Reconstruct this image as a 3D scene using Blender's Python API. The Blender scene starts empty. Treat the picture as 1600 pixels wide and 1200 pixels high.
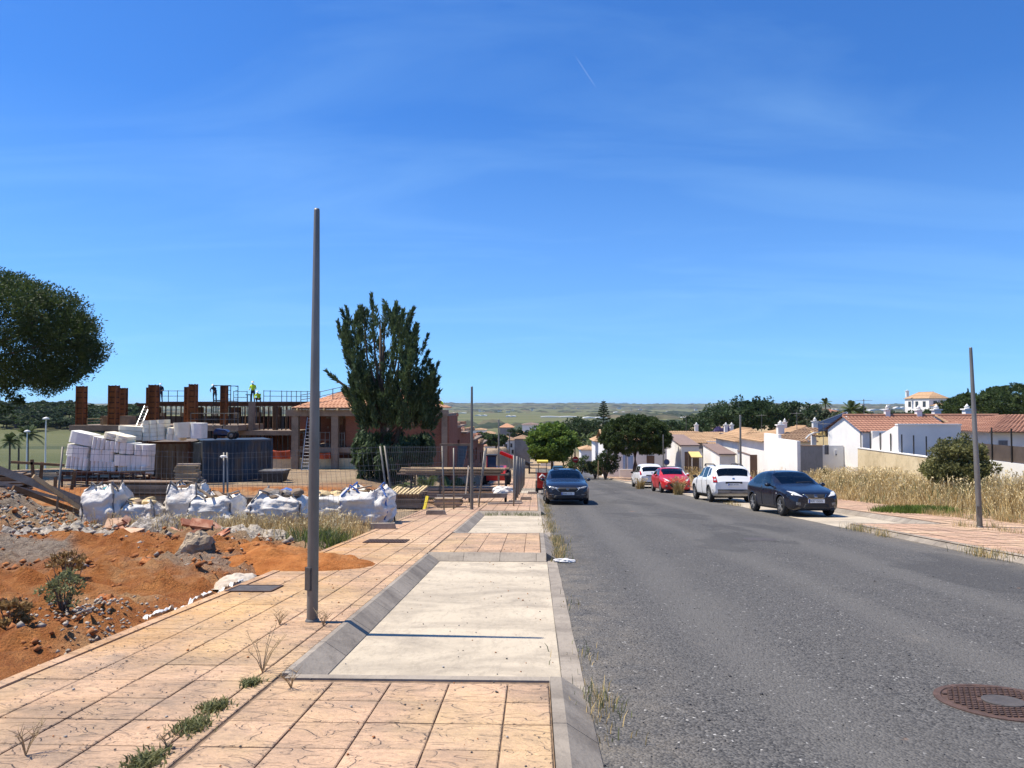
import bpy, bmesh, math, random
import numpy as np
from mathutils import Vector, Matrix, Euler
from mathutils.bvhtree import BVHTree
R = math.radians
rng = random.Random(7)
nr = np.random.default_rng(7)
sc = bpy.context.scene
C = sc.collection

# ------------------------------------------------------------------ camera
F = 1180.0            # focal length in photo pixels (1600 wide)
EYE = 1.65
SLOPE = 0.077         # the street falls 7.7 % away from the camera
YAW = math.atan(36 / F)
PITCH = math.atan(34 / F)
cam_d = bpy.data.cameras.new('camera')
cam = bpy.data.objects.new('camera', cam_d)
C.objects.link(cam)
cam.location = (0, 0, EYE)
cam.rotation_euler = (R(90) + PITCH, 0, YAW)
cam_d.sensor_width = 36
cam_d.lens = F / 1600 * 36
cam_d.clip_start = 0.1
cam_d.clip_end = 30000
sc.camera = cam
sc.render.resolution_x = 1024
sc.render.resolution_y = 768

# ------------------------------------------------------------------ sky + sun
SUN_DIR = Vector((-2.2, 0.10, 4.13)).normalized()     # towards the sun
SUN_EL = math.asin(SUN_DIR.z)
SUN_AZ = math.atan2(SUN_DIR.x, SUN_DIR.y)
world = bpy.data.worlds.new('World')
sc.world = world
world.use_nodes = True
wn = world.node_tree
wn.nodes.clear()
w_out = wn.nodes.new('ShaderNodeOutputWorld')
w_bg = wn.nodes.new('ShaderNodeBackground')
w_sky = wn.nodes.new('ShaderNodeTexSky')
w_sky.sky_type = 'NISHITA'
w_sky.sun_disc = False
w_sky.sun_elevation = SUN_EL
w_sky.sun_rotation = SUN_AZ
w_sky.altitude = 30
w_sky.air_density = 1.0
w_sky.dust_density = 0.0
w_sky.ozone_density = 1.2
w_hsv = wn.nodes.new('ShaderNodeHueSaturation')
w_hsv.inputs['Saturation'].default_value = 1.1
w_hsv.inputs['Value'].default_value = 1.0
w_tint = wn.nodes.new('ShaderNodeMix'); w_tint.data_type = 'RGBA'; w_tint.blend_type = 'MULTIPLY'
w_tint.inputs['Factor'].default_value = 1.0
w_tint.inputs['B'].default_value = (0.335, 0.65, 1.04, 1)      # clear deep-blue air
# thin cirrus: noise on the direction, projected on a high flat layer
w_tc = wn.nodes.new('ShaderNodeTexCoord')
w_sep = wn.nodes.new('ShaderNodeSeparateXYZ')
w_up = wn.nodes.new('ShaderNodeVectorMath'); w_up.operation = 'ADD'; w_up.inputs[1].default_value = (0, 0, 0.058)
wn.links.new(w_tc.outputs['Generated'], w_up.inputs[0]); wn.links.new(w_up.outputs[0], w_sky.inputs['Vector'])
wn.links.new(w_tc.outputs['Generated'], w_sep.inputs[0])
w_zc = wn.nodes.new('ShaderNodeMath'); w_zc.operation = 'MAXIMUM'; w_zc.inputs[1].default_value = 0.03
wn.links.new(w_sep.outputs['Z'], w_zc.inputs[0])
w_za = wn.nodes.new('ShaderNodeMath'); w_za.operation = 'ADD'; w_za.inputs[1].default_value = 0.12
wn.links.new(w_zc.outputs[0], w_za.inputs[0])
w_dx = wn.nodes.new('ShaderNodeMath'); w_dx.operation = 'DIVIDE'
w_dy = wn.nodes.new('ShaderNodeMath'); w_dy.operation = 'DIVIDE'
wn.links.new(w_sep.outputs['X'], w_dx.inputs[0]); wn.links.new(w_za.outputs[0], w_dx.inputs[1])
wn.links.new(w_sep.outputs['Y'], w_dy.inputs[0]); wn.links.new(w_za.outputs[0], w_dy.inputs[1])
w_com = wn.nodes.new('ShaderNodeCombineXYZ')
wn.links.new(w_dx.outputs[0], w_com.inputs[0]); wn.links.new(w_dy.outputs[0], w_com.inputs[1])
w_map = wn.nodes.new('ShaderNodeMapping')
w_map.inputs['Rotation'].default_value = (0, 0, R(20))
w_map.inputs['Scale'].default_value = (0.55, 1.5, 1)
wn.links.new(w_com.outputs[0], w_map.inputs[0])
w_no = wn.nodes.new('ShaderNodeTexNoise')
w_no.inputs['Scale'].default_value = 1.1
w_no.inputs['Detail'].default_value = 7
w_no.inputs['Roughness'].default_value = 0.55
w_no.inputs['Distortion'].default_value = 0.8
wn.links.new(w_map.outputs[0], w_no.inputs['Vector'])
w_rmp = wn.nodes.new('ShaderNodeMapRange')
w_rmp.inputs['From Min'].default_value = 0.47
w_rmp.inputs['From Max'].default_value = 0.85
w_rmp.inputs['To Max'].default_value = 0.17
wn.links.new(w_no.outputs['Fac'], w_rmp.inputs['Value'])
w_mix = wn.nodes.new('ShaderNodeMix'); w_mix.data_type = 'RGBA'
w_mix.inputs['B'].default_value = (3.4, 5.6, 7.4, 1)
wn.links.new(w_rmp.outputs[0], w_mix.inputs['Factor'])
wn.links.new(w_sky.outputs[0], w_hsv.inputs['Color'])
wn.links.new(w_hsv.outputs[0], w_tint.inputs['A'])
wn.links.new(w_tint.outputs['Result'], w_mix.inputs['A'])
# a short vapour trail: a thin great-circle arc high in the sky
_t1 = Euler((R(90) + PITCH, 0, YAW)).to_matrix() @ Vector(((898 - 800) / F, (600 - 86) / F, -1)).normalized()
_t2 = Euler((R(90) + PITCH, 0, YAW)).to_matrix() @ Vector(((932 - 800) / F, (600 - 138) / F, -1)).normalized()
_tn = _t1.cross(_t2).normalized(); _tm = (_t1 + _t2).normalized()
def w_dot(v):
    x = wn.nodes.new('ShaderNodeVectorMath'); x.operation = 'DOT_PRODUCT'; x.inputs[1].default_value = v
    wn.links.new(w_tc.outputs['Generated'], x.inputs[0]); return x.outputs['Value']
def w_map_range(v, a, b, c, d):
    x = wn.nodes.new('ShaderNodeMapRange'); wn.links.new(v, x.inputs['Value'])
    for k, q in zip(('From Min', 'From Max', 'To Min', 'To Max'), (a, b, c, d)): x.inputs[k].default_value = q
    return x.outputs[0]
w_abs = wn.nodes.new('ShaderNodeMath'); w_abs.operation = 'ABSOLUTE'; wn.links.new(w_dot(_tn), w_abs.inputs[0])
w_m1 = w_map_range(w_abs.outputs[0], 0.0, 0.0010, 0.11, 0.0)
_ch = math.cos(_t1.angle(_t2) / 2)
w_m2 = w_map_range(w_dot(_tm), _ch, _ch + 0.0002, 0.0, 1.0)
w_mm = wn.nodes.new('ShaderNodeMath'); w_mm.operation = 'MULTIPLY'; wn.links.new(w_m1, w_mm.inputs[0]); wn.links.new(w_m2, w_mm.inputs[1])
w_mx2 = wn.nodes.new('ShaderNodeMix'); w_mx2.data_type = 'RGBA'; w_mx2.inputs['B'].default_value = (5.5, 6.2, 6.8, 1)
wn.links.new(w_mm.outputs[0], w_mx2.inputs['Factor']); wn.links.new(w_mix.outputs['Result'], w_mx2.inputs['A'])
# milky air low over the horizon, all the way round
w_low = wn.nodes.new('ShaderNodeMix'); w_low.data_type = 'RGBA'; w_low.inputs['B'].default_value = (2.6, 4.5, 6.8, 1)
wn.links.new(w_map_range(w_sep.outputs['Z'], 0.0, 0.36, 0.30, 0.0), w_low.inputs['Factor']); wn.links.new(w_mx2.outputs['Result'], w_low.inputs['A'])
wn.links.new(w_low.outputs['Result'], w_bg.inputs['Color'])
w_bg.inputs['Strength'].default_value = 0.123
wn.links.new(w_bg.outputs[0], w_out.inputs['Surface'])

sun_d = bpy.data.lights.new('sun', 'SUN')
sun_d.energy = 5.0
sun_d.angle = R(0.53)
sun_d.color = (1.0, 0.915, 0.79)
sun = bpy.data.objects.new('sun', sun_d)
C.objects.link(sun)
sun.location = (-40, 0, 80)
sun.rotation_euler = (-SUN_DIR).to_track_quat('-Z', 'Y').to_euler()

vs = sc.view_settings
vs.view_transform = 'Standard'
vs.look = 'None'
vs.exposure = 0.56
vs.gamma = 1.0
vs.use_curve_mapping = False

# ------------------------------------------------------------------ pixels -> places
CAM_ROT = Euler((R(90) + PITCH, 0, YAW)).to_matrix()
def ray(px, py):
    return CAM_ROT @ Vector(((px - 800) / F, -(py - 600) / F, -1.0))
def at(px, py, Y):
    """the point seen at a photo pixel on the plane y = Y"""
    d = ray(px, py)
    return Vector((0, 0, EYE)) + d * (Y / d.y)
def street_z(y):
    if y < 130: return -SLOPE * y
    t = min(y, 420) - 130
    return -SLOPE * 130 - SLOPE * t + SLOPE * t * t / (2 * 290)
def on_street(px, py, lift=0.0):
    d = ray(px, py)
    t = (lift - EYE) / (d.z + SLOPE * d.y)
    p = d * t
    return Vector((p.x, p.y, EYE + p.z))

# ------------------------------------------------------------------ mesh builder
class MB:
    def __init__(s): s.v = []; s.f = []; s.m = []
    def add(s, vs, fs, mi=0):
        o = len(s.v)
        s.v.extend([tuple(p) for p in vs])
        for f in fs: s.f.append(tuple(i + o for i in f)); s.m.append(mi)
        return s
    def box(s, c, size, rz=0, rx=0, ry=0, mi=0, taper=1.0):
        hx, hy, hz = size[0] / 2, size[1] / 2, size[2] / 2
        M = Euler((rx, ry, rz)).to_matrix(); c = Vector(c)
        vs = []
        for z, k in ((-hz, 1), (hz, taper)):
            for x, y in ((-hx, -hy), (hx, -hy), (hx, hy), (-hx, hy)):
                vs.append(c + M @ Vector((x * k, y * k, z)))
        return s.add(vs, [(0, 3, 2, 1), (4, 5, 6, 7), (0, 1, 5, 4), (1, 2, 6, 5), (2, 3, 7, 6), (3, 0, 4, 7)], mi)
    def bx(s, x0, x1, y0, y1, z0, z1, mi=0):
        return s.box(((x0 + x1) / 2, (y0 + y1) / 2, (z0 + z1) / 2), (x1 - x0, y1 - y0, z1 - z0), mi=mi)
    def bar(s, p0, p1, w, h, mi=0, roll=0):
        p0 = Vector(p0); p1 = Vector(p1); d = (p1 - p0); L = d.length
        q = d.to_track_quat('Y', 'Z').to_matrix()
        if roll: q = q @ Matrix.Rotation(roll, 3, 'Y')
        vs = []
        for y in (0, L):
            for x, z in ((-w / 2, -h / 2), (w / 2, -h / 2), (w / 2, h / 2), (-w / 2, h / 2)):
                vs.append(p0 + q @ Vector((x, y, z)))
        return s.add(vs, [(0, 1, 2, 3), (7, 6, 5, 4), (0, 4, 5, 1), (1, 5, 6, 2), (2, 6, 7, 3), (3, 7, 4, 0)], mi)
    def tube(s, p0, p1, r0, r1=None, n=8, mi=0, cap=True):
        if r1 is None: r1 = r0
        p0 = Vector(p0); p1 = Vector(p1); d = p1 - p0
        q = d.to_track_quat('Z', 'Y').to_matrix()
        vs = []
        for p, r in ((p0, r0), (p1, r1)):
            for i in range(n):
                a = 2 * math.pi * i / n
                vs.append(p + q @ Vector((r * math.cos(a), r * math.sin(a), 0)))
        fs = [(i, (i + 1) % n, n + (i + 1) % n, n + i) for i in range(n)]
        if cap: fs += [tuple(range(n - 1, -1, -1)), tuple(range(n, 2 * n))]
        return s.add(vs, fs, mi)
    def path(s, pts, rs, n=6, mi=0):
        """a tapered tube along points"""
        rings = []; base = len(s.v)
        pts = [Vector(p) for p in pts]
        for k, p in enumerate(pts):
            d = pts[min(k + 1, len(pts) - 1)] - pts[max(k - 1, 0)]
            q = d.to_track_quat('Z', 'Y').to_matrix()
            r = rs[k] if hasattr(rs, '__len__') else rs
            for i in range(n):
                a = 2 * math.pi * i / n
                s.v.append(tuple(p + q @ Vector((r * math.cos(a), r * math.sin(a), 0))))
        for k in range(len(pts) - 1):
            for i in range(n):
                a = base + k * n + i; b = base + k * n + (i + 1) % n
                s.f.append((a, b, b + n, a + n)); s.m.append(mi)
        s.f.append(tuple(base + i for i in range(n - 1, -1, -1))); s.m.append(mi)
        e = base + (len(pts) - 1) * n
        s.f.append(tuple(e + i for i in range(n))); s.m.append(mi)
        return s
    def prism(s, poly, axis, a0, a1, mi=0):
        """poly = 2D points; axis 'x': poly in (y,z); 'y': poly in (x,z); 'z': poly in (x,y)"""
        n = len(poly); vs = []
        for a in (a0, a1):
            for u, w in poly:
                vs.append((a, u, w) if axis == 'x' else (u, a, w) if axis == 'y' else (u, w, a))
        fs = [(i, (i + 1) % n, n + (i + 1) % n, n + i) for i in range(n)]
        fs += [tuple(range(n - 1, -1, -1)), tuple(range(n, 2 * n))]
        return s.add(vs, fs, mi)
    def lathe(s, c, prof, n=16, mi=0, axis='z'):
        base = len(s.v)
        for r, z in prof:
            for i in range(n):
                a = 2 * math.pi * i / n
                x, y = r * math.cos(a), r * math.sin(a)
                p = (x, y, z) if axis == 'z' else (z, x, y) if axis == 'x' else (x, z, y)
                s.v.append((c[0] + p[0], c[1] + p[1], c[2] + p[2]))
        for k in range(len(prof) - 1):
            for i in range(n):
                a = base + k * n + i; b = base + k * n + (i + 1) % n
                s.f.append((a, b, b + n, a + n)); s.m.append(mi)
        return s
    def sheet(s, fn, nu, nv, mi=0):
        base = len(s.v)
        for j in range(nv + 1):
            for i in range(nu + 1):
                s.v.append(tuple(fn(i / nu, j / nv)))
        for j in range(nv):
            for i in range(nu):
                a = base + j * (nu + 1) + i
                s.f.append((a, a + 1, a + nu + 2, a + nu + 1)); s.m.append(mi)
        return s
    def mesh(s, name, mats, smooth=False, fixn=True):
        me = bpy.data.meshes.new(name)
        me.from_pydata(s.v, [], s.f)
        if not isinstance(mats, (list, tuple)): mats = [mats]
        for m in mats: me.materials.append(M(m))
        if len(mats) > 1: me.polygons.foreach_set('material_index', s.m)
        if fixn:
            bm = bmesh.new(); bm.from_mesh(me)
            bmesh.ops.recalc_face_normals(bm, faces=bm.faces)
            bm.to_mesh(me); bm.free()
        if smooth: me.polygons.foreach_set('use_smooth', [True] * len(me.polygons))
        me.update()
        return me
    def build(s, name, mats, parent=None, smooth=False, loc=None, fixn=True):
        o = bpy.data.objects.new(name, s.mesh(name, mats, smooth, fixn))
        C.objects.link(o)
        if parent is not None: o.parent = parent
        if loc is not None: o.location = loc
        return o

def np_mesh(name, verts, faces, mats, smooth=False, matidx=None):
    """verts (n,3), faces (m,k) numpy arrays"""
    me = bpy.data.meshes.new(name)
    verts = np.ascontiguousarray(verts, dtype=np.float32); faces = np.ascontiguousarray(faces, dtype=np.int32)
    m, k = faces.shape
    me.vertices.add(len(verts)); me.vertices.foreach_set('co', verts.ravel())
    me.loops.add(m * k); me.loops.foreach_set('vertex_index', faces.ravel())
    me.polygons.add(m); me.polygons.foreach_set('loop_start', np.arange(0, m * k, k, dtype=np.int32))
    if not isinstance(mats, (list, tuple)): mats = [mats]
    for mm in mats: me.materials.append(M(mm))
    if matidx is not None: me.polygons.foreach_set('material_index', np.ascontiguousarray(matidx, dtype=np.int32))
    if smooth: me.polygons.foreach_set('use_smooth', np.ones(m, dtype=bool))
    me.update(calc_edges=True)
    me.validate()
    return me

def link(name, me, parent=None, loc=None):
    o = bpy.data.objects.new(name, me); C.objects.link(o)
    if parent is not None: o.parent = parent
    if loc is not None: o.location = loc
    return o
def tag(o, label=None, cat=None, group=None, kind=None):
    if label: o['label'] = label
    if cat: o['category'] = cat
    if group: o['group'] = group
    if kind: o['kind'] = kind
    return o
def thing(name, label, cat, loc=(0, 0, 0), rz=0, group=None, rx=0, ry=0):
    o = bpy.data.objects.new(name, None); C.objects.link(o)
    o.empty_display_size = 0.2
    o.location = loc; o.rotation_euler = (rx, ry, rz)
    return tag(o, label, cat, group)
def struct(o): o['kind'] = 'structure'; return o
def dup(root, parent=None):
    c = root.copy(); C.objects.link(c); c.parent = parent
    for ch in list(root.children): dup(ch, c)
    return c
# ------------------------------------------------------------------ materials (procedural)
_M = {}
def M(name):
    return _M[name] if isinstance(name, str) else name
def srgb(r, g, b):
    f = lambda c: (c / 255 / 12.92) if c / 255 <= 0.04045 else ((c / 255 + 0.055) / 1.055) ** 2.4
    return (f(r), f(g), f(b))
class NT:
    def __init__(s, name):
        s.mat = bpy.data.materials.new(name); s.mat.use_nodes = True
        s.t = s.mat.node_tree; s.t.nodes.clear()
        s.out = s.n('ShaderNodeOutputMaterial'); s.b = s.n('ShaderNodeBsdfPrincipled')
        s.l(s.b.outputs[0], s.out.inputs[0])
        _M[name] = s.mat
    def n(s, t, **kw):
        x = s.t.nodes.new(t)
        for k, v in kw.items(): setattr(x, k, v)
        return x
    def l(s, a, b): s.t.links.new(a, b)
    def pos(s, scale=(1, 1, 1), rot=(0, 0, 0), obj=False):
        if obj: o = s.n('ShaderNodeTexCoord').outputs['Object']
        else: o = s.n('ShaderNodeNewGeometry').outputs['Position']
        mp = s.n('ShaderNodeMapping'); mp.inputs['Scale'].default_value = scale; mp.inputs['Rotation'].default_value = rot
        s.l(o, mp.inputs[0]); return mp.outputs[0]
    def noise(s, vec, scale, detail=5, rough=0.55, dist=0):
        x = s.n('ShaderNodeTexNoise'); s.l(vec, x.inputs['Vector'])
        x.inputs['Scale'].default_value = scale; x.inputs['Detail'].default_value = detail
        x.inputs['Roughness'].default_value = rough; x.inputs['Distortion'].default_value = dist
        return x.outputs['Fac']
    def voro(s, vec, scale, out='Distance', feature='F1'):
        x = s.n('ShaderNodeTexVoronoi'); x.feature = feature; s.l(vec, x.inputs['Vector']); x.inputs['Scale'].default_value = scale
        return x.outputs[out]
    def ramp(s, fac, lo, hi, a=0.0, b=1.0):
        x = s.n('ShaderNodeMapRange'); s.l(fac, x.inputs['Value'])
        x.inputs['From Min'].default_value = lo; x.inputs['From Max'].default_value = hi
        x.inputs['To Min'].default_value = a; x.inputs['To Max'].default_value = b
        return x.outputs[0]
    def math(s, op, a, b=None):
        x = s.n('ShaderNodeMath', operation=op)
        for i, v in enumerate((a, b)):
            if v is None: continue
            if isinstance(v, (int, float)): x.inputs[i].default_value = v
            else: s.l(v, x.inputs[i])
        return x.outputs[0]
    def mix(s, fac, a, b):
        x = s.n('ShaderNodeMix', data_type='RGBA')
        for key, v in (('Factor', fac), ('A', a), ('B', b)):
            if isinstance(v, (int, float)): x.inputs[key].default_value = v
            elif isinstance(v, tuple): x.inputs[key].default_value = (v[0], v[1], v[2], 1)
            else: s.l(v, x.inputs[key])
        return x.outputs['Result']
    def attr(s, name):
        x = s.n('ShaderNodeAttribute'); x.attribute_name = name; return x.outputs['Fac']
    def bump(s, h, strength=0.5, dist=0.02):
        x = s.n('ShaderNodeBump'); s.l(h, x.inputs['Height'])
        x.inputs['Strength'].default_value = strength; x.inputs['Distance'].default_value = dist
        s.l(x.outputs[0], s.b.inputs['Normal']); return x
    def vary(s, col, amt=0.15, sat=0.0):
        """brightness differs a little from object to object"""
        oi = s.n('ShaderNodeObjectInfo')
        h = s.n('ShaderNodeHueSaturation')
        s.l(s.ramp(oi.outputs['Random'], 0, 1, 1 - amt, 1 + amt), h.inputs['Value'])
        s.l(col, h.inputs['Color']); return h.outputs[0]
    def color(s, c):
        if isinstance(c, tuple): s.b.inputs['Base Color'].default_value = (c[0], c[1], c[2], 1)
        else: s.l(c, s.b.inputs['Base Color'])
    def set(s, rough=0.8, metal=0.0, spec=0.5, **kw):
        s.b.inputs['Roughness'].default_value = rough; s.b.inputs['Metallic'].default_value = metal
        s.b.inputs['Specular IOR Level'].default_value = spec
        for k, v in kw.items(): s.b.inputs[k].default_value = v
        return s

def mk(name, c1, c2=None, scale=4, rough=0.8, metal=0, spec=0.4, bump=0.0, bscale=30, bdist=0.01, vary=0.0, stretch=(1, 1, 1), obj=False,
       c3=None, s3=0.7, lo=0.35, hi=0.65):
    t = NT(name); t.set(rough, metal, spec)
    if c2 is None: c2 = tuple(x * 0.8 for x in c1)
    p = t.pos(stretch, obj=obj)
    col = t.mix(t.ramp(t.noise(p, scale, 6, 0.6), lo, hi), c2, c1)
    if c3: col = t.mix(t.ramp(t.noise(p, s3, 5, 0.6), 0.48, 0.68), col, c3)
    if vary: col = t.vary(col, vary)
    t.color(col)
    if bump: t.bump(t.noise(p, bscale, 5, 0.6), bump, bdist)
    return t

def foliage(name, c1, c2, rough=0.6, scale=1.2, spec=0.25):
    t = NT(name); t.set(rough, 0, spec)
    p = t.pos()
    col = t.mix(t.ramp(t.noise(p, scale, 3), 0.35, 0.65), c2, c1)
    geo = t.n('ShaderNodeNewGeometry')
    col = t.mix(t.ramp(geo.outputs['Random Per Island'], 0, 1, 0.0, 0.55), col, tuple(x * 0.55 for x in c2))
    t.color(col)
    # thin leaves let some light through
    tr = t.n('ShaderNodeBsdfTranslucent'); t.l(col, tr.inputs[0])
    ms = t.n('ShaderNodeMixShader'); ms.inputs[0].default_value = 0.30
    t.l(t.b.outputs[0], ms.inputs[1]); t.l(tr.outputs[0], ms.inputs[2]); t.l(ms.outputs[0], t.out.inputs[0])
    return t

# --- ground things
def asphalt():
    t = NT('asphalt'); t.set(0.88, 0, 0.35)
    p = t.pos()
    v = t.n('ShaderNodeTexVoronoi'); t.l(p, v.inputs['Vector']); v.inputs['Scale'].default_value = 58
    g = t.n('ShaderNodeSeparateColor'); t.l(v.outputs['Color'], g.inputs[0])
    stone = t.ramp(g.outputs[0], 0, 1, 0.0, 1.0)
    col = t.mix(stone, (0.036, 0.035, 0.034), (0.138, 0.132, 0.122))
    col = t.mix(t.ramp(g.outputs[1], 0.993, 0.996), col, (0.42, 0.41, 0.38))
    big = t.noise(t.pos((1, 0.35, 1)), 0.9, 6, 0.65)
    col = t.mix(t.ramp(big, 0.40, 0.72, 0.0, 0.55), col, (0.108, 0.102, 0.092))
    sx = t.n('ShaderNodeSeparateXYZ'); t.l(t.n('ShaderNodeNewGeometry').outputs['Position'], sx.inputs[0])
    # worn wheel paths: paler and smoother, four bands along the street
    path = t.math('SINE', t.math('MULTIPLY', t.math('ADD', sx.outputs['X'], t.math('MULTIPLY', t.noise(t.pos((1, .3, 1)), 0.4, 3), 1.1)), 3.3))
    col = t.mix(t.ramp(path, 0.1, 1.0, 0.0, 0.42), col, (0.140, 0.133, 0.120))
    patch = t.noise(t.pos((1, .45, 1)), 0.28, 4, 0.55, 0.4)
    col = t.mix(t.ramp(patch, 0.56, 0.585, 0.0, 0.42), col, (0.045, 0.044, 0.043))
    # grit gathers along both kerbs
    kl = t.math('MULTIPLY', t.ramp(sx.outputs['X'], 0.35, 1.25, 1, 0), t.ramp(t.noise(p, 3.0, 6, 0.7), 0.38, 0.68))
    kr = t.math('MULTIPLY', t.ramp(sx.outputs['X'], 7.3, 8.2, 0, 1), t.ramp(t.noise(p, 2.6, 6, 0.7), 0.38, 0.66))
    col = t.mix(t.math('MULTIPLY', t.math('MAXIMUM', kl, kr), 0.62), col, (0.25, 0.215, 0.165))
    # tyre-worn bands along the street and dust towards the kerbs
    dust = t.noise(t.pos((1.2, 0.5, 1)), 2.0, 7, 0.7)
    col = t.mix(t.ramp(dust, 0.62, 0.85, 0, 0.5), col, (0.27, 0.235, 0.19))
    sp = t.noise(p, 1.7, 3, 0.5)
    col = t.mix(t.ramp(sp, 0.745, 0.80, 0, 0.8), col, (0.42, 0.22, 0.11))
    t.color(col)
    h = t.math('ADD', t.math('MULTIPLY', v.outputs['Distance'], -0.8), t.math('MULTIPLY', t.noise(p, 25, 4), 0.7))
    h = t.math('ADD', h, t.math('MULTIPLY', t.noise(p, 3, 3), 1.0))
    t.bump(h, 0.9, 0.016)
asphalt()

def paving(name, base, dark, dust):
    """stamped slate-pattern concrete: low ridges, worn pigment, dust and grey traffic film"""
    t = NT(name); t.set(0.74, 0, 0.3)
    p = t.pos((1.0, 1.0, 1.0), (0, 0, R(25)))
    big = t.noise(t.pos((1, 1.8, 1), (0, 0, R(35))), 3.4, 3, 0.5, 1.1)          # slate scales
    fine = t.noise(t.pos((1.4, 3.2, 1), (0, 0, R(28))), 9.0, 5, 0.65, 0.8)
    rel = t.math('ADD', t.math('MULTIPLY', big, 1.0), t.math('MULTIPLY', fine, 0.35))
    step = t.math('FRACT', t.math('MULTIPLY', big, 5.0))                        # terraced edges of the slate
    col = t.mix(t.ramp(t.noise(p, 2.1, 7, 0.68), 0.3, 0.7), base, tuple(0.80 * x for x in base))
    col = t.mix(t.ramp(fine, 0.52, 0.68, 0, 0.38), col, dark)
    col = t.mix(t.math('MULTIPLY', t.ramp(step, 0.0, 0.10, 1, 0), t.ramp(t.noise(p, 5, 3), 0.45, 0.65, 0, 0.45)), col, dark)
    film = t.noise(t.pos((1, 2.0, 1), (0, 0, R(-20))), 0.85, 7, 0.72, 0.5)
    col = t.mix(t.ramp(film, 0.43, 0.62, 0, 0.80), col, dark)
    col = t.mix(t.ramp(t.noise(t.pos((1, .7, 1)), 0.6, 6, 0.62), 0.46, 0.66, 0, 0.75), col, dust)
    col = t.mix(t.ramp(t.noise(p, 38, 3), 0.60, 0.78, 0, 0.4), col, tuple(0.5 * x for x in dark))
    sx = t.n('ShaderNodeSeparateXYZ'); t.l(t.n('ShaderNodeNewGeometry').outputs['Position'], sx.inputs[0])
    # soil walked and washed in from the lot: strongest along its edge
    soil_ = t.math('MULTIPLY', t.ramp(sx.outputs['X'], -3.7, -1.9, 1.0, 0.12), t.math('MULTIPLY', t.ramp(sx.outputs['Y'], 3.5, 7.5), t.ramp(sx.outputs['Y'], 13, 20, 1, 0.15)))
    soil_ = t.math('MULTIPLY', soil_, t.ramp(t.noise(p, 1.4, 7, 0.7), 0.34, 0.62))
    col = t.mix(t.math('MULTIPLY', soil_, 0.8), col, (0.52, 0.285, 0.095))
    col = t.vary(col, 0.11)
    t.color(col)
    h = t.math('ADD', t.math('MULTIPLY', rel, 1.6), t.math('MULTIPLY', t.ramp(step, 0, 0.14), 0.42))
    h = t.math('ADD', h, t.math('MULTIPLY', t.noise(p, 60, 4), 0.15))
    t.bump(h, 0.95, 0.027)
paving('paving', (0.57, 0.375, 0.235), (0.235, 0.175, 0.125), (0.58, 0.40, 0.20))
paving('paving_far', (0.58, 0.375, 0.245), (0.33, 0.22, 0.155), (0.58, 0.42, 0.26))
mk('joint', (0.26, 0.175, 0.11), (0.12, 0.085, 0.058), 12, 0.95)

def concrete(name, base, stain, light, vary=0.05, sc_=1.0):
    t = NT(name); t.set(0.8, 0, 0.3)
    p = t.pos()
    col = t.mix(t.ramp(t.noise(p, 1.1 * sc_, 7, 0.65), 0.3, 0.7), base, light)
    st = t.noise(t.pos((1, 1.6, 1), (0, 0, R(15))), 0.75 * sc_, 7, 0.7, 0.6)
    col = t.mix(t.ramp(st, 0.44, 0.68, 0, 0.85), col, stain)
    col = t.mix(t.ramp(t.noise(t.pos((3, 1, 1), (0, 0, R(-12))), 5 * sc_, 6, 0.75), 0.5, 0.75, 0, 0.45), col, tuple(0.6 * x for x in stain))
    col = t.mix(t.ramp(t.noise(p, 70, 2), 0.68, 0.8, 0, 0.5), col, tuple(0.4 * x for x in stain))
    if vary: col = t.vary(col, vary)
    t.color(col)
    t.bump(t.math('ADD', t.noise(p, 30, 5), t.math('MULTIPLY', t.noise(p, 4, 4), 2)), 0.35, 0.012)
concrete('bay_concrete', (0.46, 0.392, 0.288), (0.265, 0.225, 0.172), (0.56, 0.48, 0.355))
concrete('kerb_concrete', (0.27, 0.232, 0.185), (0.16, 0.135, 0.107), (0.34, 0.293, 0.232), 0.1, 1.5)
concrete('frame_concrete', (0.25, 0.19, 0.14), (0.15, 0.11, 0.08), (0.31, 0.24, 0.18), 0.05, 1.0)
concrete('block_concrete', (0.33, 0.28, 0.22), (0.2, 0.16, 0.12), (0.42, 0.36, 0.28), 0.1, 2.0)
concrete('grey_render', (0.24, 0.235, 0.225), (0.17, 0.165, 0.155), (0.28, 0.275, 0.265), 0.0, 0.6)
concrete('cream_wall', (0.62, 0.50, 0.30), (0.40, 0.31, 0.17), (0.66, 0.55, 0.35), 0.0, 0.5)

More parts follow.
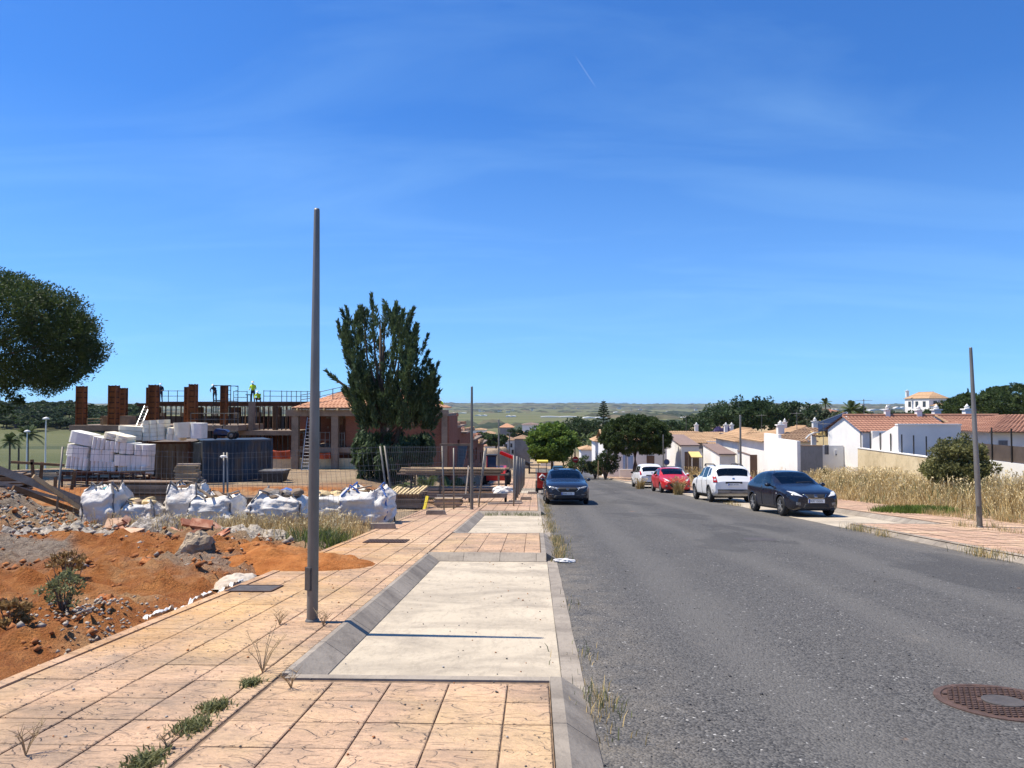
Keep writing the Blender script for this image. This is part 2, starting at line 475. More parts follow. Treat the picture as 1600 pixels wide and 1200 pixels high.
def ground():
    """the terrain sheet; vertex masks say which soil lies where"""
    t = NT('ground'); t.set(0.95, 0, 0.15)
    p = t.pos()
    dirt = t.mix(t.ramp(t.noise(p, 0.35, 6, 0.6), 0.35, 0.65), (0.36, 0.255, 0.16), (0.48, 0.37, 0.24))
    dirt = t.mix(t.ramp(t.noise(p, 5, 6, 0.7), 0.5, 0.75, 0, 0.6), dirt, (0.22, 0.16, 0.11))
    oc = t.mix(t.ramp(t.noise(p, 2.2, 7, 0.68), 0.30, 0.68), (0.365, 0.112, 0.029), (0.60, 0.27, 0.095))
    oc = t.mix(t.ramp(t.noise(p, 0.8, 5, 0.6), 0.52, 0.68, 0, 0.85), oc, (0.62, 0.40, 0.21))
    oc = t.mix(t.ramp(t.noise(p, 5, 6, 0.7), 0.52, 0.70, 0, 0.65), oc, (0.235, 0.068, 0.020))
    grv = t.mix(t.ramp(t.noise(p, 9, 6, 0.7), 0.35, 0.65), (0.22, 0.18, 0.14), (0.45, 0.39, 0.31))
    dry = t.mix(t.ramp(t.noise(p, 2.5, 6, 0.7), 0.35, 0.65), (0.34, 0.25, 0.12), (0.52, 0.41, 0.21))
    fld = t.mix(t.ramp(t.noise(t.pos((0.25, 1.6, 1)), 0.010, 7, 0.66), 0.36, 0.62), (0.082, 0.098, 0.040), (0.150, 0.150, 0.070))
    fld = t.mix(t.ramp(t.noise(t.pos((0.2, 1.2, 1)), 0.0045, 5, 0.6), 0.54, 0.62, 0, 0.6), fld, (0.20, 0.17, 0.105))
    fld = t.mix(t.ramp(t.noise(t.pos((0.3, 2.4, 1)), 0.012, 4, 0.5), 0.60, 0.66, 0, 0.75), fld, (0.045, 0.065, 0.035))
    col = t.mix(t.attr('orange'), dirt, oc)
    col = t.mix(t.attr('gravel'), col, grv)
    col = t.mix(t.attr('dry'), col, dry)
    col = t.mix(t.attr('field'), col, fld)
    t.color(col)
    h = t.math('ADD', t.math('MULTIPLY', t.noise(p, 6, 8, 0.7), 2.2), t.noise(p, 40, 5, 0.7))
    t.bump(h, 1.0, 0.09)
ground()

def soil():
    t = NT('orange_soil'); t.set(0.97, 0, 0.1)
    p = t.pos()
    oc = t.mix(t.ramp(t.noise(p, 3.2, 8, 0.7), 0.30, 0.68), (0.33, 0.105, 0.026), (0.55, 0.225, 0.07))
    oc = t.mix(t.ramp(t.noise(p, 0.9, 5, 0.6), 0.55, 0.75, 0, 0.5), oc, (0.60, 0.35, 0.16))
    oc = t.mix(t.ramp(t.noise(p, 18, 5, 0.7), 0.52, 0.72, 0, 0.5), oc, (0.19, 0.055, 0.016))
    t.color(oc)
    t.bump(t.math('ADD', t.math('MULTIPLY', t.noise(p, 7, 8, 0.7), 2), t.noise(p, 45, 5, 0.7)), 0.9, 0.04)
soil()
mk('soil_clod', (0.50, 0.20, 0.065), (0.26, 0.085, 0.025), 8, 0.97, bump=0.8, bscale=25, bdist=0.02, vary=0.25)
mk('stone', (0.48, 0.42, 0.34), (0.28, 0.235, 0.19), 6, 0.92, bump=0.7, bscale=14, bdist=0.03, vary=0.2)
mk('boulder', (0.50, 0.40, 0.27), (0.24, 0.18, 0.12), 5, 0.93, bump=0.9, bscale=9, bdist=0.05, c3=(0.16, 0.13, 0.1), s3=3)
mk('gravel_grey', (0.34, 0.30, 0.255), (0.13, 0.115, 0.10), 11, 0.95, bump=0.9, bscale=24, bdist=0.05, c3=(0.52, 0.48, 0.42), s3=6)
mk('gravel_white', (0.50, 0.44, 0.35), (0.20, 0.165, 0.125), 13, 0.95, bump=0.9, bscale=24, bdist=0.04)
mk('pebble', (0.085, 0.085, 0.087), (0.05, 0.05, 0.052), 9, 0.9)
mk('pebble_light', (0.42, 0.40, 0.37), (0.26, 0.25, 0.23), 9, 0.9)
mk('plaster_dust', (0.56, 0.49, 0.39), (0.40, 0.32, 0.23), 6, 0.9, bump=0.6, bscale=22, bdist=0.02)

# --- metal, wood, stuff on the site
mk('galvanised', (0.20, 0.188, 0.165), (0.14, 0.130, 0.114), 5, 0.55, 0.55, 0.4, bump=0.06, bscale=40, stretch=(1, 1, .3), c3=(0.27, 0.26, 0.24), s3=1.5)
mk('galv_wire', (0.20, 0.20, 0.20), (0.13, 0.13, 0.13), 20, 0.55, 0.5)
mk('scaffold_steel', (0.17, 0.175, 0.185), (0.10, 0.10, 0.105), 8, 0.5, 0.6, vary=0.2)
mk('alu', (0.55, 0.55, 0.55), (0.42, 0.42, 0.42), 12, 0.4, 0.8)
mk('rust_form', (0.33, 0.115, 0.034), (0.175, 0.060, 0.020), 2.6, 0.75, 0.15, 0.3, vary=0.15, c3=(0.06, 0.024, 0.012), s3=0.9, stretch=(1, 1, .45))
mk('rust_rib', (0.10, 0.038, 0.016), (0.05, 0.02, 0.01), 5, 0.8, 0.1)
mk('dark_iron', (0.05, 0.045, 0.042), (0.03, 0.027, 0.025), 9, 0.7, 0.4, vary=0.2)
mk('cast_iron', (0.125, 0.075, 0.058), (0.07, 0.045, 0.036), 14, 0.8, 0.25, bump=0.4, bscale=60)
mk('cast_grey', (0.115, 0.100, 0.090), (0.075, 0.066, 0.060), 10, 0.7, 0.3, bump=0.4, bscale=60)
def wood(name, c1, c2, vary=0.25):
    t = NT(name); t.set(0.82, 0, 0.25)
    p = t.pos((1, 1, 1), obj=False)
    col = t.mix(t.ramp(t.noise(p, 2.0, 6, 0.65), 0.32, 0.68), c2, c1)
    col = t.mix(t.ramp(t.noise(p, 24, 4, 0.6), 0.5, 0.75, 0, 0.5), col, tuple(0.55 * x for x in c2))
    t.color(t.vary(col, vary)); t.bump(t.noise(p, 30, 4), 0.4, 0.008)
wood('wood_grey', (0.30, 0.225, 0.155), (0.16, 0.115, 0.078), 0.35)
wood('wood_pale', (0.52, 0.38, 0.22), (0.32, 0.22, 0.12), 0.3)
wood('wood_fresh', (0.66, 0.52, 0.29), (0.52, 0.38, 0.19), 0.2)
wood('wood_brown', (0.20, 0.115, 0.06), (0.10, 0.057, 0.03), 0.3)
wood('wood_weathered', (0.37, 0.31, 0.25), (0.22, 0.175, 0.135), 0.25)
mk('eps', (0.80, 0.775, 0.70), (0.68, 0.655, 0.58), 3, 0.85, 0, 0.2, bump=0.25, bscale=45, bdist=0.01, vary=0.05)
mk('eps_cream', (0.80, 0.745, 0.60), (0.70, 0.62, 0.45), 2, 0.85, 0, 0.2, bump=0.25, bscale=45, bdist=0.01, vary=0.05)
mk('bag_white', (0.74, 0.71, 0.65), (0.60, 0.57, 0.51), 3.5, 0.6, 0, 0.35, bump=0.6, bscale=6, bdist=0.06, c3=(0.52, 0.45, 0.37), s3=1.6, vary=0.06)
mk('bag_strap', (0.20, 0.19, 0.185), (0.12, 0.115, 0.11), 6, 0.7)
mk('strap_blue', (0.06, 0.15, 0.42), (0.04, 0.10, 0.30), 6, 0.7)
mk('brick', (0.44, 0.185, 0.105), (0.31, 0.115, 0.06), 6, 0.88, bump=0.4, bscale=30, vary=0.3, c3=(0.54, 0.33, 0.21), s3=3)
mk('brick_pale', (0.62, 0.41, 0.27), (0.46, 0.28, 0.17), 5, 0.88, bump=0.4, bscale=30, vary=0.15)
mk('container_blue', (0.035, 0.066, 0.100), (0.022, 0.038, 0.058), 1.2, 0.55, 0.2, 0.4, c3=(0.10, 0.075, 0.055), s3=1.4, stretch=(1, 1, .5))
mk('container_brown', (0.20, 0.165, 0.115), (0.125, 0.095, 0.065), 1.5, 0.7, 0.1, 0.3, c3=(0.11, 0.055, 0.03), s3=1.6, stretch=(1, 1, .4))
mk('container_grey', (0.30, 0.33, 0.30), (0.22, 0.24, 0.22), 1.5, 0.7, 0.1)
mk('machine_blue', (0.020, 0.050, 0.16), (0.014, 0.03, 0.09), 4, 0.4, 0.1, c3=(0.08, 0.06, 0.05), s3=4)
mk('machine_red', (0.46, 0.014, 0.012), (0.36, 0.011, 0.010), 4, 0.35)
mk('rubber', (0.022, 0.022, 0.022), (0.014, 0.014, 0.014), 9, 0.85)
mk('net_orange', (0.46, 0.085, 0.03), (0.28, 0.05, 0.02), 3, 0.9)
mk('plastic_white', (0.70, 0.69, 0.66), (0.58, 0.57, 0.54), 4, 0.5)
mk('plastic_teal', (0.05, 0.30, 0.32), (0.03, 0.20, 0.22), 4, 0.6)
mk('yellow_paint', (0.70, 0.56, 0.03), (0.60, 0.46, 0.03), 5, 0.5)
mk('hivis', (0.55, 0.80, 0.03), (0.45, 0.68, 0.02), 5, 0.7)
mk('cloth_navy', (0.025, 0.032, 0.06), (0.016, 0.02, 0.04), 9, 0.9)
mk('skin', (0.42, 0.235, 0.155), (0.36, 0.19, 0.125), 9, 0.6)
mk('helmet', (0.75, 0.62, 0.35), (0.68, 0.55, 0.30), 3, 0.4)
mk('helmet_white', (0.8, 0.8, 0.78), (0.7, 0.7, 0.68), 3, 0.4)

# --- houses
mk('white_wall', (0.80, 0.78, 0.73), (0.74, 0.72, 0.67), 0.8, 0.85, 0, 0.25, bump=0.15, bscale=12, c3=(0.66, 0.64, 0.60), s3=0.35)
mk('yellow_wall', (0.72, 0.58, 0.26), (0.64, 0.50, 0.22), 0.8, 0.85)
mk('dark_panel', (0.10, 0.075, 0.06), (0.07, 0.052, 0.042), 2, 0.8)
mk('window_dark', (0.030, 0.034, 0.040), (0.02, 0.022, 0.026), 2, 0.15, 0, 0.6)
mk('shutter_grey', (0.20, 0.20, 0.21), (0.15, 0.15, 0.16), 6, 0.6)
mk('green_mesh', (0.025, 0.055, 0.04), (0.016, 0.036, 0.028), 6, 0.9)
mk('blue_door', (0.30, 0.42, 0.60), (0.24, 0.35, 0.52), 3, 0.5)
mk('garage_brown', (0.16, 0.095, 0.065), (0.11, 0.065, 0.045), 3, 0.7)
mk('tank_blue', (0.03, 0.27, 0.52), (0.025, 0.22, 0.44), 3, 0.35)
mk('solar_glass', (0.020, 0.022, 0.030), (0.014, 0.016, 0.022), 3, 0.2, 0, 0.6)
mk('awning', (0.70, 0.52, 0.20), (0.60, 0.44, 0.16), 3, 0.8)
def roof(name, c1, c2, c3):
    t = NT(name); t.set(0.85, 0, 0.25)
    p = t.pos()
    col = t.mix(t.ramp(t.noise(p, 1.3, 6, 0.65), 0.3, 0.7), c1, c2)
    col = t.mix(t.ramp(t.noise(p, 7, 4, 0.6), 0.5, 0.7, 0, 0.7), col, c3)
    t.color(t.vary(col, 0.14)); t.bump(t.noise(p, 12, 3), 0.3, 0.02)
roof('roof_tile', (0.36, 0.225, 0.125), (0.47, 0.315, 0.18), (0.23, 0.14, 0.085))
roof('roof_red', (0.285, 0.140, 0.092), (0.345, 0.185, 0.125), (0.19, 0.095, 0.066))
roof('roof_new', (0.52, 0.27, 0.155), (0.60, 0.34, 0.205), (0.42, 0.20, 0.11))
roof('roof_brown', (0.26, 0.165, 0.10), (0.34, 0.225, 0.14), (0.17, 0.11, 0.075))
roof('roof_grey', (0.20, 0.145, 0.125), (0.25, 0.18, 0.15), (0.15, 0.11, 0.10))
def brickwork():
    t = NT('brickwork'); t.set(0.9, 0, 0.2)
    b = t.n('ShaderNodeTexBrick'); b.inputs['Scale'].default_value = 4.0
    b.inputs['Color1'].default_value = (0.24, 0.085, 0.05, 1); b.inputs['Color2'].default_value = (0.18, 0.06, 0.038, 1)
    b.inputs['Mortar'].default_value = (0.24, 0.17, 0.12, 1)
    pp = t.n('ShaderNodeNewGeometry').outputs['Position']
    s_ = t.n('ShaderNodeSeparateXYZ'); t.l(pp, s_.inputs[0])
    c_ = t.n('ShaderNodeCombineXYZ'); t.l(t.math('ADD', s_.outputs['X'], s_.outputs['Y']), c_.inputs[0]); t.l(s_.outputs['Z'], c_.inputs[1])
    t.l(c_.outputs[0], b.inputs['Vector'])
    t.color(t.mix(t.ramp(t.noise(t.pos(), 0.9, 5), 0.4, 0.7, 0, 0.5), b.outputs['Color'], (0.14, 0.055, 0.036)))
brickwork()

# --- vehicles
def paint(name, c, rough=0.25, coat=0.6, dusty=0.07, metal=0.0):
    t = NT(name); t.set(rough, metal, 0.5)
    p = t.pos(obj=True)
    s_ = t.n('ShaderNodeSeparateXYZ'); t.l(t.n('ShaderNodeTexCoord').outputs['Object'], s_.inputs[0])
    low = t.ramp(s_.outputs['Z'], 0.2, 0.75, 1, 0.15)
    d = t.math('MULTIPLY', t.math('MULTIPLY', low, t.ramp(t.noise(p, 3, 6, 0.7), 0.35, 0.75)), dusty)
    t.color(t.mix(d, c, (0.33, 0.27, 0.2)))
    t.l(t.math('ADD', t.math('MULTIPLY', d, 0.6), rough), t.b.inputs['Roughness'])
    t.b.inputs['Coat Weight'].default_value = coat; t.b.inputs['Coat Roughness'].default_value = 0.06
paint('paint_navy', (0.008, 0.012, 0.024), coat=0.4)
paint('paint_black', (0.005, 0.007, 0.016), coat=0.35)
paint('paint_white', (0.74, 0.74, 0.73), 0.35, 0.5, 0.35)
paint('paint_red', (0.45, 0.008, 0.010), 0.35, 0.35, 0.1)
paint('paint_truck_blue', (0.03, 0.12, 0.2), 0.4, 0.3, 0.3)
def glass(name, c, rough=0.03):
    t = NT(name); t.set(rough, 0, 0.5); t.color(c)
    t.b.inputs['Transmission Weight'].default_value = 1.0
    t.b.inputs['IOR'].default_value = 1.45
    tb = t.n('ShaderNodeBsdfTransparent'); tb.inputs[0].default_value = (c[0], c[1], c[2], 1)
    gl = t.n('ShaderNodeBsdfGlossy'); gl.inputs['Roughness'].default_value = rough
    fr = t.n('ShaderNodeFresnel'); fr.inputs[0].default_value = 1.5
    ms = t.n('ShaderNodeMixShader'); t.l(t.math('ADD', fr.outputs[0], 0.03), ms.inputs[0])
    t.l(tb.outputs[0], ms.inputs[1]); t.l(gl.outputs[0], ms.inputs[2]); t.l(ms.outputs[0], t.out.inputs[0])
glass('car_glass', (0.62, 0.70, 0.66))
glass('tinted_glass', (0.06, 0.065, 0.07))
mk('car_interior', (0.030, 0.030, 0.033), (0.02, 0.02, 0.022), 4, 0.85)
mk('black_plastic', (0.020, 0.020, 0.021), (0.014, 0.014, 0.015), 8, 0.6)
mk('grey_plastic', (0.22, 0.20, 0.175), (0.15, 0.135, 0.115), 5, 0.75)
mk('rim_alloy', (0.50, 0.50, 0.50), (0.38, 0.38, 0.38), 9, 0.35, 0.7)
mk('chrome', (0.75, 0.75, 0.75), (0.7, 0.7, 0.7), 3, 0.12, 1.0)
mk('lamp_clear', (0.70, 0.71, 0.70), (0.50, 0.51, 0.51), 22, 0.15, 0.0, 0.7)
mk('lamp_dim', (0.22, 0.23, 0.235), (0.12, 0.125, 0.13), 22, 0.12, 0.3, 0.7)
mk('lamp_red', (0.40, 0.012, 0.012), (0.28, 0.008, 0.008), 22, 0.2, 0, 0.6)
mk('plate', (0.72, 0.73, 0.72), (0.66, 0.67, 0.66), 6, 0.5)
mk('plate_text', (0.03, 0.03, 0.03), (0.02, 0.02, 0.02), 6, 0.6)
mk('plate_blue', (0.03, 0.10, 0.45), (0.03, 0.08, 0.36), 6, 0.5)
mk('sign_red', (0.55, 0.02, 0.02), (0.5, 0.02, 0.02), 3, 0.5)
mk('sign_blue', (0.03, 0.06, 0.16), (0.025, 0.05, 0.13), 3, 0.5)

# --- plants
mk('bark', (0.17, 0.125, 0.092), (0.085, 0.06, 0.045), 5, 0.95, bump=0.9, bscale=14, bdist=0.03, stretch=(1, 1, 0.3))
mk('bark_pine', (0.20, 0.125, 0.085), (0.08, 0.05, 0.036), 5, 0.95, bump=0.9, bscale=12, bdist=0.04, stretch=(1, 1, 0.3))
foliage('pine_needles', (0.085, 0.125, 0.030), (0.036, 0.060, 0.018))
foliage('casuarina', (0.117, 0.171, 0.066), (0.054, 0.090, 0.044), scale=0.8)
foliage('leaf_bright', (0.194, 0.292, 0.045), (0.090, 0.149, 0.026))
foliage('leaf_mid', (0.099, 0.149, 0.045), (0.051, 0.084, 0.030))
foliage('leaf_dark', (0.066, 0.109, 0.039), (0.034, 0.059, 0.024))
foliage('leaf_olive', (0.25, 0.245, 0.085), (0.135, 0.14, 0.055))
foliage('leaf_greygreen', (0.143, 0.172, 0.098), (0.075, 0.098, 0.056))
foliage('cypress', (0.045, 0.071, 0.033), (0.024, 0.039, 0.020))
foliage('palm_leaf', (0.135, 0.179, 0.060), (0.075, 0.108, 0.039))
foliage('jacaranda', (0.209, 0.164, 0.329), (0.135, 0.105, 0.224))
foliage('dry_grass', (0.739, 0.567, 0.271), (0.493, 0.345, 0.135), 0.75, 1.6)
foliage('dry_seed', (0.912, 0.777, 0.469), (0.690, 0.542, 0.271), 0.75, 1.6)
foliage('dry_brown', (0.426, 0.280, 0.112), (0.280, 0.174, 0.067), 0.75, 1.6)
foliage('grass_green', (0.179, 0.254, 0.045), (0.090, 0.143, 0.026), 0.7, 2.5)
foliage('weed_grey', (0.269, 0.284, 0.128), (0.149, 0.164, 0.075), 0.7, 2.5)
mk('dry_twig', (0.42, 0.31, 0.17), (0.28, 0.19, 0.10), 9, 0.9)
mk('far_wood', (0.036, 0.052, 0.030), (0.020, 0.032, 0.020), 0.02, 0.95, c3=(0.15, 0.125, 0.075), s3=0.004)
mk('greenhouse_white', (0.72, 0.72, 0.70), (0.62, 0.62, 0.60), 0.02, 0.7)
# ------------------------------------------------------------------ noise
_lat = nr.random((256, 256))
def vnoise(x, y):
    xi = np.floor(x).astype(int); yi = np.floor(y).astype(int)
    fx = x - xi; fy = y - yi
    fx = fx * fx * (3 - 2 * fx); fy = fy * fy * (3 - 2 * fy)
    a = _lat[xi & 255, yi & 255]; b = _lat[(xi + 1) & 255, yi & 255]
    c = _lat[xi & 255, (yi + 1) & 255]; d = _lat[(xi + 1) & 255, (yi + 1) & 255]
    return (a * (1 - fx) + b * fx) * (1 - fy) + (c * (1 - fx) + d * fx) * fy
def fbm(x, y, s, o=5, g=0.5):
    t = 0; a = 1.0; n = 0
    for k in range(o):
        t = t + a * vnoise(x / s * 2 ** k + 17.3 * k, y / s * 2 ** k + 5.1 * k); n += a; a *= g
    return t / n
def sst(a, b, x):
    t = np.clip((x - a) / (b - a), 0, 1); return t * t * (3 - 2 * t)
def street_zv(y):
    t = np.clip(y, 130, 420) - 130
    return -SLOPE * np.minimum(y, 130) - SLOPE * t + SLOPE * t * t / 580
def gauss(x, y, cx, cy, sx, sy): return np.exp(-((x - cx) / sx) ** 2 - ((y - cy) / sy) ** 2)

MOUNDS = [(-14.0, 18.4, 1.9, 1.7, 1.0), (-12.3, 16.6, 1.4, .8, 0.35), (-9.6, 12.2, 2.2, 0.9, 0.38), (-6.6, 12.8, 1.7, 0.8, 0.22),
          (-4.5, 12.3, 1.4, 0.7, 0.16), (-7.6, 9.3, 1.7, 0.9, 0.20), (-5.6, 10.3, 1.1, 0.8, 0.16), (-11.0, 14.5, 1.6, 0.9, 0.3),
          (-6.3, 14.6, 1.0, .6, .18), (-9.4, 15.2, 1.3, .6, .2)]
def terrain(x, y):
    x = np.asarray(x, float); y = np.asarray(y, float)
    s = street_zv(y)
    z = s - 0.02
    # --- left lot: rough soil near the walk, a terrace behind the bank
    left = sst(-3.7, -4.3, x)
    yb = 29.2 + 1.2 * (fbm(x, y * 0 + 3, 4, 2) - 0.5)
    terr = -1.68 - 0.045 * (y - 30)
    wt = sst(-5.0, -8.5, x) * sst(yb - 0.7, yb + 0.6, y)
    zl = s + 0.06 * left
    zl = zl + (fbm(x, y, 2.2, 4) - 0.5) * 0.20 * left * sst(62, 40, y)
    rough = left * sst(24, 16, y)
    zl = zl + (fbm(x + 50, y, 0.55, 4, 0.6) - 0.45) * 0.22 * rough
    zl = zl + (np.abs(fbm(x + 11, y + 5, 0.30, 3, 0.6) - 0.5) * 0.26 + np.clip(fbm(x + 31, y, .22, 2) - .58, 0, 1) * .5) * rough * sst(-3.8, -4.2, x)
    for cx, cy, sx, sy, h in MOUNDS:
        zl = zl + h * gauss(x, y, cx, cy, sx, sy) * left * (0.75 + 0.5 * fbm(x, y, 0.8, 3))
    zl = zl * (1 - wt) + (terr + (fbm(x, y, 3, 4) - 0.5) * 0.12) * wt
    # land falls away to fields on the far left
    drop = sst(58, 150, y) * sst(-12, -24, x)
    drop = np.maximum(drop, sst(-32, -75, x))
    zf = -11.5 - 7 * sst(160, 700, y) + 0.6 * (fbm(x, y, 60, 3) - 0.5)
    zl = zl * (1 - drop) + zf * drop
    zl = zl + 15.5 * gauss(x, y, -345, 430, 130, 130) + 8 * gauss(x, y, -175, 470, 80, 110)
    # --- right: dry grass slightly above the walk, a plateau of houses
    zr = s + 0.62 * sst(12.9, 17.5, x) + (fbm(x, y, 3, 3) - 0.5) * 0.2 * sst(13.5, 16, x)
    plat = -2.9 - 0.012 * (y - 50) + 1.5 * sst(90, 230, y) * sst(60, 120, x)
    wp = sst(20, 32, x - np.clip(y - 60, 0, 200) * 0.10) * sst(38, 52, y)
    wp = np.maximum(wp, sst(40, 60, x))
    zr = zr * (1 - wp) + plat * wp
    fall = sst(260, 620, y)
    zr = zr * (1 - fall) + (-21.0) * fall
    z = np.where(x < -3.7, zl, np.where(x > 12.9, zr, s - 0.25 * sst(-4, -3.6, x)))
    z = np.where((x > -3.7) & (x < 12.9), s - 0.30, z)
    # --- plain and far hills
    far = sst(520, 900, np.abs(y) + np.abs(x) * 0.3)
    z = z * (1 - far) + (-21.2) * far
    hill = sst(4300, 6800, y + 0.12 * np.abs(x)) * (6 + 60 * fbm(x, y, 1500, 4) + 0.0 * x)
    return z + hill
def tz(x, y): return float(terrain(np.array([x]), np.array([y]))[0])

def geo(a, b, n): return list(np.sign(a) * np.geomspace(abs(a), abs(b), n))
xs = geo(-11000, -62, 34) + list(np.arange(-60, -24, 1.5)) + list(np.arange(-24, -14, 0.25)) + list(np.arange(-14, -3.6, 0.09)) + list(np.arange(-3.5, 12.9, 1.3)) + \
     list(np.arange(13, 40, 0.8)) + list(np.arange(40, 200, 6)) + geo(206, 11000, 34)
ys = list(np.arange(-40, 3, 4)) + list(np.arange(3, 16, 0.09)) + list(np.arange(16, 24, 0.2)) + list(np.arange(24, 62, 0.5)) + list(np.arange(62, 200, 4)) + \
     list(np.arange(200, 700, 14)) + list(np.geomspace(710, 14000, 60))
gx, gy = np.meshgrid(np.array(xs), np.array(ys))
gz = terrain(gx, gy)
nx, ny = len(xs), len(ys)
idx = np.arange(nx * ny).reshape(ny, nx)
faces = np.stack([idx[:-1, :-1], idx[:-1, 1:], idx[1:, 1:], idx[1:, :-1]], -1).reshape(-1, 4)
me = np_mesh('terrain', np.stack([gx, gy, gz], -1).reshape(-1, 3), faces, 'ground', True)
X, Y = gx.ravel(), gy.ravel()
n1 = fbm(X, Y, 3.0, 4)
orange = sst(-3.4, -4.0, X) * sst(15.6, 13.4, Y + 3 * (n1 - .5)) * sst(0, 4, Y)
orange = np.maximum(orange, sst(-3.5, -5, X) * sst(27.5, 28.6, Y) * sst(33, 30.2, Y))
orange = np.maximum(orange, gauss(X, Y, -13.5, 18, 2.6, 2.2) * 0.75)
orange = np.maximum(orange, 0.9 * gauss(X, Y, -6.8, 33, 2.8, 1.6))
orange *= sst(0.22, 0.5, n1 + 0.25 * sst(16, 8, Y) + 0.15 * sst(24, 29, Y))
gravel = sst(-3.8, -4.4, X) * sst(0.50, 0.62, fbm(X + 90, Y, 2.2, 4)) * sst(9, 12, Y) * sst(26, 19, Y) * 0.9
dry = sst(12.9, 13.6, X) * sst(300, 120, Y)
dry = np.maximum(dry, sst(-3.8, -4.4, X) * gauss(X, Y, -6, 17.5, 4.5, 2.0) * 0.8)
field = np.maximum(sst(70, 120, Y) * sst(-14, -26, X), sst(-40, -70, X))
field = np.maximum(field, sst(230, 420, Y))
field = np.maximum(field, sst(60, 130, X) * sst(60, 120, Y) * 0.8)
for nm, arr in (('orange', orange), ('gravel', gravel), ('dry', dry), ('field', field)):
    a = me.attributes.new(nm, 'FLOAT', 'POINT'); a.data.foreach_set('value', np.ascontiguousarray(np.clip(arr, 0, 1), dtype=np.float32))
struct(link('terrain', me))

# ------------------------------------------------------------------ street
def strip(name, x0, x1, y0, y1, lift, m, nx_=1, step=1.0, jit=0.0, parent=None):
    b = MB(); n = max(2, int((y1 - y0) / step)); r_ = random.Random(len(name) * 7)
    for j in range(n + 1):
        y = y0 + (y1 - y0) * j / n
        jl = r_.uniform(-jit, jit) if jit else 0; jr = r_.uniform(-jit, jit) if jit else 0
        for i in range(nx_ + 1):
            u = i / nx_
            x = x0 + (x1 - x0) * u + (jl if i == 0 else jr if i == nx_ else 0)
            b.v.append((x, y, street_z(y) + lift))
    for j in range(n):
        for i in range(nx_):
            a = j * (nx_ + 1) + i
            b.f.append((a, a + 1, a + nx_ + 2, a + nx_ + 1)); b.m.append(0)
    return b.build(name, m, parent)
RX0, RX1 = 0.36, 8.15
struct(strip('road', RX0 - 0.30, RX1, -8, 190, 0.0, 'asphalt', 4, 0.35, 0.045))
WL, WK = -3.75, -1.85       # walk left edge, kerb top line
KB = -1.62                  # kerb foot
BAYS = [(5.50, 12.85), (16.9, 24.4), (40, 47.5)]
HW = 0.12
# parking bays of plain concrete, with the gutter strip along the road
for i, (a, b_) in enumerate(BAYS):
    struct(strip('parking_bay', KB - 0.05, 0.20, a - 0.1, b_ + 0.25, 0.004, 'bay_concrete', 2, 0.5))
    g = struct(strip('gutter', 0.207, 0.37, a + 0.02, b_ + 0.1, 0.008, 'kerb_concrete', 1, 0.5, 0.006))
# walkway base: dark bedding seen in the joints
walk = bpy.data.objects.new('sidewalk', None); C.objects.link(walk); struct(walk)
def bedding(x0, x1, y0, y1):
    b = MB()
    n = max(1, int((y1 - y0) / 4))
    for k in range(n):
        a = y0 + (y1 - y0) * k / n; c = y0 + (y1 - y0) * (k + 1) / n
        za, zc = street_z(a), street_z(c)
        b.add([(x0, a, za - .2), (x1, a, za - .2), (x1, c, zc - .2), (x0, c, zc - .2), (x0, a, za + HW - .012), (x1, a, za + HW - .012), (x1, c, zc + HW - .012), (x0, c, zc + HW - .012)],
              [(0, 3, 2, 1), (4, 5, 6, 7), (0, 1, 5, 4), (1, 2, 6, 5), (2, 3, 7, 6), (3, 0, 4, 7)])
    return b.build('bedding', 'joint', walk)
bedding(WL, WK - 0.004, -6, 90)
bedding(WK, 0.10, -6, BAYS[0][0])
bedding(WK, 0.10, BAYS[0][1] + .2, BAYS[1][0])
bedding(WK, 0.10, BAYS[1][1] + .2, BAYS[2][0])
bedding(WK, 0.10, BAYS[2][1] + .2, 90)
# tiles
TS = 0.41
def tile_mesh(w, d):
    b = MB(); g = 0.0055; e = 0.006; h = 0.012
    x0, x1, y0, y1 = -w / 2 + g, w / 2 - g, -d / 2 + g, d / 2 - g
    lo = [(x0, y0, -h), (x1, y0, -h), (x1, y1, -h), (x0, y1, -h)]
    mid = [(x, y, -0.004) for x, y, _ in lo]
    top = [(x0 + e, y0 + e, 0), (x1 - e, y0 + e, 0), (x1 - e, y1 - e, 0), (x0 + e, y1 - e, 0)]
    b.add(lo + mid + top, [(i, (i + 1) % 4, 4 + (i + 1) % 4, 4 + i) for i in range(4)] + [(4 + i, 4 + (i + 1) % 4, 8 + (i + 1) % 4, 8 + i) for i in range(4)] + [(8, 9, 10, 11)])
    return b.mesh('paving_tile', 'paving')
TILT = math.atan(SLOPE)
_tile = {}
n_tiles = 0
far_tiles = MB()
def tile(xc, yc, w, d, far=False):
    global n_tiles
    z = street_z(yc) + HW + rng.uniform(-.0025, .002)
    if far or n_tiles >= 290:
        g = 0.009
        za, zb = street_z(yc - d / 2 + g) + HW, street_z(yc + d / 2 - g) + HW
        far_tiles.add([(xc - w / 2 + g, yc - d / 2 + g, za), (xc + w / 2 - g, yc - d / 2 + g, za), (xc + w / 2 - g, yc + d / 2 - g, zb), (xc - w / 2 + g, yc + d / 2 - g, zb)], [(0, 1, 2, 3)])
        return
    k = (round(w, 3), round(d, 3))
    if k not in _tile: _tile[k] = tile_mesh(*k)
    o = link('paving_tile', _tile[k], walk, (xc, yc, z)); o.rotation_euler = (-TILT + rng.uniform(-.002, .002), rng.uniform(-.003, .003), 0)
    n_tiles += 1
cols = [(-3.64 + TS * (i + .5), TS) for i in range(4)] + [(-3.64 + TS * 4 + 0.0725, 0.145)]
y = 2.46
ystart = y
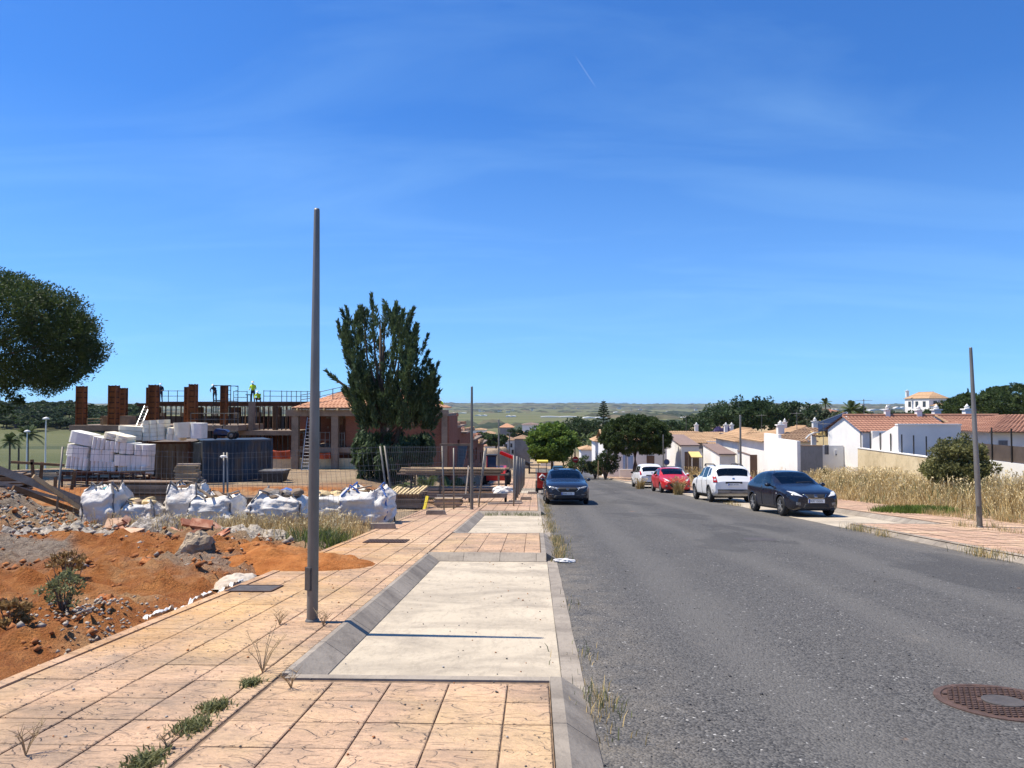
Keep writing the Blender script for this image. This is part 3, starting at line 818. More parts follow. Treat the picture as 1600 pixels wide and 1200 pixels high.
while y < 80:
    yc = y + TS / 2
    far = yc > 14.2
    for xc, w in cols: tile(xc, yc, w, TS, far)
    inbay = any(a - 0.02 < yc + TS / 2 and yc - TS / 2 < b_ + 0.22 for a, b_ in BAYS)
    if not inbay:
        for i in range(5):
            w = TS if i < 4 else 0.285
            xc = -1.83 + TS * i + w / 2
            tile(xc, yc, w, TS, far and yc > 16.9)
    y += TS
far_o = far_tiles.build('paving_tiles', 'paving_far', walk, fixn=False); far_o['kind'] = 'stuff'
# border stones on the lot side
def slab(name, m, parent, poly, y0, y1, seg=1):
    """prism of a (x, lift) section along the street"""
    b = MB(); n = len(poly)
    for k in range(seg + 1):
        y = y0 + (y1 - y0) * k / seg
        for x, l in poly: b.v.append((x, y, street_z(y) + l))
    for k in range(seg):
        for i in range(n):
            a = k * n + i; c = k * n + (i + 1) % n
            b.f.append((a, c, c + n, a + n)); b.m.append(0)
    b.f.append(tuple(range(n - 1, -1, -1))); b.m.append(0); b.f.append(tuple(seg * n + i for i in range(n))); b.m.append(0)
    return b.build(name, m, parent)
edge = bpy.data.objects.new('kerb', None); C.objects.link(edge); struct(edge)
y = -5.0
while y < 60:
    slab('border_stone', 'paving_far', edge, [(WL - 0.003, -0.2), (WL - 0.003, HW + .006), (WL + 0.10, HW + .006), (WL + 0.10, -0.2)], y + .005, y + 0.995)
    y += 1.0
# sloping kerb stones round the bays
SEC = [(WK + .003, -0.15), (WK + .003, HW + .008), (WK + .05, HW + .008), (KB, 0.012), (KB, -0.15)]
for a, b_ in BAYS:
    y = a
    while y < b_ - 0.05:
        e = min(y + 0.98, b_ - 0.02)
        slab('kerb_stone', 'kerb_concrete', edge, SEC, y + .004, e - .004)
        y = e
    # far end across the bay
    x = WK + 0.008
    while x < 0.19:
        xe = min(x + 0.62, 0.19)
        bb = MB()
        pr = [(b_ - 0.02, 0.012), (b_ + 0.20, HW + .008), (b_ + 0.26, HW + .008), (b_ + 0.26, -0.15), (b_ - 0.02, -0.15)]
        bb.prism([(yy, street_z(yy) + l) for yy, l in pr], 'x', x + .003, xe - .003)
        bb.build('kerb_stone', 'kerb_concrete', edge)
        x = xe
    # near end (hidden step): upright stones
    bb = MB(); bb.prism([(yy, street_z(yy) + l) for yy, l in [(a - .10, -.15), (a - .10, HW + .004), (a - .004, HW + .004), (a - .004, -.15)]], 'x', WK + .06, 0.10)
    bb.build('kerb_stone', 'kerb_concrete', edge)
# kerb between bulges and road
SEC2 = [(0.105, -0.15), (0.105, HW + .006), (0.185, HW + .006), (0.37, 0.010), (0.37, -0.15)]
for a, b_ in ((-5, BAYS[0][0]), (BAYS[0][1] + .27, BAYS[1][0]), (BAYS[1][1] + .27, BAYS[2][0]), (BAYS[2][1] + .3, 80)):
    y = b_
    while y > a + 0.05:
        e = max(y - 0.98, a)
        slab('kerb_stone', 'kerb_concrete', edge, SEC2, e + .004, y - .004)
        y = e

# ------------------------------------------------------------------ right side walk
RB = 10.4
RBAYS = [(2.0, 12.6), (20.2, 44.0), (52, 70)]
rw = bpy.data.objects.new('sidewalk_right', None); C.objects.link(rw); struct(rw)
strip('walk_slab', RB + .2, 13.6, -6, 150, HW - .01, 'joint', 1, 2.0, parent=rw)
prev = -6
for a, b_ in RBAYS + [(150, 151)]:
    if a > prev + .5: strip('walk_slab', RX1 + .1, RB + .2, prev, a, HW - .01, 'joint', 1, 2.0, parent=rw)
    prev = b_ + .2
for a, b_ in RBAYS:
    struct(strip('parking_bay', RX1 - .06, RB, a - .1, b_ + .25, 0.004, 'bay_concrete', 3, 0.6, 0.03))
rt = MB()
y = -2
while y < 100:
    yc = y + TS / 2; g = 0.012
    inb = any(a - .2 < yc < b_ + .4 for a, b_ in RBAYS)
    x = 8.36
    while x < 13.5:
        if not (inb and x < RB + .24):
            za, zb = street_z(y + g) + HW, street_z(y + TS - g) + HW
            j = rng.uniform(-.004, .004)
            rt.add([(x + g, y + g, za + j), (x + TS - g, y + g, za + j), (x + TS - g, y + TS - g, zb + j), (x + g, y + TS - g, zb + j)], [(0, 1, 2, 3)])
        x += TS
    y += TS
o = rt.build('paving_tiles', 'paving_far', rw, fixn=False); o['kind'] = 'stuff'
for a, b_ in ((-6, RBAYS[0][0]), (RBAYS[0][1] + .2, RBAYS[1][0]), (RBAYS[1][1] + .2, RBAYS[2][0]), (RBAYS[2][1] + .2, 100)):
    y = a
    while y < b_ - .05:
        e = min(y + 1.0, b_)
        slab('kerb_stone', 'kerb_concrete', edge, [(RX1 - .02, -.15), (RX1 - .02, 0.012), (RX1 + .16, HW + .006), (RX1 + .205, HW + .006), (RX1 + .205, -.15)], y + .004, e - .004)
        y = e
for a, b_ in RBAYS:
    y = a
    while y < b_:
        e = min(y + 1.0, b_ + .2)
        slab('kerb_stone', 'kerb_concrete', edge, [(RB - .02, -.15), (RB - .02, .012), (RB + .17, HW + .006), (RB + .215, HW + .006), (RB + .215, -.15)], y + .004, e - .004)
        y = e
    bb = MB(); bb.prism([(yy, street_z(yy) + l) for yy, l in [(b_ - .02, .012), (b_ + .2, HW + .008), (b_ + .26, HW + .008), (b_ + .26, -.15), (b_ - .02, -.15)]], 'x', RX1, RB - .03)
    bb.build('kerb_stone', 'kerb_concrete', edge)
    bb = MB(); bb.prism([(yy, street_z(yy) + l) for yy, l in [(a - .10, -.15), (a - .10, HW + .004), (a - .004, HW + .004), (a - .004, -.15)]], 'x', RX1 + .2, RB + .16)
    bb.build('kerb_stone', 'kerb_concrete', edge)

# ------------------------------------------------------------------ covers and grates
def slope_thing(name, label, cat, x, y, lift, group=None):
    return thing(name, label, cat, (x, y, street_z(y) + lift), 0, group, rx=-TILT)
p = on_street(1568, 1098)
mh = slope_thing('manhole_cover', 'large round rusty brown manhole cover with a grid of studs', 'manhole', p.x, p.y, 0.004)
MB().lathe((0, 0, 0), [(0.43, -0.03), (0.43, 0.004), (0.385, 0.007), (0.38, 0.0)], 40).build('rim', 'cast_iron', mh)
MB().lathe((0, 0, 0), [(0.378, -0.03), (0.378, 0.002), (0.0, 0.002)], 40).build('lid', 'cast_iron', mh)
st = MB()
for i in range(-9, 10):
    for j in range(-9, 10):
        x, y = i * 0.04 + (0.02 if j % 2 else 0), j * 0.04
        r = math.hypot(x, y)
        if 0.155 < r < 0.36: st.box((x, y, 0.007), (0.027, 0.022, 0.010))
st.build('studs', 'cast_iron', mh)['kind'] = 'stuff'
MB().lathe((0, 0, 0), [(0.135, 0.0), (0.135, 0.012), (0.12, 0.014), (0.0, 0.010)], 28).build('centre_disc', 'cast_grey', mh)
p = on_street(1187, 843)
mh = slope_thing('manhole_cover', 'grey round manhole cover in a pale ring of mortar', 'manhole', p.x, p.y, 0.004)
MB().lathe((0, 0, 0), [(0.52, -0.02), (0.50, 0.001), (0.36, 0.004)], 36).build('mortar_ring', 'asphalt', mh)
MB().lathe((0, 0, 0), [(0.355, -0.02), (0.355, 0.006), (0.32, 0.008), (0.0, 0.006)], 36).build('lid', 'cast_grey', mh)
p = on_street(604, 846, HW)
gr = slope_thing('drain_grate', 'rusty rectangular grate set in the paving near the bulk bags', 'grate', p.x, p.y, HW + .004)
MB().bx(-.39, .39, -.29, .29, -.02, 0.002).build('pit', 'dark_iron', gr)
for k in range(13):
    MB().bx(-.36 + k * .057, -.33 + k * .057, -.27, .27, 0.003, .014).build('slat', 'cast_iron', gr)
fr = MB(); fr.bx(-.41, .41, -.31, -.28, 0, .012).bx(-.41, .41, .28, .31, 0, .012).bx(-.41, -.38, -.28, .28, 0, .012).bx(.38, .41, -.28, .28, 0, .012)
fr.build('frame', 'cast_iron', gr)
p = on_street(398, 920, HW)
cv = slope_thing('access_cover', 'dark square iron access cover at the edge of the paving', 'cover', p.x, p.y, HW + .003)
MB().bx(-.25, .25, -.2, .2, -.02, .006).build('lid', 'cast_grey', cv)
f2 = MB(); f2.bx(-.28, .28, -.235, -.205, 0, .010).bx(-.28, .28, .205, .235, 0, .010).bx(-.28, -.253, -.205, .205, 0, .010).bx(.253, .28, -.205, .205, 0, .010)
f2.build('frame', 'cast_iron', cv)

# tarred seam where two lanes of asphalt meet
b = MB(); sp_ = [on_street(px, py) for px, py in ((1075, 838), (1130, 856), (1200, 882), (1290, 912), (1380, 944), (1480, 974), (1560, 996), (1680, 1030))]
fine_ = []
for a_, c_ in zip(sp_[:-1], sp_[1:]):
    for k in range(14): fine_.append(a_.lerp(c_, k / 14))
rs_ = random.Random(3)
for k, q in enumerate(fine_):
    w = rs_.uniform(.004, .016); dx = rs_.uniform(-.015, .015)
    b.v += [(q.x + dx, q.y - w, street_z(q.y - w) + .003), (q.x + dx, q.y + w, street_z(q.y + w) + .003)]
    if k: n_ = len(b.v); b.f.append((n_ - 4, n_ - 2, n_ - 1, n_ - 3)); b.m.append(0)
struct(b.build('asphalt_seam', 'pebble', fixn=False))
# ------------------------------------------------------------------ loose chips on the asphalt and crumbs on the paving
def rocks_mesh(name, pts, sizes, mats, midx=None, flat=0.6, seed=1):
    """many small lumpy stones joined in one mesh: deformed octahedra"""
    r = np.random.default_rng(seed); n = len(pts)
    base = np.array([(1, 0, 0), (0, 1, 0), (-1, 0, 0), (0, -1, 0), (0, 0, 1), (0, 0, -1)], float)
    fc = np.array([(0, 1, 4), (1, 2, 4), (2, 3, 4), (3, 0, 4), (1, 0, 5), (2, 1, 5), (3, 2, 5), (0, 3, 5)])
    ang = r.random(n) * 6.28; ca, sa = np.cos(ang), np.sin(ang)
    v = base[None] * r.uniform(0.6, 1.15, (n, 6, 1)) + r.normal(0, .12, (n, 6, 3))
    v = v * np.asarray(sizes)[:, None, None] * 0.5
    v[..., 2] *= flat
    x = v[..., 0] * ca[:, None] - v[..., 1] * sa[:, None]; y = v[..., 0] * sa[:, None] + v[..., 1] * ca[:, None]
    v = np.stack([x, y, v[..., 2]], -1) + np.asarray(pts)[:, None, :]
    f = (fc[None] + 6 * np.arange(n)[:, None, None]).reshape(-1, 3)
    return np_mesh(name, v.reshape(-1, 3), f, mats, False, None if midx is None else np.repeat(midx, 8))
n = 15000
yy = 2.6 + 26 * nr.random(n) ** 1.9
xx = RX0 + (RX1 - RX0) * nr.random(n)
keep = (nr.random(n) < 0.25 + 0.75 * np.exp(-((xx - RX0) / 1.3)) + 0.35 * (fbm(xx, yy, 1.5, 3) > .55)); xx, yy = xx[keep], yy[keep]
sz = nr.uniform(0.006, 0.017, len(xx)) * (1 + 1.2 * (nr.random(len(xx)) > .97))
mi = (nr.random(len(xx)) > 0.955).astype(int)
o = link('loose_chippings', rocks_mesh('loose_chippings', np.stack([xx, yy, street_zv(yy) + sz * .15 + .001], -1), sz, ['pebble', 'pebble_light'], mi))
tag(o, 'loose grey chippings scattered over the worn asphalt', 'chippings', kind='stuff')
n = 520
yy = 2.6 + 18 * nr.random(n) ** 1.6; xx = nr.uniform(-3.7, 0.15, n)
inb = np.zeros(n, bool)
for a, b_ in BAYS: inb |= (yy > a - .12) & (yy < b_ + .3) & (xx > WK - .02)
zz = street_zv(yy) + np.where(inb, 0.006, HW + .002)
keep = ~(inb & (xx < KB + .03)); xx, yy, zz = xx[keep], yy[keep], zz[keep]
sz = nr.uniform(0.008, 0.032, len(xx)) * nr.random(len(xx)) ** .6 + .004
o = link('paving_crumbs', rocks_mesh('paving_crumbs', np.stack([xx, yy, zz + sz * .15], -1), sz, ['pebble', 'soil_clod', 'pebble_light'], nr.choice([0, 0, 1, 1, 2], len(xx))))
tag(o, 'dark and orange crumbs strewn over paving and parking bay', 'crumbs', kind='stuff')
# ------------------------------------------------------------------ lamp posts without lamps
def pole(px, py, top, label, x=None, y=None, lean=(0, 0), r0=0.068, r1=0.038, H=4.1, door=True, lift=HW):
    if x is None:
        p = on_street(px, py, lift); x, y = p.x, p.y
    z = street_z(y) + lift if x < 12.5 else tz(x, y)
    t = thing('lamp_post', label, 'pole', (x, y, z), 0, 'bare steel lamp posts along the street', rx=lean[1], ry=lean[0])
    MB().lathe((0, 0, 0), [(r0, 0), (r0 * .98, H * .25), (r0 * .82, H * .6), (r1, H - .02), (r1 * .9, H), (0, H)], 18).build('shaft', 'galvanised', t, True)
    MB().lathe((0, 0, 0), [(r0 * 1.28, 0.0), (r0 * 1.28, .012), (r0 * 1.05, .03)], 18).build('base_collar', 'galvanised', t, True)
    if door:
        MB().box((-r0 * .55, -r0 * .82, .42), (.07, .03, .22), rz=R(-32)).build('service_door', 'cast_grey', t)
    return t
pole(488, 971, 328, 'bare grey steel lamp post standing alone beside the dirt spill', H=4.04, lean=(R(0.2), 0), r0=.054, r1=.028)
pole(737, 796, 617, 'bare steel lamp post behind the second parking bay by the timber stacks', H=4.15, r0=.056, r1=.036, door=False)
pole(1531, 824, 544, 'bare steel lamp post at the edge of the dry grass', H=4.45, lean=(R(-1.9), 0), r0=.066, r1=.036)
XR = 11.7
for yv, h, lb in ((43.5, 4.35, 'bare steel lamp post behind the white car with roof rails'), (68.5, 4.2, 'bare steel lamp post behind the red car'), (92.5, 4.2, 'bare steel lamp post in front of the umbrella pine'), (120, 4.3, 'bare steel lamp post at the bend beyond the umbrella pine')):
    pole(0, 0, 0, lb, x=XR - max(0, (yv - 60) * .02), y=yv, H=h, r0=.07, r1=.05, door=False)
for yv, lb in ((46.8, 'bare steel lamp post rising behind the timber stacks, past the steel door frame'), (66.5, 'bare steel lamp post beside the fence and brick houses')):
    pole(0, 0, 0, lb, x=-2.25, y=yv, H=4.3, r0=.06, r1=.045, door=False)
# ------------------------------------------------------------------ cars (front towards local -Y)
def text_mesh(txt, size, mat, name='lettering'):
    cu = bpy.data.curves.new(name, 'FONT'); cu.body = txt; cu.size = size; cu.align_x = 'CENTER'; cu.align_y = 'CENTER'; cu.extrude = 0.001
    o = bpy.data.objects.new(name, cu); C.objects.link(o)
    dg = bpy.context.evaluated_depsgraph_get(); dg.update()
    me = bpy.data.meshes.new_from_object(o.evaluated_get(dg))
    bpy.data.objects.remove(o); bpy.data.curves.remove(cu)
    me.name = name; me.materials.clear(); me.materials.append(M(mat))
    return me
def smooth1(a, k=5):
    k |= 1; w = np.hanning(k + 2)[1:-1]; w /= w.sum()
    p = np.concatenate([np.full(k // 2, a[0]), a, np.full(k // 2, a[-1])])
    return np.convolve(p, w, 'valid')
def chaikin(pts, n=2):
    pts = np.asarray(pts, float)
    for _ in range(n):
        q = np.empty((2 * len(pts) - 2, 2))
        q[0::2] = .78 * pts[:-1] + .22 * pts[1:]; q[1::2] = .22 * pts[:-1] + .78 * pts[1:]
        pts = np.vstack([pts[:1], q, pts[-1:]])
    return pts
def car(name, label, loc, rz, P, rx=-TILT):
    root = thing(name, label, 'car', loc, 0, 'cars parked along the street')
    # yaw first, then lean the car with the street
    root.rotation_mode = 'QUATERNION'
    root.rotation_quaternion = Euler((rx, 0, 0)).to_quaternion() @ Euler((0, 0, rz)).to_quaternion()
    L, T = P['L'], np.array(P['T'], float)
    NS, NV = int(L / 0.032), 46
    s = np.linspace(0, L, NS)
    cols_ = [smooth1(np.interp(s, T[:, 0], T[:, k]), P.get('blur', 9)) for k in range(1, 6)]
    zb, zs, zt, ws, wt = cols_
    grid = np.zeros((NS, 2 * NV - 1, 3))
    for i in range(NS):
        d = max(min(.09, .45 * (zt[i] - zs[i])), .006)
        hw = zt[i] - zs[i]
        pts = [(0, zb[i]), (ws[i] * .84, zb[i]), (ws[i] * .955, zb[i] + .07), (ws[i] * .985, zb[i] + .35 * (zs[i] - zb[i])), (ws[i], zb[i] + .66 * (zs[i] - zb[i])), (ws[i] * .985, zs[i] - .07),
               (ws[i] * .955, zs[i]), (wt[i] + .35 * (ws[i] * .955 - wt[i]) * (hw > .2) + (.55 * (ws[i] * .955 - wt[i])) * (hw <= .2), zs[i] + .62 * hw), (wt[i], zt[i] - d), (wt[i] * .82, zt[i] - d * .28), (wt[i] * .4, zt[i] - d * .05), (0, zt[i])]
        c = chaikin(pts, 2)
        seg = np.r_[0, np.cumsum(np.hypot(*np.diff(c, axis=0).T))]
        u = np.linspace(0, seg[-1], NV)
        xx_ = np.interp(u, seg, c[:, 0]); zz_ = np.interp(u, seg, c[:, 1])
        grid[i, :, 0] = np.r_[xx_, -xx_[-2::-1]]; grid[i, :, 1] = s[i] - L / 2; grid[i, :, 2] = np.r_[zz_, zz_[-2::-1]]
    V = grid.reshape(-1, 3); K = 2 * NV - 1
    ii, jj = np.meshgrid(np.arange(NS - 1), np.arange(K - 1), indexing='ij')
    a = (ii * K + jj).ravel()
    Fq = np.stack([a, a + 1, a + K + 1, a + K], -1)
    cen = V[Fq].mean(1)
    nrm = np.cross(V[Fq[:, 2]] - V[Fq[:, 0]], V[Fq[:, 3]] - V[Fq[:, 1]]); nrm /= np.linalg.norm(nrm, axis=1)[:, None] + 1e-9
    out = np.sign((nrm * (cen - np.array([0, 0, .6]))).sum(1)); nrm *= out[:, None]
    Fq = np.where(out[:, None] < 0, Fq[:, ::-1], Fq)
    bm = bmesh.new()
    bv = [bm.verts.new(v) for v in V]
    for f in Fq:
        try: bm.faces.new([bv[k] for k in f])
        except ValueError: pass
    for row in (0, NS - 1):
        try: bm.faces.new([bv[row * K + k] for k in range(K)])
        except ValueError: pass
    bmesh.ops.recalc_face_normals(bm, faces=bm.faces); bm.normal_update()
    bvh = BVHTree.FromBMesh(bm); bm.free()
    def inpoly(px, py, poly):
        r = np.zeros(len(px), bool); n = len(poly)
        for i in range(n):
            x0, y0 = poly[i]; x1, y1 = poly[(i + 1) % n]
            c = ((y0 > py) != (y1 > py)) & (px < (x1 - x0) * (py - y0) / (y1 - y0 + 1e-12) + x0)
            r ^= c
        return r
    sy = cen[:, 1] + L / 2
    region = np.zeros(len(Fq), int)          # 0 paint
    side = np.abs(nrm[:, 0]) > 0.52
    for k, poly in enumerate(P['side_windows']):
        m = side & inpoly(sy, cen[:, 2], poly)
        region[m & (cen[:, 0] > 0)] = 10 + 2 * k; region[m & (cen[:, 0] < 0)] = 11 + 2 * k
    jf = np.repeat(np.arange(K - 1)[None], NS - 1, 0).ravel()
    def cols_within(i, w):
        xm = np.abs((grid[i, :-1, 0] + grid[i, 1:, 0]) / 2); zm = (grid[i, :-1, 2] + grid[i, 1:, 2]) / 2
        return np.isin(jf, np.nonzero((xm < w) & (zm > .7))[0])
    y0, y1, w0, w1 = P['screen']     # station range + half widths bottom/top
    region[(sy > y0) & (sy < y1) & cols_within(int((y0 * .45 + y1 * .55) / L * NS), (w0 + w1) / 2)] = 2
    z0, z1, w0, w1 = P['rear']
    topz = grid[:, NV - 1, 2]; st_ = [i for i in range(int(NS * .6), NS) if z0 < topz[i] < z1]
    region[(sy > s[st_[0]]) & (sy < s[st_[-1]]) & cols_within(st_[len(st_) // 2], (w0 + w1) / 2) & (cen[:, 2] > z0 - .05)] = 3
    wr = P['wheel_r']
    for yw in P['axles']:
        r = np.hypot(sy - yw, cen[:, 2] - wr)
        region[(r < wr + .055) & (np.abs(cen[:, 0]) > .45)] = -1
    keep = region == 0
    def sub(mask, nm, mat, parent=root, off=0.0, smooth=True):
        f = Fq[mask]
        if not len(f): return None
        u, inv = np.unique(f, return_inverse=True)
        return link(nm, np_mesh(nm, V[u], inv.reshape(-1, 4), mat, smooth), parent)
    paint = P['paint']
    # body with end caps
    f = Fq[keep]; u, inv = np.unique(f, return_inverse=True)
    bodyo = link('body', np_mesh('body', V[u], inv.reshape(-1, 4), paint, True), root)
    for row in (0, NS - 1):
        MB().add([tuple(v) for v in V[row * K:(row + 1) * K]], [tuple(range(K))]).build('end_panel', paint, root)
    sub(region == 2, 'windscreen', P.get('glass', 'car_glass')); sub(region == 3, 'rear_window', P.get('rear_glass', 'tinted_glass'))
    for k in range(len(P['side_windows'])):
        for d in (0, 1): sub(region == 10 + 2 * k + d, 'side_window', P.get('side_glass', 'car_glass'))
    def patch(nm, quad, view, mat, off=0.011, n=10, parent=root, thick=True):
        """quad: 4 corners in the view plane; laid on the body surface"""
        Mx = {'side': (lambda u, v: ((2, u - L / 2, v), (-1, 0, 0))), 'sidel': (lambda u, v: ((-2, u - L / 2, v), (1, 0, 0))), 'front': (lambda u, v: ((u, -L, v), (0, 1, 0))),
              'back': (lambda u, v: ((u, L, v), (0, -1, 0))), 'top': (lambda u, v: ((u, v - L / 2, 3), (0, 0, -1)))}[view]
        b = MB(); q = [np.array(c, float) for c in quad]; pts = []
        for j in range(n + 1):
            for i in range(n + 1):
                a_, b_ = i / n, j / n
                w = q[0] * (1 - a_) * (1 - b_) + q[1] * a_ * (1 - b_) + q[2] * a_ * b_ + q[3] * (1 - a_) * b_
                o_, d_ = Mx(w[0], w[1])
                h = bvh.ray_cast(Vector(o_), Vector(d_))
                for kk in range(14):
                    if h[0] is not None: break
                    w = w * (.985, 1); o_, d_ = Mx(w[0], w[1]); h = bvh.ray_cast(Vector(o_), Vector(d_))
                if h[0] is None: return None
                nn = h[1] if h[1].dot(Vector(d_)) < 0 else -h[1]
                pts.append(h[0] + nn * off)
        b.v = [tuple(p_) for p_ in pts]
        for j in range(n):
            for i in range(n):
                k = j * (n + 1) + i; b.f.append((k, k + 1, k + n + 2, k + n + 1)); b.m.append(0)
        # skirt back into the body so that it has thickness
        ring = [i for i in range(n + 1)] + [k * (n + 1) + n for k in range(1, n + 1)] + [n * (n + 1) + i for i in range(n - 1, -1, -1)] + [k * (n + 1) for k in range(n - 1, 0, -1)]
        o0 = len(b.v); d_ = Vector(Mx(0, 0)[1])
        for k in ring: b.v.append(tuple(Vector(b.v[k]) + d_ * (off + .012)))
        for k in range(len(ring)):
            k2 = (k + 1) % len(ring); b.f.append((ring[k], ring[k2], o0 + k2, o0 + k)); b.m.append(0)
        return b.build(nm, mat, parent, True)
    # wheels
    W = P['W']
    for yw in P['axles']:
        for sg in (-1, 1):
            xw = sg * (W / 2 - .105)
            wh = bpy.data.objects.new('wheel', None); C.objects.link(wh); wh.parent = root; wh.location = (xw, yw - L / 2, wr)
            t_ = .095
            MB().lathe((0, 0, 0), [(wr * .64, -t_), (wr * .9, -t_), (wr * .985, -t_ * .7), (wr, 0), (wr * .985, t_ * .7), (wr * .9, t_), (wr * .64, t_)], 28, axis='x').build('tyre', 'rubber', wh, True)
            rb = MB(); rr = wr * .66
            ox = sg * (t_ - .012)
            rb.lathe((0, 0, 0), [(rr, ox), (rr * .93, ox + sg * .004), (rr * .9, ox - sg * .03), (rr * .97, -ox)], 24, axis='x')
            rb.lathe((0, 0, 0), [(rr * .24, ox - sg * .02), (rr * .22, ox + sg * .006), (.001, ox + sg * .008)], 14, axis='x')
            ns = P.get('spokes', 5)
            for k in range(ns):
                an = 2 * math.pi * k / ns + .3
                p0 = Vector((ox - sg * .006, math.cos(an) * rr * .16, math.sin(an) * rr * .16)); p1 = Vector((ox - sg * .004, math.cos(an) * rr * .94, math.sin(an) * rr * .94))
                rb.bar(p0, p1, .055 if ns < 7 else .035, .02, roll=math.pi / 2 if False else 0)
            rb.build('rim', P.get('rim', 'rim_alloy'), wh)
            MB().lathe((0, 0, 0), [(rr * .95, ox - sg * .055), (.001, ox - sg * .055)], 20, axis='x').build('brake_disc', 'dark_iron', wh)
            # liner of the wheel arch and its lip
            al = MB(); n = 16; rl = wr + .062
            for k in range(n + 1):
                an = math.pi * (-0.08 + 1.16 * k / n)
                for x_ in (sg * (W / 2 - .30), sg * (W / 2 - .03)):
                    al.v.append((x_, yw - L / 2 + rl * math.cos(an), wr + rl * math.sin(an)))
            for k in range(n):
                q = 2 * k; al.f.append((q, q + 1, q + 3, q + 2)); al.m.append(0)
            al.build('arch_liner', 'black_plastic', root)
            lp = MB(); pts = []
            for k in range(n + 1):
                an = math.pi * (-0.02 + 1.04 * k / n); y_ = yw - L / 2 + (rl + .004) * math.cos(an); z_ = wr + (rl + .004) * math.sin(an)
                h = bvh.ray_cast(Vector((sg * 2, y_, z_)), Vector((-sg, 0, 0)))
                x_ = h[0].x if h[0] is not None else sg * W / 2
                pts.append((x_ + sg * .002, y_, z_))
            lp.path(pts, .020 if P.get('clad') else .014, 6)
            lp.build('arch_trim', 'black_plastic' if P.get('clad') else paint, root, True)
    # floor + interior
    zbelt = P['belt']
    MB().bx(-W / 2 + .20, W / 2 - .20, -L / 2 + .50, L / 2 - .55, .18, .25).build('underbody', 'black_plastic', root)
    tub = MB(); ys_, ye_ = P['cabin']
    tub.bx(-W / 2 + .14, W / 2 - .14, ys_ - L / 2, ye_ - L / 2, .26, zbelt - .28)
    tub.box((0, ys_ - L / 2 + .12, zbelt - .16), (W - .34, .5, .26))
    tub.build('interior', 'car_interior', root)
    for sg in (-1, 1):
        st = MB()
        st.box((sg * .36, P['seat'] - L / 2, zbelt + .02), (.46, .15, .60), rx=R(12)); st.box((sg * .36, P['seat'] - L / 2 + .09, zbelt + .38), (.24, .09, .18), rx=R(10))
        st.build('seat', 'car_interior', root)
        s2 = MB(); s2.box((sg * .33, P['seat'] + .85 - L / 2, zbelt - .02), (.55, .14, .42), rx=R(14)); s2.box((sg * .36, P['seat'] + .92 - L / 2, zbelt + .24), (.2, .08, .13))
        s2.build('rear_seat', 'car_interior', root)
    sw = MB(); cx_ = -.36 if P.get('rhd') else .36
    c0 = Vector((cx_, P['seat'] - .52 - L / 2, zbelt - .02))
    pts = [c0 + Vector((.18 * math.cos(k * math.pi / 8), .06 * math.sin(k * math.pi / 8), .17 * math.sin(k * math.pi / 8))) for k in range(17)]
    sw.path(pts, .014, 6); sw.build('steering_wheel', 'black_plastic', root)
    # mirrors
    my, mz = P['mirror']
    for sg in (-1, 1):
        mo = MB(); c_ = Vector((sg * (W / 2 + .085), my - L / 2, mz))
        prof = [(.001, -.055), (.055, -.05), (.082, -.01), (.085, .035), (.078, .05)]
        n = 14; b0 = len(mo.v)
        for r_, y_ in prof:
            for k in range(n):
                an = 2 * math.pi * k / n; mo.v.append((c_.x + r_ * 1.15 * math.cos(an), c_.y + y_, c_.z + r_ * .8 * math.sin(an)))
        for q in range(len(prof) - 1):
            for k in range(n):
                a_ = b0 + q * n + k; bb_ = b0 + q * n + (k + 1) % n; mo.f.append((a_, bb_, bb_ + n, a_ + n)); mo.m.append(0)
        mo.f.append(tuple(b0 + (len(prof) - 1) * n + k for k in range(n))); mo.m.append(0)
        mo.bar(c_ + Vector((-sg * .13, .0, -.045)), c_ + Vector((-sg * .03, .01, -.03)), .05, .035)
        mo.build('mirror', P.get('mirror_mat', paint), root, True)
    for nm, quad, view, mat in P['patches']:
        if view == 'sides':
            patch(nm, quad, 'side', mat); patch(nm, quad, 'sidel', mat)
        elif view in ('fronts', 'backs'):
            patch(nm, quad, view[:-1], mat)
            patch(nm, [(-u, v) for u, v in quad][::-1], view[:-1], mat)
        else: patch(nm, quad, view, mat)
    # number plate with its characters
    txt, pw, pz, where = P['plate']
    sgn = -1 if where == 'front' else 1
    h = bvh.ray_cast(Vector((0, sgn * L, pz)), Vector((0, -sgn, 0)))
    py_ = (h[0].y if h[0] is not None else sgn * L / 2) + sgn * .02
    pl = MB(); pl.bx(-.26, .26, py_ - .012, py_ + .012, pz - .055, pz + .055)
    plo = pl.build('number_plate', 'plate', root)
    MB().bx(-.258, -.215, py_ + sgn * .013, py_ + sgn * .015, pz - .053, pz + .053).build('blue_band', 'plate_blue', plo) if sgn < 0 else MB().bx(.215, .258, py_ + sgn * .013, py_ + sgn * .015, pz - .053, pz + .053).build('blue_band', 'plate_blue', plo)
    to = link('lettering', text_mesh(txt, .095, 'plate_text'), plo)
    to.location = (.015 * -sgn * -1, py_ + sgn * .0145, pz); to.rotation_euler = (R(90), 0, 0 if sgn < 0 else R(180))
    return root, patch, bvh

def seams(ys, z0, z1):
    return [('door_seam', [(y, z0), (y + .012, z0), (y + .012 + dx, z1), (y + dx, z1)], 'sides', 'black_plastic') for y, dx in ys]

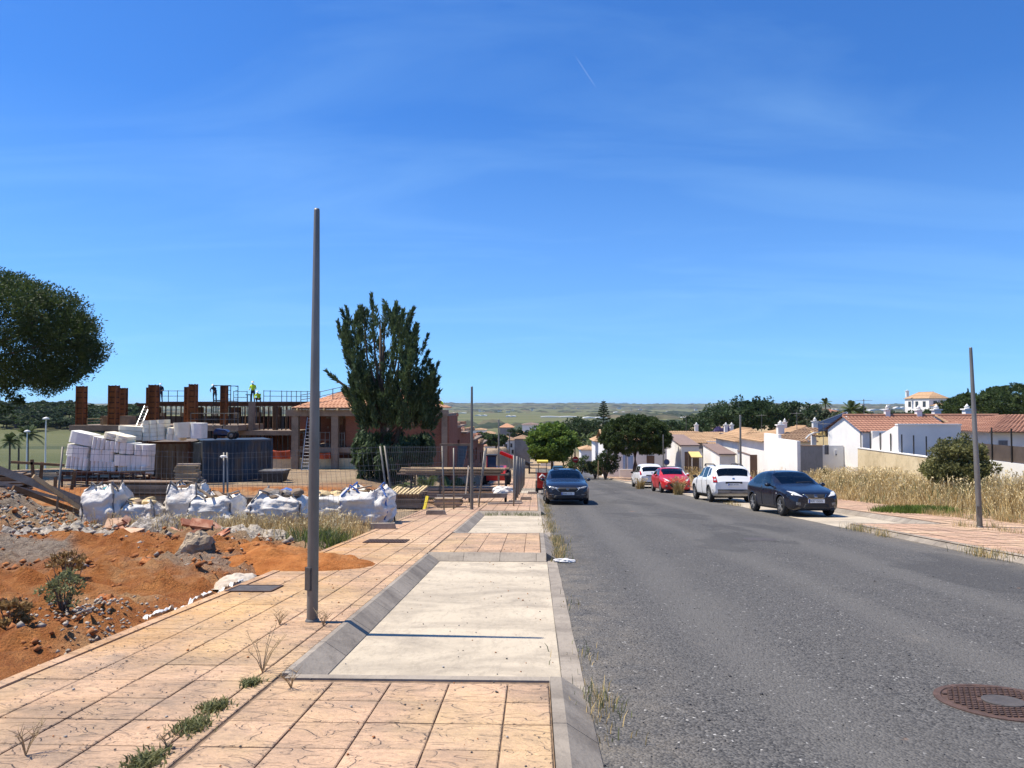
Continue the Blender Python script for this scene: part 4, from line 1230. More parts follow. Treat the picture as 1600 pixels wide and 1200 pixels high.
# ---- the black hatchback in the right-hand bay
IB = dict(L=4.05, W=1.69, wheel_r=.315, axles=(.80, 3.27), paint='paint_black', belt=.93, cabin=(1.25, 3.6), seat=2.05, mirror=(1.55, .98), blur=6, spokes=5,
  T=[(0.00, .30, .55, .60, .56, .46), (.05, .23, .63, .69, .68, .54), (.16, .20, .705, .77, .765, .60), (.38, .19, .77, .835, .82, .65), (.70, .18, .83, .90, .84, .68), (1.0, .18, .87, .955, .845, .70), (1.22, .18, .895, 1.0, .845, .70),
     (1.60, .18, .91, 1.235, .845, .655), (1.98, .18, .92, 1.405, .845, .615), (2.45, .18, .93, 1.45, .845, .615), (2.95, .18, .945, 1.435, .845, .61), (3.35, .18, .965, 1.385, .845, .60), (3.66, .20, .98, 1.26, .838, .585),
     (3.90, .25, .96, 1.05, .80, .62), (4.02, .32, .82, .89, .73, .58), (4.05, .40, .74, .80, .68, .55)],
  side_windows=[[(1.50, .95), (2.36, .965), (2.36, 1.36), (2.05, 1.34), (1.62, 1.08)], [(2.44, .97), (3.18, 1.0), (3.40, 1.10), (3.10, 1.33), (2.44, 1.365)]],
  screen=(1.27, 1.93, .64, .54), rear=(1.04, 1.33, .58, .50), rear_glass='car_glass', plate=('0437 GGG', .52, .505, 'front'),
  patches=seams([(1.32, -.03), (2.40, 0.0)], .30, .93) + [
   ('headlight', [(.40, .635), (.64, .675), (.755, .80), (.60, .775)], 'fronts', 'lamp_clear'),
   ('grille', [(-.25, .60), (.25, .60), (.36, .705), (-.36, .705)], 'front', 'black_plastic'),
   ('grille_trim', [(-.23, .588), (.23, .588), (.24, .604), (-.24, .604)], 'front', 'chrome'),
   ('grille_trim', [(.24, .59), (.26, .60), (.38, .712), (.355, .708)], 'fronts', 'chrome'),
   ('emblem', [(-.05, .625), (.05, .625), (.05, .69), (-.05, .69)], 'front', 'chrome'),
   ('lower_intake', [(-.42, .30), (.42, .30), (.36, .42), (-.36, .42)], 'front', 'black_plastic'),
   ('fog_lamp', [(.50, .375), (.62, .385), (.62, .465), (.50, .455)], 'fronts', 'lamp_dim'),
   ('door_handle', [(2.18, .80), (2.34, .805), (2.34, .835), (2.18, .83)], 'sides', 'paint_black'),
   ('side_repeater', [(1.05, .70), (1.10, .70), (1.10, .725), (1.05, .725)], 'sides', 'lamp_clear'),
   ('sill', [(1.2, .205), (2.9, .205), (2.9, .255), (1.2, .255)], 'sides', 'black_plastic'),
   ('wiper', [(-.05, 1.30), (.50, 1.36), (.50, 1.375), (-.05, 1.315)], 'top', 'black_plastic')])
# ---- the navy hatchback on the left, facing up the street
LE = dict(L=4.37, W=1.80, wheel_r=.325, axles=(.86, 3.54), paint='paint_navy', belt=.96, cabin=(1.35, 3.9), seat=2.2, mirror=(1.68, .99), blur=6, spokes=5,
  T=[(0.00, .30, .56, .62, .62, .50), (.05, .23, .65, .71, .74, .60), (.17, .19, .74, .80, .83, .66), (.42, .18, .81, .875, .88, .70), (.7, .18, .85, .92, .895, .73), (1.05, .17, .87, .965, .90, .75), (1.36, .17, .90, 1.02, .90, .75),
     (1.75, .17, .92, 1.25, .90, .70), (2.12, .17, .935, 1.41, .90, .65), (2.6, .17, .95, 1.456, .90, .65), (3.2, .17, .97, 1.44, .90, .64), (3.65, .18, .99, 1.37, .90, .62), (3.98, .20, 1.00, 1.20, .885, .58),
     (4.22, .26, .97, 1.04, .84, .64), (4.33, .32, .84, .92, .78, .60), (4.37, .40, .76, .84, .72, .56)],
  side_windows=[[(1.62, .99), (2.52, 1.0), (2.52, 1.37), (2.2, 1.35), (1.75, 1.10)], [(2.6, 1.0), (3.40, 1.03), (3.62, 1.13), (3.3, 1.34), (2.6, 1.375)]],
  screen=(1.42, 2.08, .70, .57), rear=(1.05, 1.32, .60, .52), rear_glass='car_glass', plate=('5066 LGS', .52, .46, 'front'),
  patches=seams([(1.46, -.03), (2.56, 0)], .30, .95) + [
   ('headlight', [(.46, .64), (.70, .665), (.80, .745), (.52, .70)], 'fronts', 'lamp_dim'),
   ('light_signature', [(.40, .655), (.76, .73), (.77, .75), (.40, .675)], 'fronts', 'lamp_clear'),
   ('grille', [(-.30, .54), (.30, .54), (.44, .63), (-.44, .63)], 'front', 'black_plastic'),
   ('grille', [(-.44, .63), (.44, .63), (.36, .695), (-.36, .695)], 'front', 'black_plastic'),
   ('grille_trim', [(.32, .535), (.345, .54), (.47, .635), (.45, .64)], 'fronts', 'chrome'),
   ('grille_trim', [(.45, .635), (.47, .64), (.38, .705), (.36, .70)], 'fronts', 'chrome'),
   ('emblem', [(-.06, .585), (.06, .585), (.06, .665), (-.06, .665)], 'front', 'chrome'),
   ('lower_intake', [(-.60, .27), (.60, .27), (.52, .385), (-.52, .385)], 'front', 'black_plastic'),
   ('fog_lamp', [(.56, .40), (.72, .41), (.72, .44), (.56, .43)], 'fronts', 'lamp_dim'),
   ('door_handle', [(2.32, .85), (2.50, .855), (2.50, .885), (2.32, .88)], 'sides', 'paint_navy')])
# ---- the red hatchback
PE = dict(L=4.03, W=1.72, wheel_r=.305, axles=(.86, 3.40), paint='paint_red', belt=.95, cabin=(1.2, 3.6), seat=2.0, mirror=(1.48, 1.0), blur=6, spokes=7,
  T=[(0.00, .30, .54, .60, .58, .48), (.06, .23, .62, .68, .71, .56), (.18, .20, .70, .77, .79, .62), (.42, .19, .79, .86, .84, .66), (.7, .19, .85, .925, .855, .69), (.95, .18, .88, .97, .86, .70), (1.18, .18, .91, 1.03, .86, .70),
     (1.55, .18, .93, 1.27, .86, .66), (1.92, .18, .94, 1.42, .86, .62), (2.4, .18, .95, 1.472, .86, .62), (3.0, .18, .965, 1.45, .86, .61), (3.4, .18, .985, 1.38, .86, .59), (3.7, .20, .99, 1.2, .845, .56),
     (3.92, .27, .95, 1.03, .80, .60), (4.0, .32, .84, .90, .74, .57), (4.03, .4, .76, .82, .69, .54)],
  side_windows=[[(1.45, .97), (2.3, .98), (2.3, 1.38), (2.0, 1.36), (1.56, 1.10)], [(2.38, .98), (3.15, 1.01), (3.36, 1.12), (3.05, 1.35), (2.38, 1.385)]],
  screen=(1.23, 1.88, .65, .54), rear=(1.05, 1.33, .58, .5), rear_glass='car_glass', plate=('7482 GKB', .52, .46, 'front'),
  patches=seams([(1.28, -.03), (2.34, 0)], .30, .95) + [
   ('headlight', [(.36, .64), (.62, .69), (.74, .86), (.56, .78)], 'fronts', 'lamp_clear'),
   ('grille', [(-.34, .34), (.34, .34), (.50, .52), (-.50, .52)], 'front', 'black_plastic'),
   ('fog_lamp', [(.56, .36), (.68, .37), (.68, .46), (.58, .46)], 'fronts', 'lamp_dim'),
   ('emblem', [(-.05, .60), (.05, .60), (.05, .69), (-.05, .69)], 'front', 'chrome'),
   ('door_handle', [(2.1, .82), (2.26, .825), (2.26, .855), (2.1, .85)], 'sides', 'paint_red')])
# ---- the white sport utility car seen from behind
DU = dict(L=4.31, W=1.82, wheel_r=.345, axles=(.84, 3.51), paint='paint_white', belt=1.05, cabin=(1.2, 4.0), seat=2.0, mirror=(1.42, 1.10), blur=5, spokes=8, clad=True, mirror_mat='black_plastic', side_glass='tinted_glass',
  T=[(0.00, .42, .66, .74, .70, .58), (.07, .32, .76, .85, .80, .66), (.25, .27, .86, .95, .865, .70), (.6, .25, .95, 1.03, .90, .72), (1.0, .25, 1.0, 1.10, .91, .74), (1.22, .25, 1.02, 1.14, .91, .74),
     (1.55, .25, 1.03, 1.40, .91, .67), (1.86, .25, 1.04, 1.57, .91, .68), (2.4, .25, 1.05, 1.63, .91, .68), (3.2, .25, 1.06, 1.63, .91, .675), (3.75, .25, 1.07, 1.605, .91, .67), (4.00, .26, 1.08, 1.54, .905, .66),
     (4.14, .30, 1.08, 1.22, .89, .68), (4.22, .32, 1.0, 1.09, .87, .70), (4.27, .36, .90, .98, .84, .70), (4.31, .42, .80, .88, .80, .68)],
  side_windows=[[(1.45, 1.08), (2.3, 1.09), (2.3, 1.50), (1.95, 1.49), (1.55, 1.22)], [(2.38, 1.09), (3.12, 1.10), (3.12, 1.51), (2.38, 1.51)], [(3.2, 1.12), (3.62, 1.18), (3.52, 1.46), (3.2, 1.50)]],
  screen=(1.27, 1.84, .70, .60), rear=(1.13, 1.50, .70, .57), plate=('4591 HTX', .52, .78, 'back'), rear_glass='tinted_glass',
  patches=seams([(1.32, -.02), (2.34, 0), (3.22, .0)], .36, 1.05) + [
   ('tail_light', [(.70, .86), (.86, .86), (.85, 1.12), (.74, 1.12)], 'backs', 'lamp_red'),
   ('reversing_light', [(.735, .955), (.835, .955), (.835, 1.02), (.735, 1.02)], 'backs', 'lamp_clear'),
   ('plate_recess', [(-.36, .82), (.36, .82), (.36, .90), (-.36, .90)], 'back', 'black_plastic'),
   ('emblem', [(-.05, 1.00), (.05, 1.00), (.05, 1.06), (-.05, 1.06)], 'back', 'chrome'),
   ('rear_bumper', [(-.86, .36), (.86, .36), (.86, .52), (-.86, .52)], 'back', 'grey_plastic'),
   ('bumper_strip', [(-.87, .52), (.87, .52), (.87, .57), (-.87, .57)], 'back', 'black_plastic'),
   ('tow_eye', [(.1, .43), (.2, .43), (.2, .47), (.1, .47)], 'back', 'black_plastic'),
   ('rear_wiper', [(-.02, 1.15), (.35, 1.17), (.35, 1.185), (-.02, 1.165)], 'back', 'black_plastic'),
   ('sill', [(1.3, .27), (3.0, .27), (3.0, .36), (1.3, .36)], 'sides', 'black_plastic'),
   ('door_handle', [(2.08, .93), (2.26, .93), (2.26, .965), (2.08, .965)], 'sides', 'paint_white'), ('door_handle', [(2.95, .94), (3.12, .94), (3.12, .975), (2.95, .975)], 'sides', 'paint_white')])
# ---- the white people carrier seen from behind
VA = dict(L=4.50, W=1.76, wheel_r=.32, axles=(.88, 3.68), paint='paint_white', belt=1.0, cabin=(1.2, 4.2), seat=2.0, mirror=(1.4, 1.06), blur=5, spokes=5, side_glass='tinted_glass', mirror_mat='black_plastic',
  T=[(0.00, .38, .58, .66, .66, .54), (.08, .27, .68, .78, .78, .64), (.3, .22, .80, .88, .85, .70), (.7, .20, .92, 1.0, .875, .72), (1.05, .20, .98, 1.1, .88, .72), (1.5, .20, 1.0, 1.42, .88, .66), (1.95, .20, 1.01, 1.62, .88, .67),
     (2.6, .20, 1.02, 1.69, .88, .67), (3.6, .20, 1.04, 1.68, .88, .67), (4.12, .22, 1.05, 1.62, .88, .66), (4.3, .26, 1.05, 1.35, .87, .64), (4.40, .30, 1.0, 1.10, .85, .68), (4.47, .36, .84, .92, .81, .66), (4.50, .42, .76, .82, .77, .62)],
  side_windows=[[(1.4, 1.05), (2.3, 1.06), (2.3, 1.53), (1.95, 1.52), (1.5, 1.25)], [(2.38, 1.06), (3.2, 1.08), (3.2, 1.54), (2.38, 1.54)], [(3.28, 1.08), (4.0, 1.12), (3.85, 1.52), (3.28, 1.54)]],
  screen=(1.12, 1.92, .70, .58), rear=(1.17, 1.52, .70, .58), plate=('2870 JVM', .52, .80, 'back'),
  patches=seams([(1.28, -.02), (2.34, 0)], .3, 1.0) + [
   ('tail_light', [(.72, .92), (.83, .90), (.82, 1.16), (.75, 1.18)], 'backs', 'lamp_red'),
   ('plate_recess', [(-.42, .84), (.42, .84), (.42, .92), (-.42, .92)], 'back', 'black_plastic'),
   ('bumper_strip', [(-.7, .36), (.7, .36), (.7, .44), (-.7, .44)], 'back', 'black_plastic'),
   ('emblem', [(-.05, 1.03), (.05, 1.03), (.05, 1.09), (-.05, 1.09)], 'back', 'chrome')])

def place_car(name, label, x, yfront_or_rear, P, back=False, yaw=0, lift=0.006):
    y = yfront_or_rear + P['L'] / 2
    return car(name, label, (x, y, street_z(y) + lift), (math.pi if back else 0) + yaw, P)
place_car('parked_car', 'black hatchback parked in the concrete bay beside the dry grass', 8.66, 24.0, IB, yaw=R(4.2))
place_car('parked_car', 'dark navy hatchback facing up the street beside the fence', 1.28, 30.6, LE, yaw=R(1.0))
place_car('parked_car', 'red hatchback half hidden by a dry tuft of weeds', 8.10, 43.6, PE, yaw=R(1.5))
rt_, pt_, bv_ = place_car('parked_car', 'white sport utility car with dark roof rails seen from behind', 8.52, 32.9, DU, back=True, yaw=R(1.5), lift=0.008)
for sg in (-1, 1):
    rl = MB(); rl.path([(sg * .60, -.40, 1.585), (sg * .61, -.25, 1.665), (sg * .61, 1.20, 1.655), (sg * .60, 1.50, 1.56)], .026, 8)
    rl.build('roof_rail', 'black_plastic', rt_, True)
place_car('parked_car', 'white people carrier seen from behind, past the red car', 8.05, 52.5, VA, back=True, yaw=R(1))
PE2 = dict(PE); PE2['paint'] = 'paint_white'; PE2['plate'] = ('1935 FDR', .52, .46, 'front')
PE2['patches'] = [q for q in PE['patches'] if q[0] != 'door_handle']
place_car('parked_car', 'white hatchback parked behind the red car, only its roof showing', 9.6, 51.0, PE2, yaw=R(-4))
# ------------------------------------------------------------------ plants
def cards(pts, size, aspect=1.6, dirs=None, rnd=0.6, seed=1, fold=0.0):
    """leaf-sized diamonds: pts (n,3), size (n,) ; dirs = preferred long axis"""
    r = np.random.default_rng(seed); n = len(pts)
    a = r.normal(size=(n, 3))
    if dirs is not None: a = dirs / (np.linalg.norm(dirs, axis=1)[:, None] + 1e-9) + rnd * a * 0.6
    a /= np.linalg.norm(a, axis=1)[:, None]
    b = np.cross(a, r.normal(size=(n, 3))); b /= np.linalg.norm(b, axis=1)[:, None] + 1e-9
    s = np.asarray(size)[:, None]
    v = np.stack([pts - a * s * .5, pts + b * s * .5 / aspect - a * s * .05, pts + a * s * .5, pts - b * s * .5 / aspect - a * s * .05], 1)
    f = np.arange(4 * n).reshape(n, 4)
    return v.reshape(-1, 3), f
def blob(n, c, rad, r, shell=0.35):
    d = r.normal(size=(n, 3)); d /= np.linalg.norm(d, axis=1)[:, None]
    k = (shell + (1 - shell) * r.random(n)) ** 0.5
    return np.asarray(c) + d * k[:, None] * np.asarray(rad), d
def crown_mesh(name, clumps, per, leaf, mat, seed=1, aspect=1.6, droop=0.0, shell=0.3, rnd=0.9, size_var=0.5):
    """clumps: list of (centre, radii). A crown is many clumps of leaf-sized faces."""
    r = np.random.default_rng(seed); P, D, S = [], [], []
    for k, (c, rad) in enumerate(clumps):
        rad = np.asarray(rad if hasattr(rad, '__len__') else (rad, rad, rad), float)
        p, d = blob(per, c, rad, r, shell)
        P.append(p); d = d.copy(); d[:, 2] -= droop; D.append(d); S.append(leaf * r.uniform(1 - size_var, 1 + size_var, per))
    P = np.concatenate(P); D = np.concatenate(D); S = np.concatenate(S)
    v, f = cards(P, S, aspect, D, rnd, seed)
    return np_mesh(name, v, f, mat)
def limb_set(mb, base, tips, r0, r, bend=0.3):
    base = Vector(base)
    for t in tips:
        t = Vector(t); m = base.lerp(t, .5) + Vector((r.uniform(-bend, bend), r.uniform(-bend, bend), r.uniform(0, bend)))
        mb.path([base, base.lerp(m, .6), m, t], [r0, r0 * .8, r0 * .55, r0 * .15], 6)

# ---- big stone pine on the left
def stone_pine(label, loc, rx, ry, rz, zc, trunk_r, seed, n_clumps, per, leaf, group=None, flat=0.55, mat='pine_needles', under=1.25, name='stone_pine'):
    r = np.random.default_rng(seed); pr = random.Random(seed)
    t = thing(name, label, 'tree', loc, 0, group)
    cl = []
    for k in range(n_clumps):
        u = r.random() * 2 * math.pi; q = r.random()
        # dome: most clumps near the upper surface, fewer on the underside
        ph = math.acos(max(-1, 1 - q * under))
        w = 1.0 - .28 * r.random() ** 2
        d = np.array([math.sin(ph) * math.cos(u), math.sin(ph) * math.sin(u), math.cos(ph)])
        lump = 1 + .06 * math.sin(3 * u + seed) * math.sin(ph) + .05 * math.sin(7 * u + 2 * ph * 3 + seed)
        c = d * np.array([rx, ry, rz]) * w * lump
        if c[2] < 0: c[2] *= flat
        c[2] += zc
        s = rx * r.uniform(.075, .13)
        cl.append((c, (s, s, s * .7)))
    link('crown', crown_mesh('crown', cl, per, leaf, mat, seed, 2.6, -0.4, .2, .9), t)
    tr = MB(); zt_ = zc - rz * flat * .2
    tr.path([(0, 0, -.3), (.1, .05, zt_ * .4), (.05, 0, zt_ * .75), (0, .05, zt_)], [trunk_r * 1.25, trunk_r, trunk_r * .85, trunk_r * .7], 10)
    tr.build('trunk', 'bark_pine', t, True)
    lm = MB()
    tips = [(rx * .72 * math.cos(a_), ry * .72 * math.sin(a_), zc + rz * pr.uniform(-.05, .45)) for a_ in [k * 6.28 / 9 + pr.uniform(-.2, .2) for k in range(9)]]
    limb_set(lm, (0, 0, zt_ * .82), tips, trunk_r * .5, pr, .5)
    lm.build('limbs', 'bark_pine', t, True)
    return t
YP = 42.0
pc = at(-75, 512, YP); pl = at(172, 512, YP); ptp = at(0, 410, YP); pbt = at(90, 606, YP)
rxp = pl.x - pc.x
gzp = tz(pc.x, YP)
stone_pine('huge dark stone pine overhanging the building site', (pc.x, YP, gzp), rxp * .84, 6.0, (ptp.z - pbt.z) * .56, pc.z - gzp - .6, .38, 11, 1500, 110, .165, flat=.95, under=1.75)
# ragged twigs hanging below the crown
tw = bpy.data.objects[[o.name for o in C.objects if o.name.startswith('stone_pine')][-1]]
cl = []
for px, py, s in ((8, 640, .5), (15, 610, .45), (25, 622, .4), (2, 618, .5), (48, 596, .35), (20, 600, .4), (30, 628, .3), (95, 600, .5), (80, 596, .45), (110, 592, .45), (132, 580, .5), (10, 598, .5), (0, 600, .5)):
    p_ = at(px, py, YP); cl.append((p_ - Vector((pc.x, YP, gzp)), (s, s, s * .6)))
link('hanging_twigs', crown_mesh('hanging_twigs', cl, 70, .24, 'pine_needles', 5, 2.6, .6), tw)
# another pine left of the view shades the spoil heap
stone_pine('smaller stone pine standing beside the spoil heap', (-18.6, 18.6, tz(-18.6, 18.6)), 1.7, 1.5, 1.2, 4.6, .15, 12, 90, 90, .2)

# ---- tall casuarina in front of the new house
def casuarina():
    Yc = 38.5
    b = at(598, 742, Yc); t = thing('casuarina_tree', 'tall feathery dark green tree in front of the unfinished house', 'tree', (b.x, Yc, tz(b.x, Yc)))
    o = Vector((b.x, Yc, tz(b.x, Yc)))
    r = np.random.default_rng(21); pr = random.Random(21)
    H = (at(585, 458, Yc) - o).z
    # silhouette: left/right reach (px) at heights, read off the photo
    prof = [(742, 560, 640), (720, 552, 672), (690, 548, 684), (660, 556, 682), (640, 545, 678), (620, 540, 688), (600, 542, 684), (575, 536, 688), (555, 532, 678), (535, 524, 668), (520, 526, 655), (505, 545, 645), (490, 552, 636), (475, 570, 632), (465, 578, 600)]
    py_ = np.array([q[0] for q in prof][::-1]); lo = np.array([q[1] for q in prof][::-1]); hi = np.array([q[2] for q in prof][::-1])
    P, D, S = [], [], []
    lm = MB()
    def plume(base, tip, wid, n):
        ax = np.array(tip) - np.array(base); L = np.linalg.norm(ax); ax /= L
        u = r.random(n) ** .8
        rad = wid * (1.15 - u * .8) * np.sqrt(r.random(n))
        d = r.normal(size=(n, 3)); d -= (d @ ax)[:, None] * ax; d /= np.linalg.norm(d, axis=1)[:, None]
        p = np.array(base) + ax * (u * L)[:, None] + d * rad[:, None]
        P.append(p); D.append(ax * .9 + d * .55 + np.array([0, 0, .15])); S.append(r.uniform(.16, .36, n))
    def loc(px, py, depth):
        q = at(px, py, Yc); return np.array([q.x - o.x, depth, q.z - o.z])
    # the spires that make the outline
    tips = [(583, 459, 588, 560), (600, 468, 598, 560), (619, 470, 612, 560), (632, 480, 618, 570), (568, 476, 575, 560), (552, 488, 565, 570), (545, 498, 560, 590), (526, 516, 556, 590), (532, 524, 558, 600),
            (512, 577, 550, 610), (520, 584, 552, 612), (635, 508, 620, 590), (646, 516, 625, 600), (660, 528, 630, 610), (672, 545, 640, 620), (680, 560, 640, 640), (686, 578, 645, 640), (685, 600, 645, 650), (682, 620, 640, 660), (655, 540, 630, 610), (640, 525, 625, 600)]
    for tx, ty, bx_, by_ in tips:
        dp = pr.uniform(-.9, .9)
        tx = 602 + (tx - 602) * (1 if tx < 524 else .93); tip = loc(tx, ty + 2, dp); base = loc(bx_, by_, dp * .4)
        mid = (tip + base) / 2
        thin = tx < 524
        plume(base + (tip - base) * (.55 if thin else .35), tip, .10 if thin else .21, 60 if thin else 210)
        lm.path([(0, 0, (base[2]) * .6), Vector(base), Vector(mid), Vector(tip)], [.07, .055, .035, .01], 5)
    for k in range(440):
        py = pr.uniform(496, 742) if pr.random() < .55 else pr.uniform(610, 715)
        l_, h_ = np.interp(py, py_, lo), np.interp(py, py_, hi)
        c_ = (l_ + h_) / 2; hw = (h_ - l_) / 2
        f = pr.uniform(-1, 1); f = math.copysign(abs(f) ** .75, f)
        px = c_ + hw * .86 * f
        dmax = hw * Yc / F * .95 * math.sqrt(max(0, 1 - f * f))
        base = loc(px, py, pr.uniform(-dmax, dmax))
        L = pr.uniform(.7, 1.25)
        tip = base + np.array([f * .36 * L + pr.uniform(-.3, .3), base[1] * .15, L])
        if py > 672: tip = base + np.array([f * .25, -.1, -.6])       # the skirt droops
        plume(base, tip, pr.uniform(.14, .30), 120)
    v, f = cards(np.concatenate(P), np.concatenate(S), 4.2, np.concatenate(D), .45, 22)
    link('crown', np_mesh('crown', v, f, 'casuarina'), t)
    tr = MB()
    tr.path([(0, 0, -.3), (.05, 0, 1.2), (0, .1, 3.0), (-.1, 0, 5.5), (-.2, .1, 8.2)], [.26, .22, .17, .11, .03], 9)
    tr.path([(.42, .1, -.3), (.5, .1, 1.0), (.9, 0, 3.2), (1.4, .1, 5.2)], [.17, .15, .10, .03], 8)
    tr.build('trunk', 'bark', t, True)
    lm.build('limbs', 'bark', t, True)
casuarina()

# ---- prototypes for the trees further off; each copy is a thing of its own
def lumpy_clumps(n, rx, ry, rz, zc, seed, s0=.22, s1=.36, low=-.75):
    r = np.random.default_rng(seed); out = []
    for k in range(n):
        d = r.normal(size=3); d /= np.linalg.norm(d)
        if d[2] < low: d[2] = low
        w = .55 + .40 * r.random()
        lump = 1 + .22 * math.sin(2.3 * math.atan2(d[1], d[0]) + seed) * (1 - abs(d[2]))
        c = d * np.array([rx, ry, rz]) * w * lump; c[2] += zc
        s = min(rx, rz) * r.uniform(s0, s1); out.append((c, (s, s, s * .8)))
    return out
def broad_tree(name, label, loc, w, h, crown_h, mat, seed, n=60, per=90, leaf=.35, group=None, trunk=.2, rz=0, cat='tree'):
    t = thing(name, label, cat, loc, rz, group)
    zc = h - crown_h / 2
    link('crown', crown_mesh('crown', lumpy_clumps(n, w / 2, w / 2, crown_h / 2, zc, seed), per, leaf, mat, seed, 1.5, -.2, .25, 1.2), t)
    tr = MB(); tr.path([(0, 0, -.4), (.05, .03, h * .25), (0, 0, zc * .9)], [trunk * 1.2, trunk, trunk * .6], 8)
    pr = random.Random(seed)
    limb_set(tr, (0, 0, max(.3, zc - crown_h * .45)), [(w * .33 * math.cos(a_), w * .33 * math.sin(a_), zc + pr.uniform(-.1, .3) * crown_h) for a_ in [k * 1.26 for k in range(5)]], trunk * .5, pr, .3)
    tr.build('trunk', 'bark', t, True)
    return t
def cypress(label, loc, h, w, seed, group=None):
    t = thing('cypress', label, 'tree', loc, 0, group); r = np.random.default_rng(seed); cl = []
    for k in range(46):
        u = (k + r.random()) / 46; rad = w / 2 * (math.sin(min(1, u * 2.2 + .25) * 1.57) * (1 - u ** 2.2) + .05)
        a_ = r.random() * 6.28; q = rad * .55
        cl.append(((q * math.cos(a_), q * math.sin(a_), .2 + u * (h - .4)), (rad * .6 + .08, rad * .6 + .08, h * .05)))
    link('crown', crown_mesh('crown', cl, 70, .26, 'cypress', seed, 2.4, -1.2, .3, .7), t)
    MB().path([(0, 0, -.3), (0, 0, h * .8)], [.14, .04], 6).build('trunk', 'bark', t)
    return t
def palm(label, loc, trunk_h, frond, n, seed, group=None, name='palm_tree', mat='palm_leaf', tr=.16):
    t = thing(name, label, 'tree', loc, 0, group); pr = random.Random(seed)
    if trunk_h > .2: MB().path([(0, 0, -.3), (.05, 0, trunk_h * .5), (0, .04, trunk_h)], [tr * 1.2, tr, tr * .9], 9).build('trunk', 'bark', t, True)
    for k in range(n):
        az = k * 2.399 + pr.uniform(-.2, .2); el = pr.uniform(-.25, 1.25); L = frond * pr.uniform(.8, 1.1)
        pts = []
        for i in range(7):
            u = i / 6; hr = L * u * math.cos(el) * (1 - .12 * u); z = trunk_h + L * (u * math.sin(el) - .48 * u * u * (1.1 - .5 * max(0, math.sin(el))))
            pts.append(np.array([hr * math.cos(az), hr * math.sin(az), z]))
        V_, F_ = [], []
        sd = np.array([-math.sin(az), math.cos(az), 0])
        m = 22
        for i in range(m):
            u = .12 + .88 * i / (m - 1); k0 = min(int(u * 6), 5); fr = u * 6 - k0
            p = pts[k0] * (1 - fr) + pts[k0 + 1] * fr; tg = pts[k0 + 1] - pts[k0]; tg = tg / np.linalg.norm(tg)
            ll = frond * .27 * math.sin(.35 + 2.6 * u * .95)
            for sg in (-1, 1):
                tip = p + sd * sg * ll * .8 + tg * ll * .55 + np.array([0, 0, -ll * .32])
                w_ = tg * .024 * frond
                o_ = len(V_); V_ += [p - w_, p + w_, tip]; F_.append((o_, o_ + 1, o_ + 2))
        me = np_mesh('frond', np.array(V_), np.array(F_), mat)
        fo = link('frond', me, t)
        MB().path([Vector(q) for q in pts], [.02 * frond * (1.1 - i / 6) + .004 for i in range(7)], 4).build('stalk', mat, fo)
    return t

def ztree(px, Y): p = at(px, 650, Y); return (p.x, Y, tz(p.x, Y))
def topz(py, px, Y): return at(px, py, Y).z
# round green street tree
x_, y_, z_ = ztree(862, 84)
broad_tree('street_tree', 'round bright green street tree behind the navy car', (x_, y_, z_), 6.2, topz(663, 862, 84) - z_, 4.4, 'leaf_bright', 31, 120, 130, .30, trunk=.16)
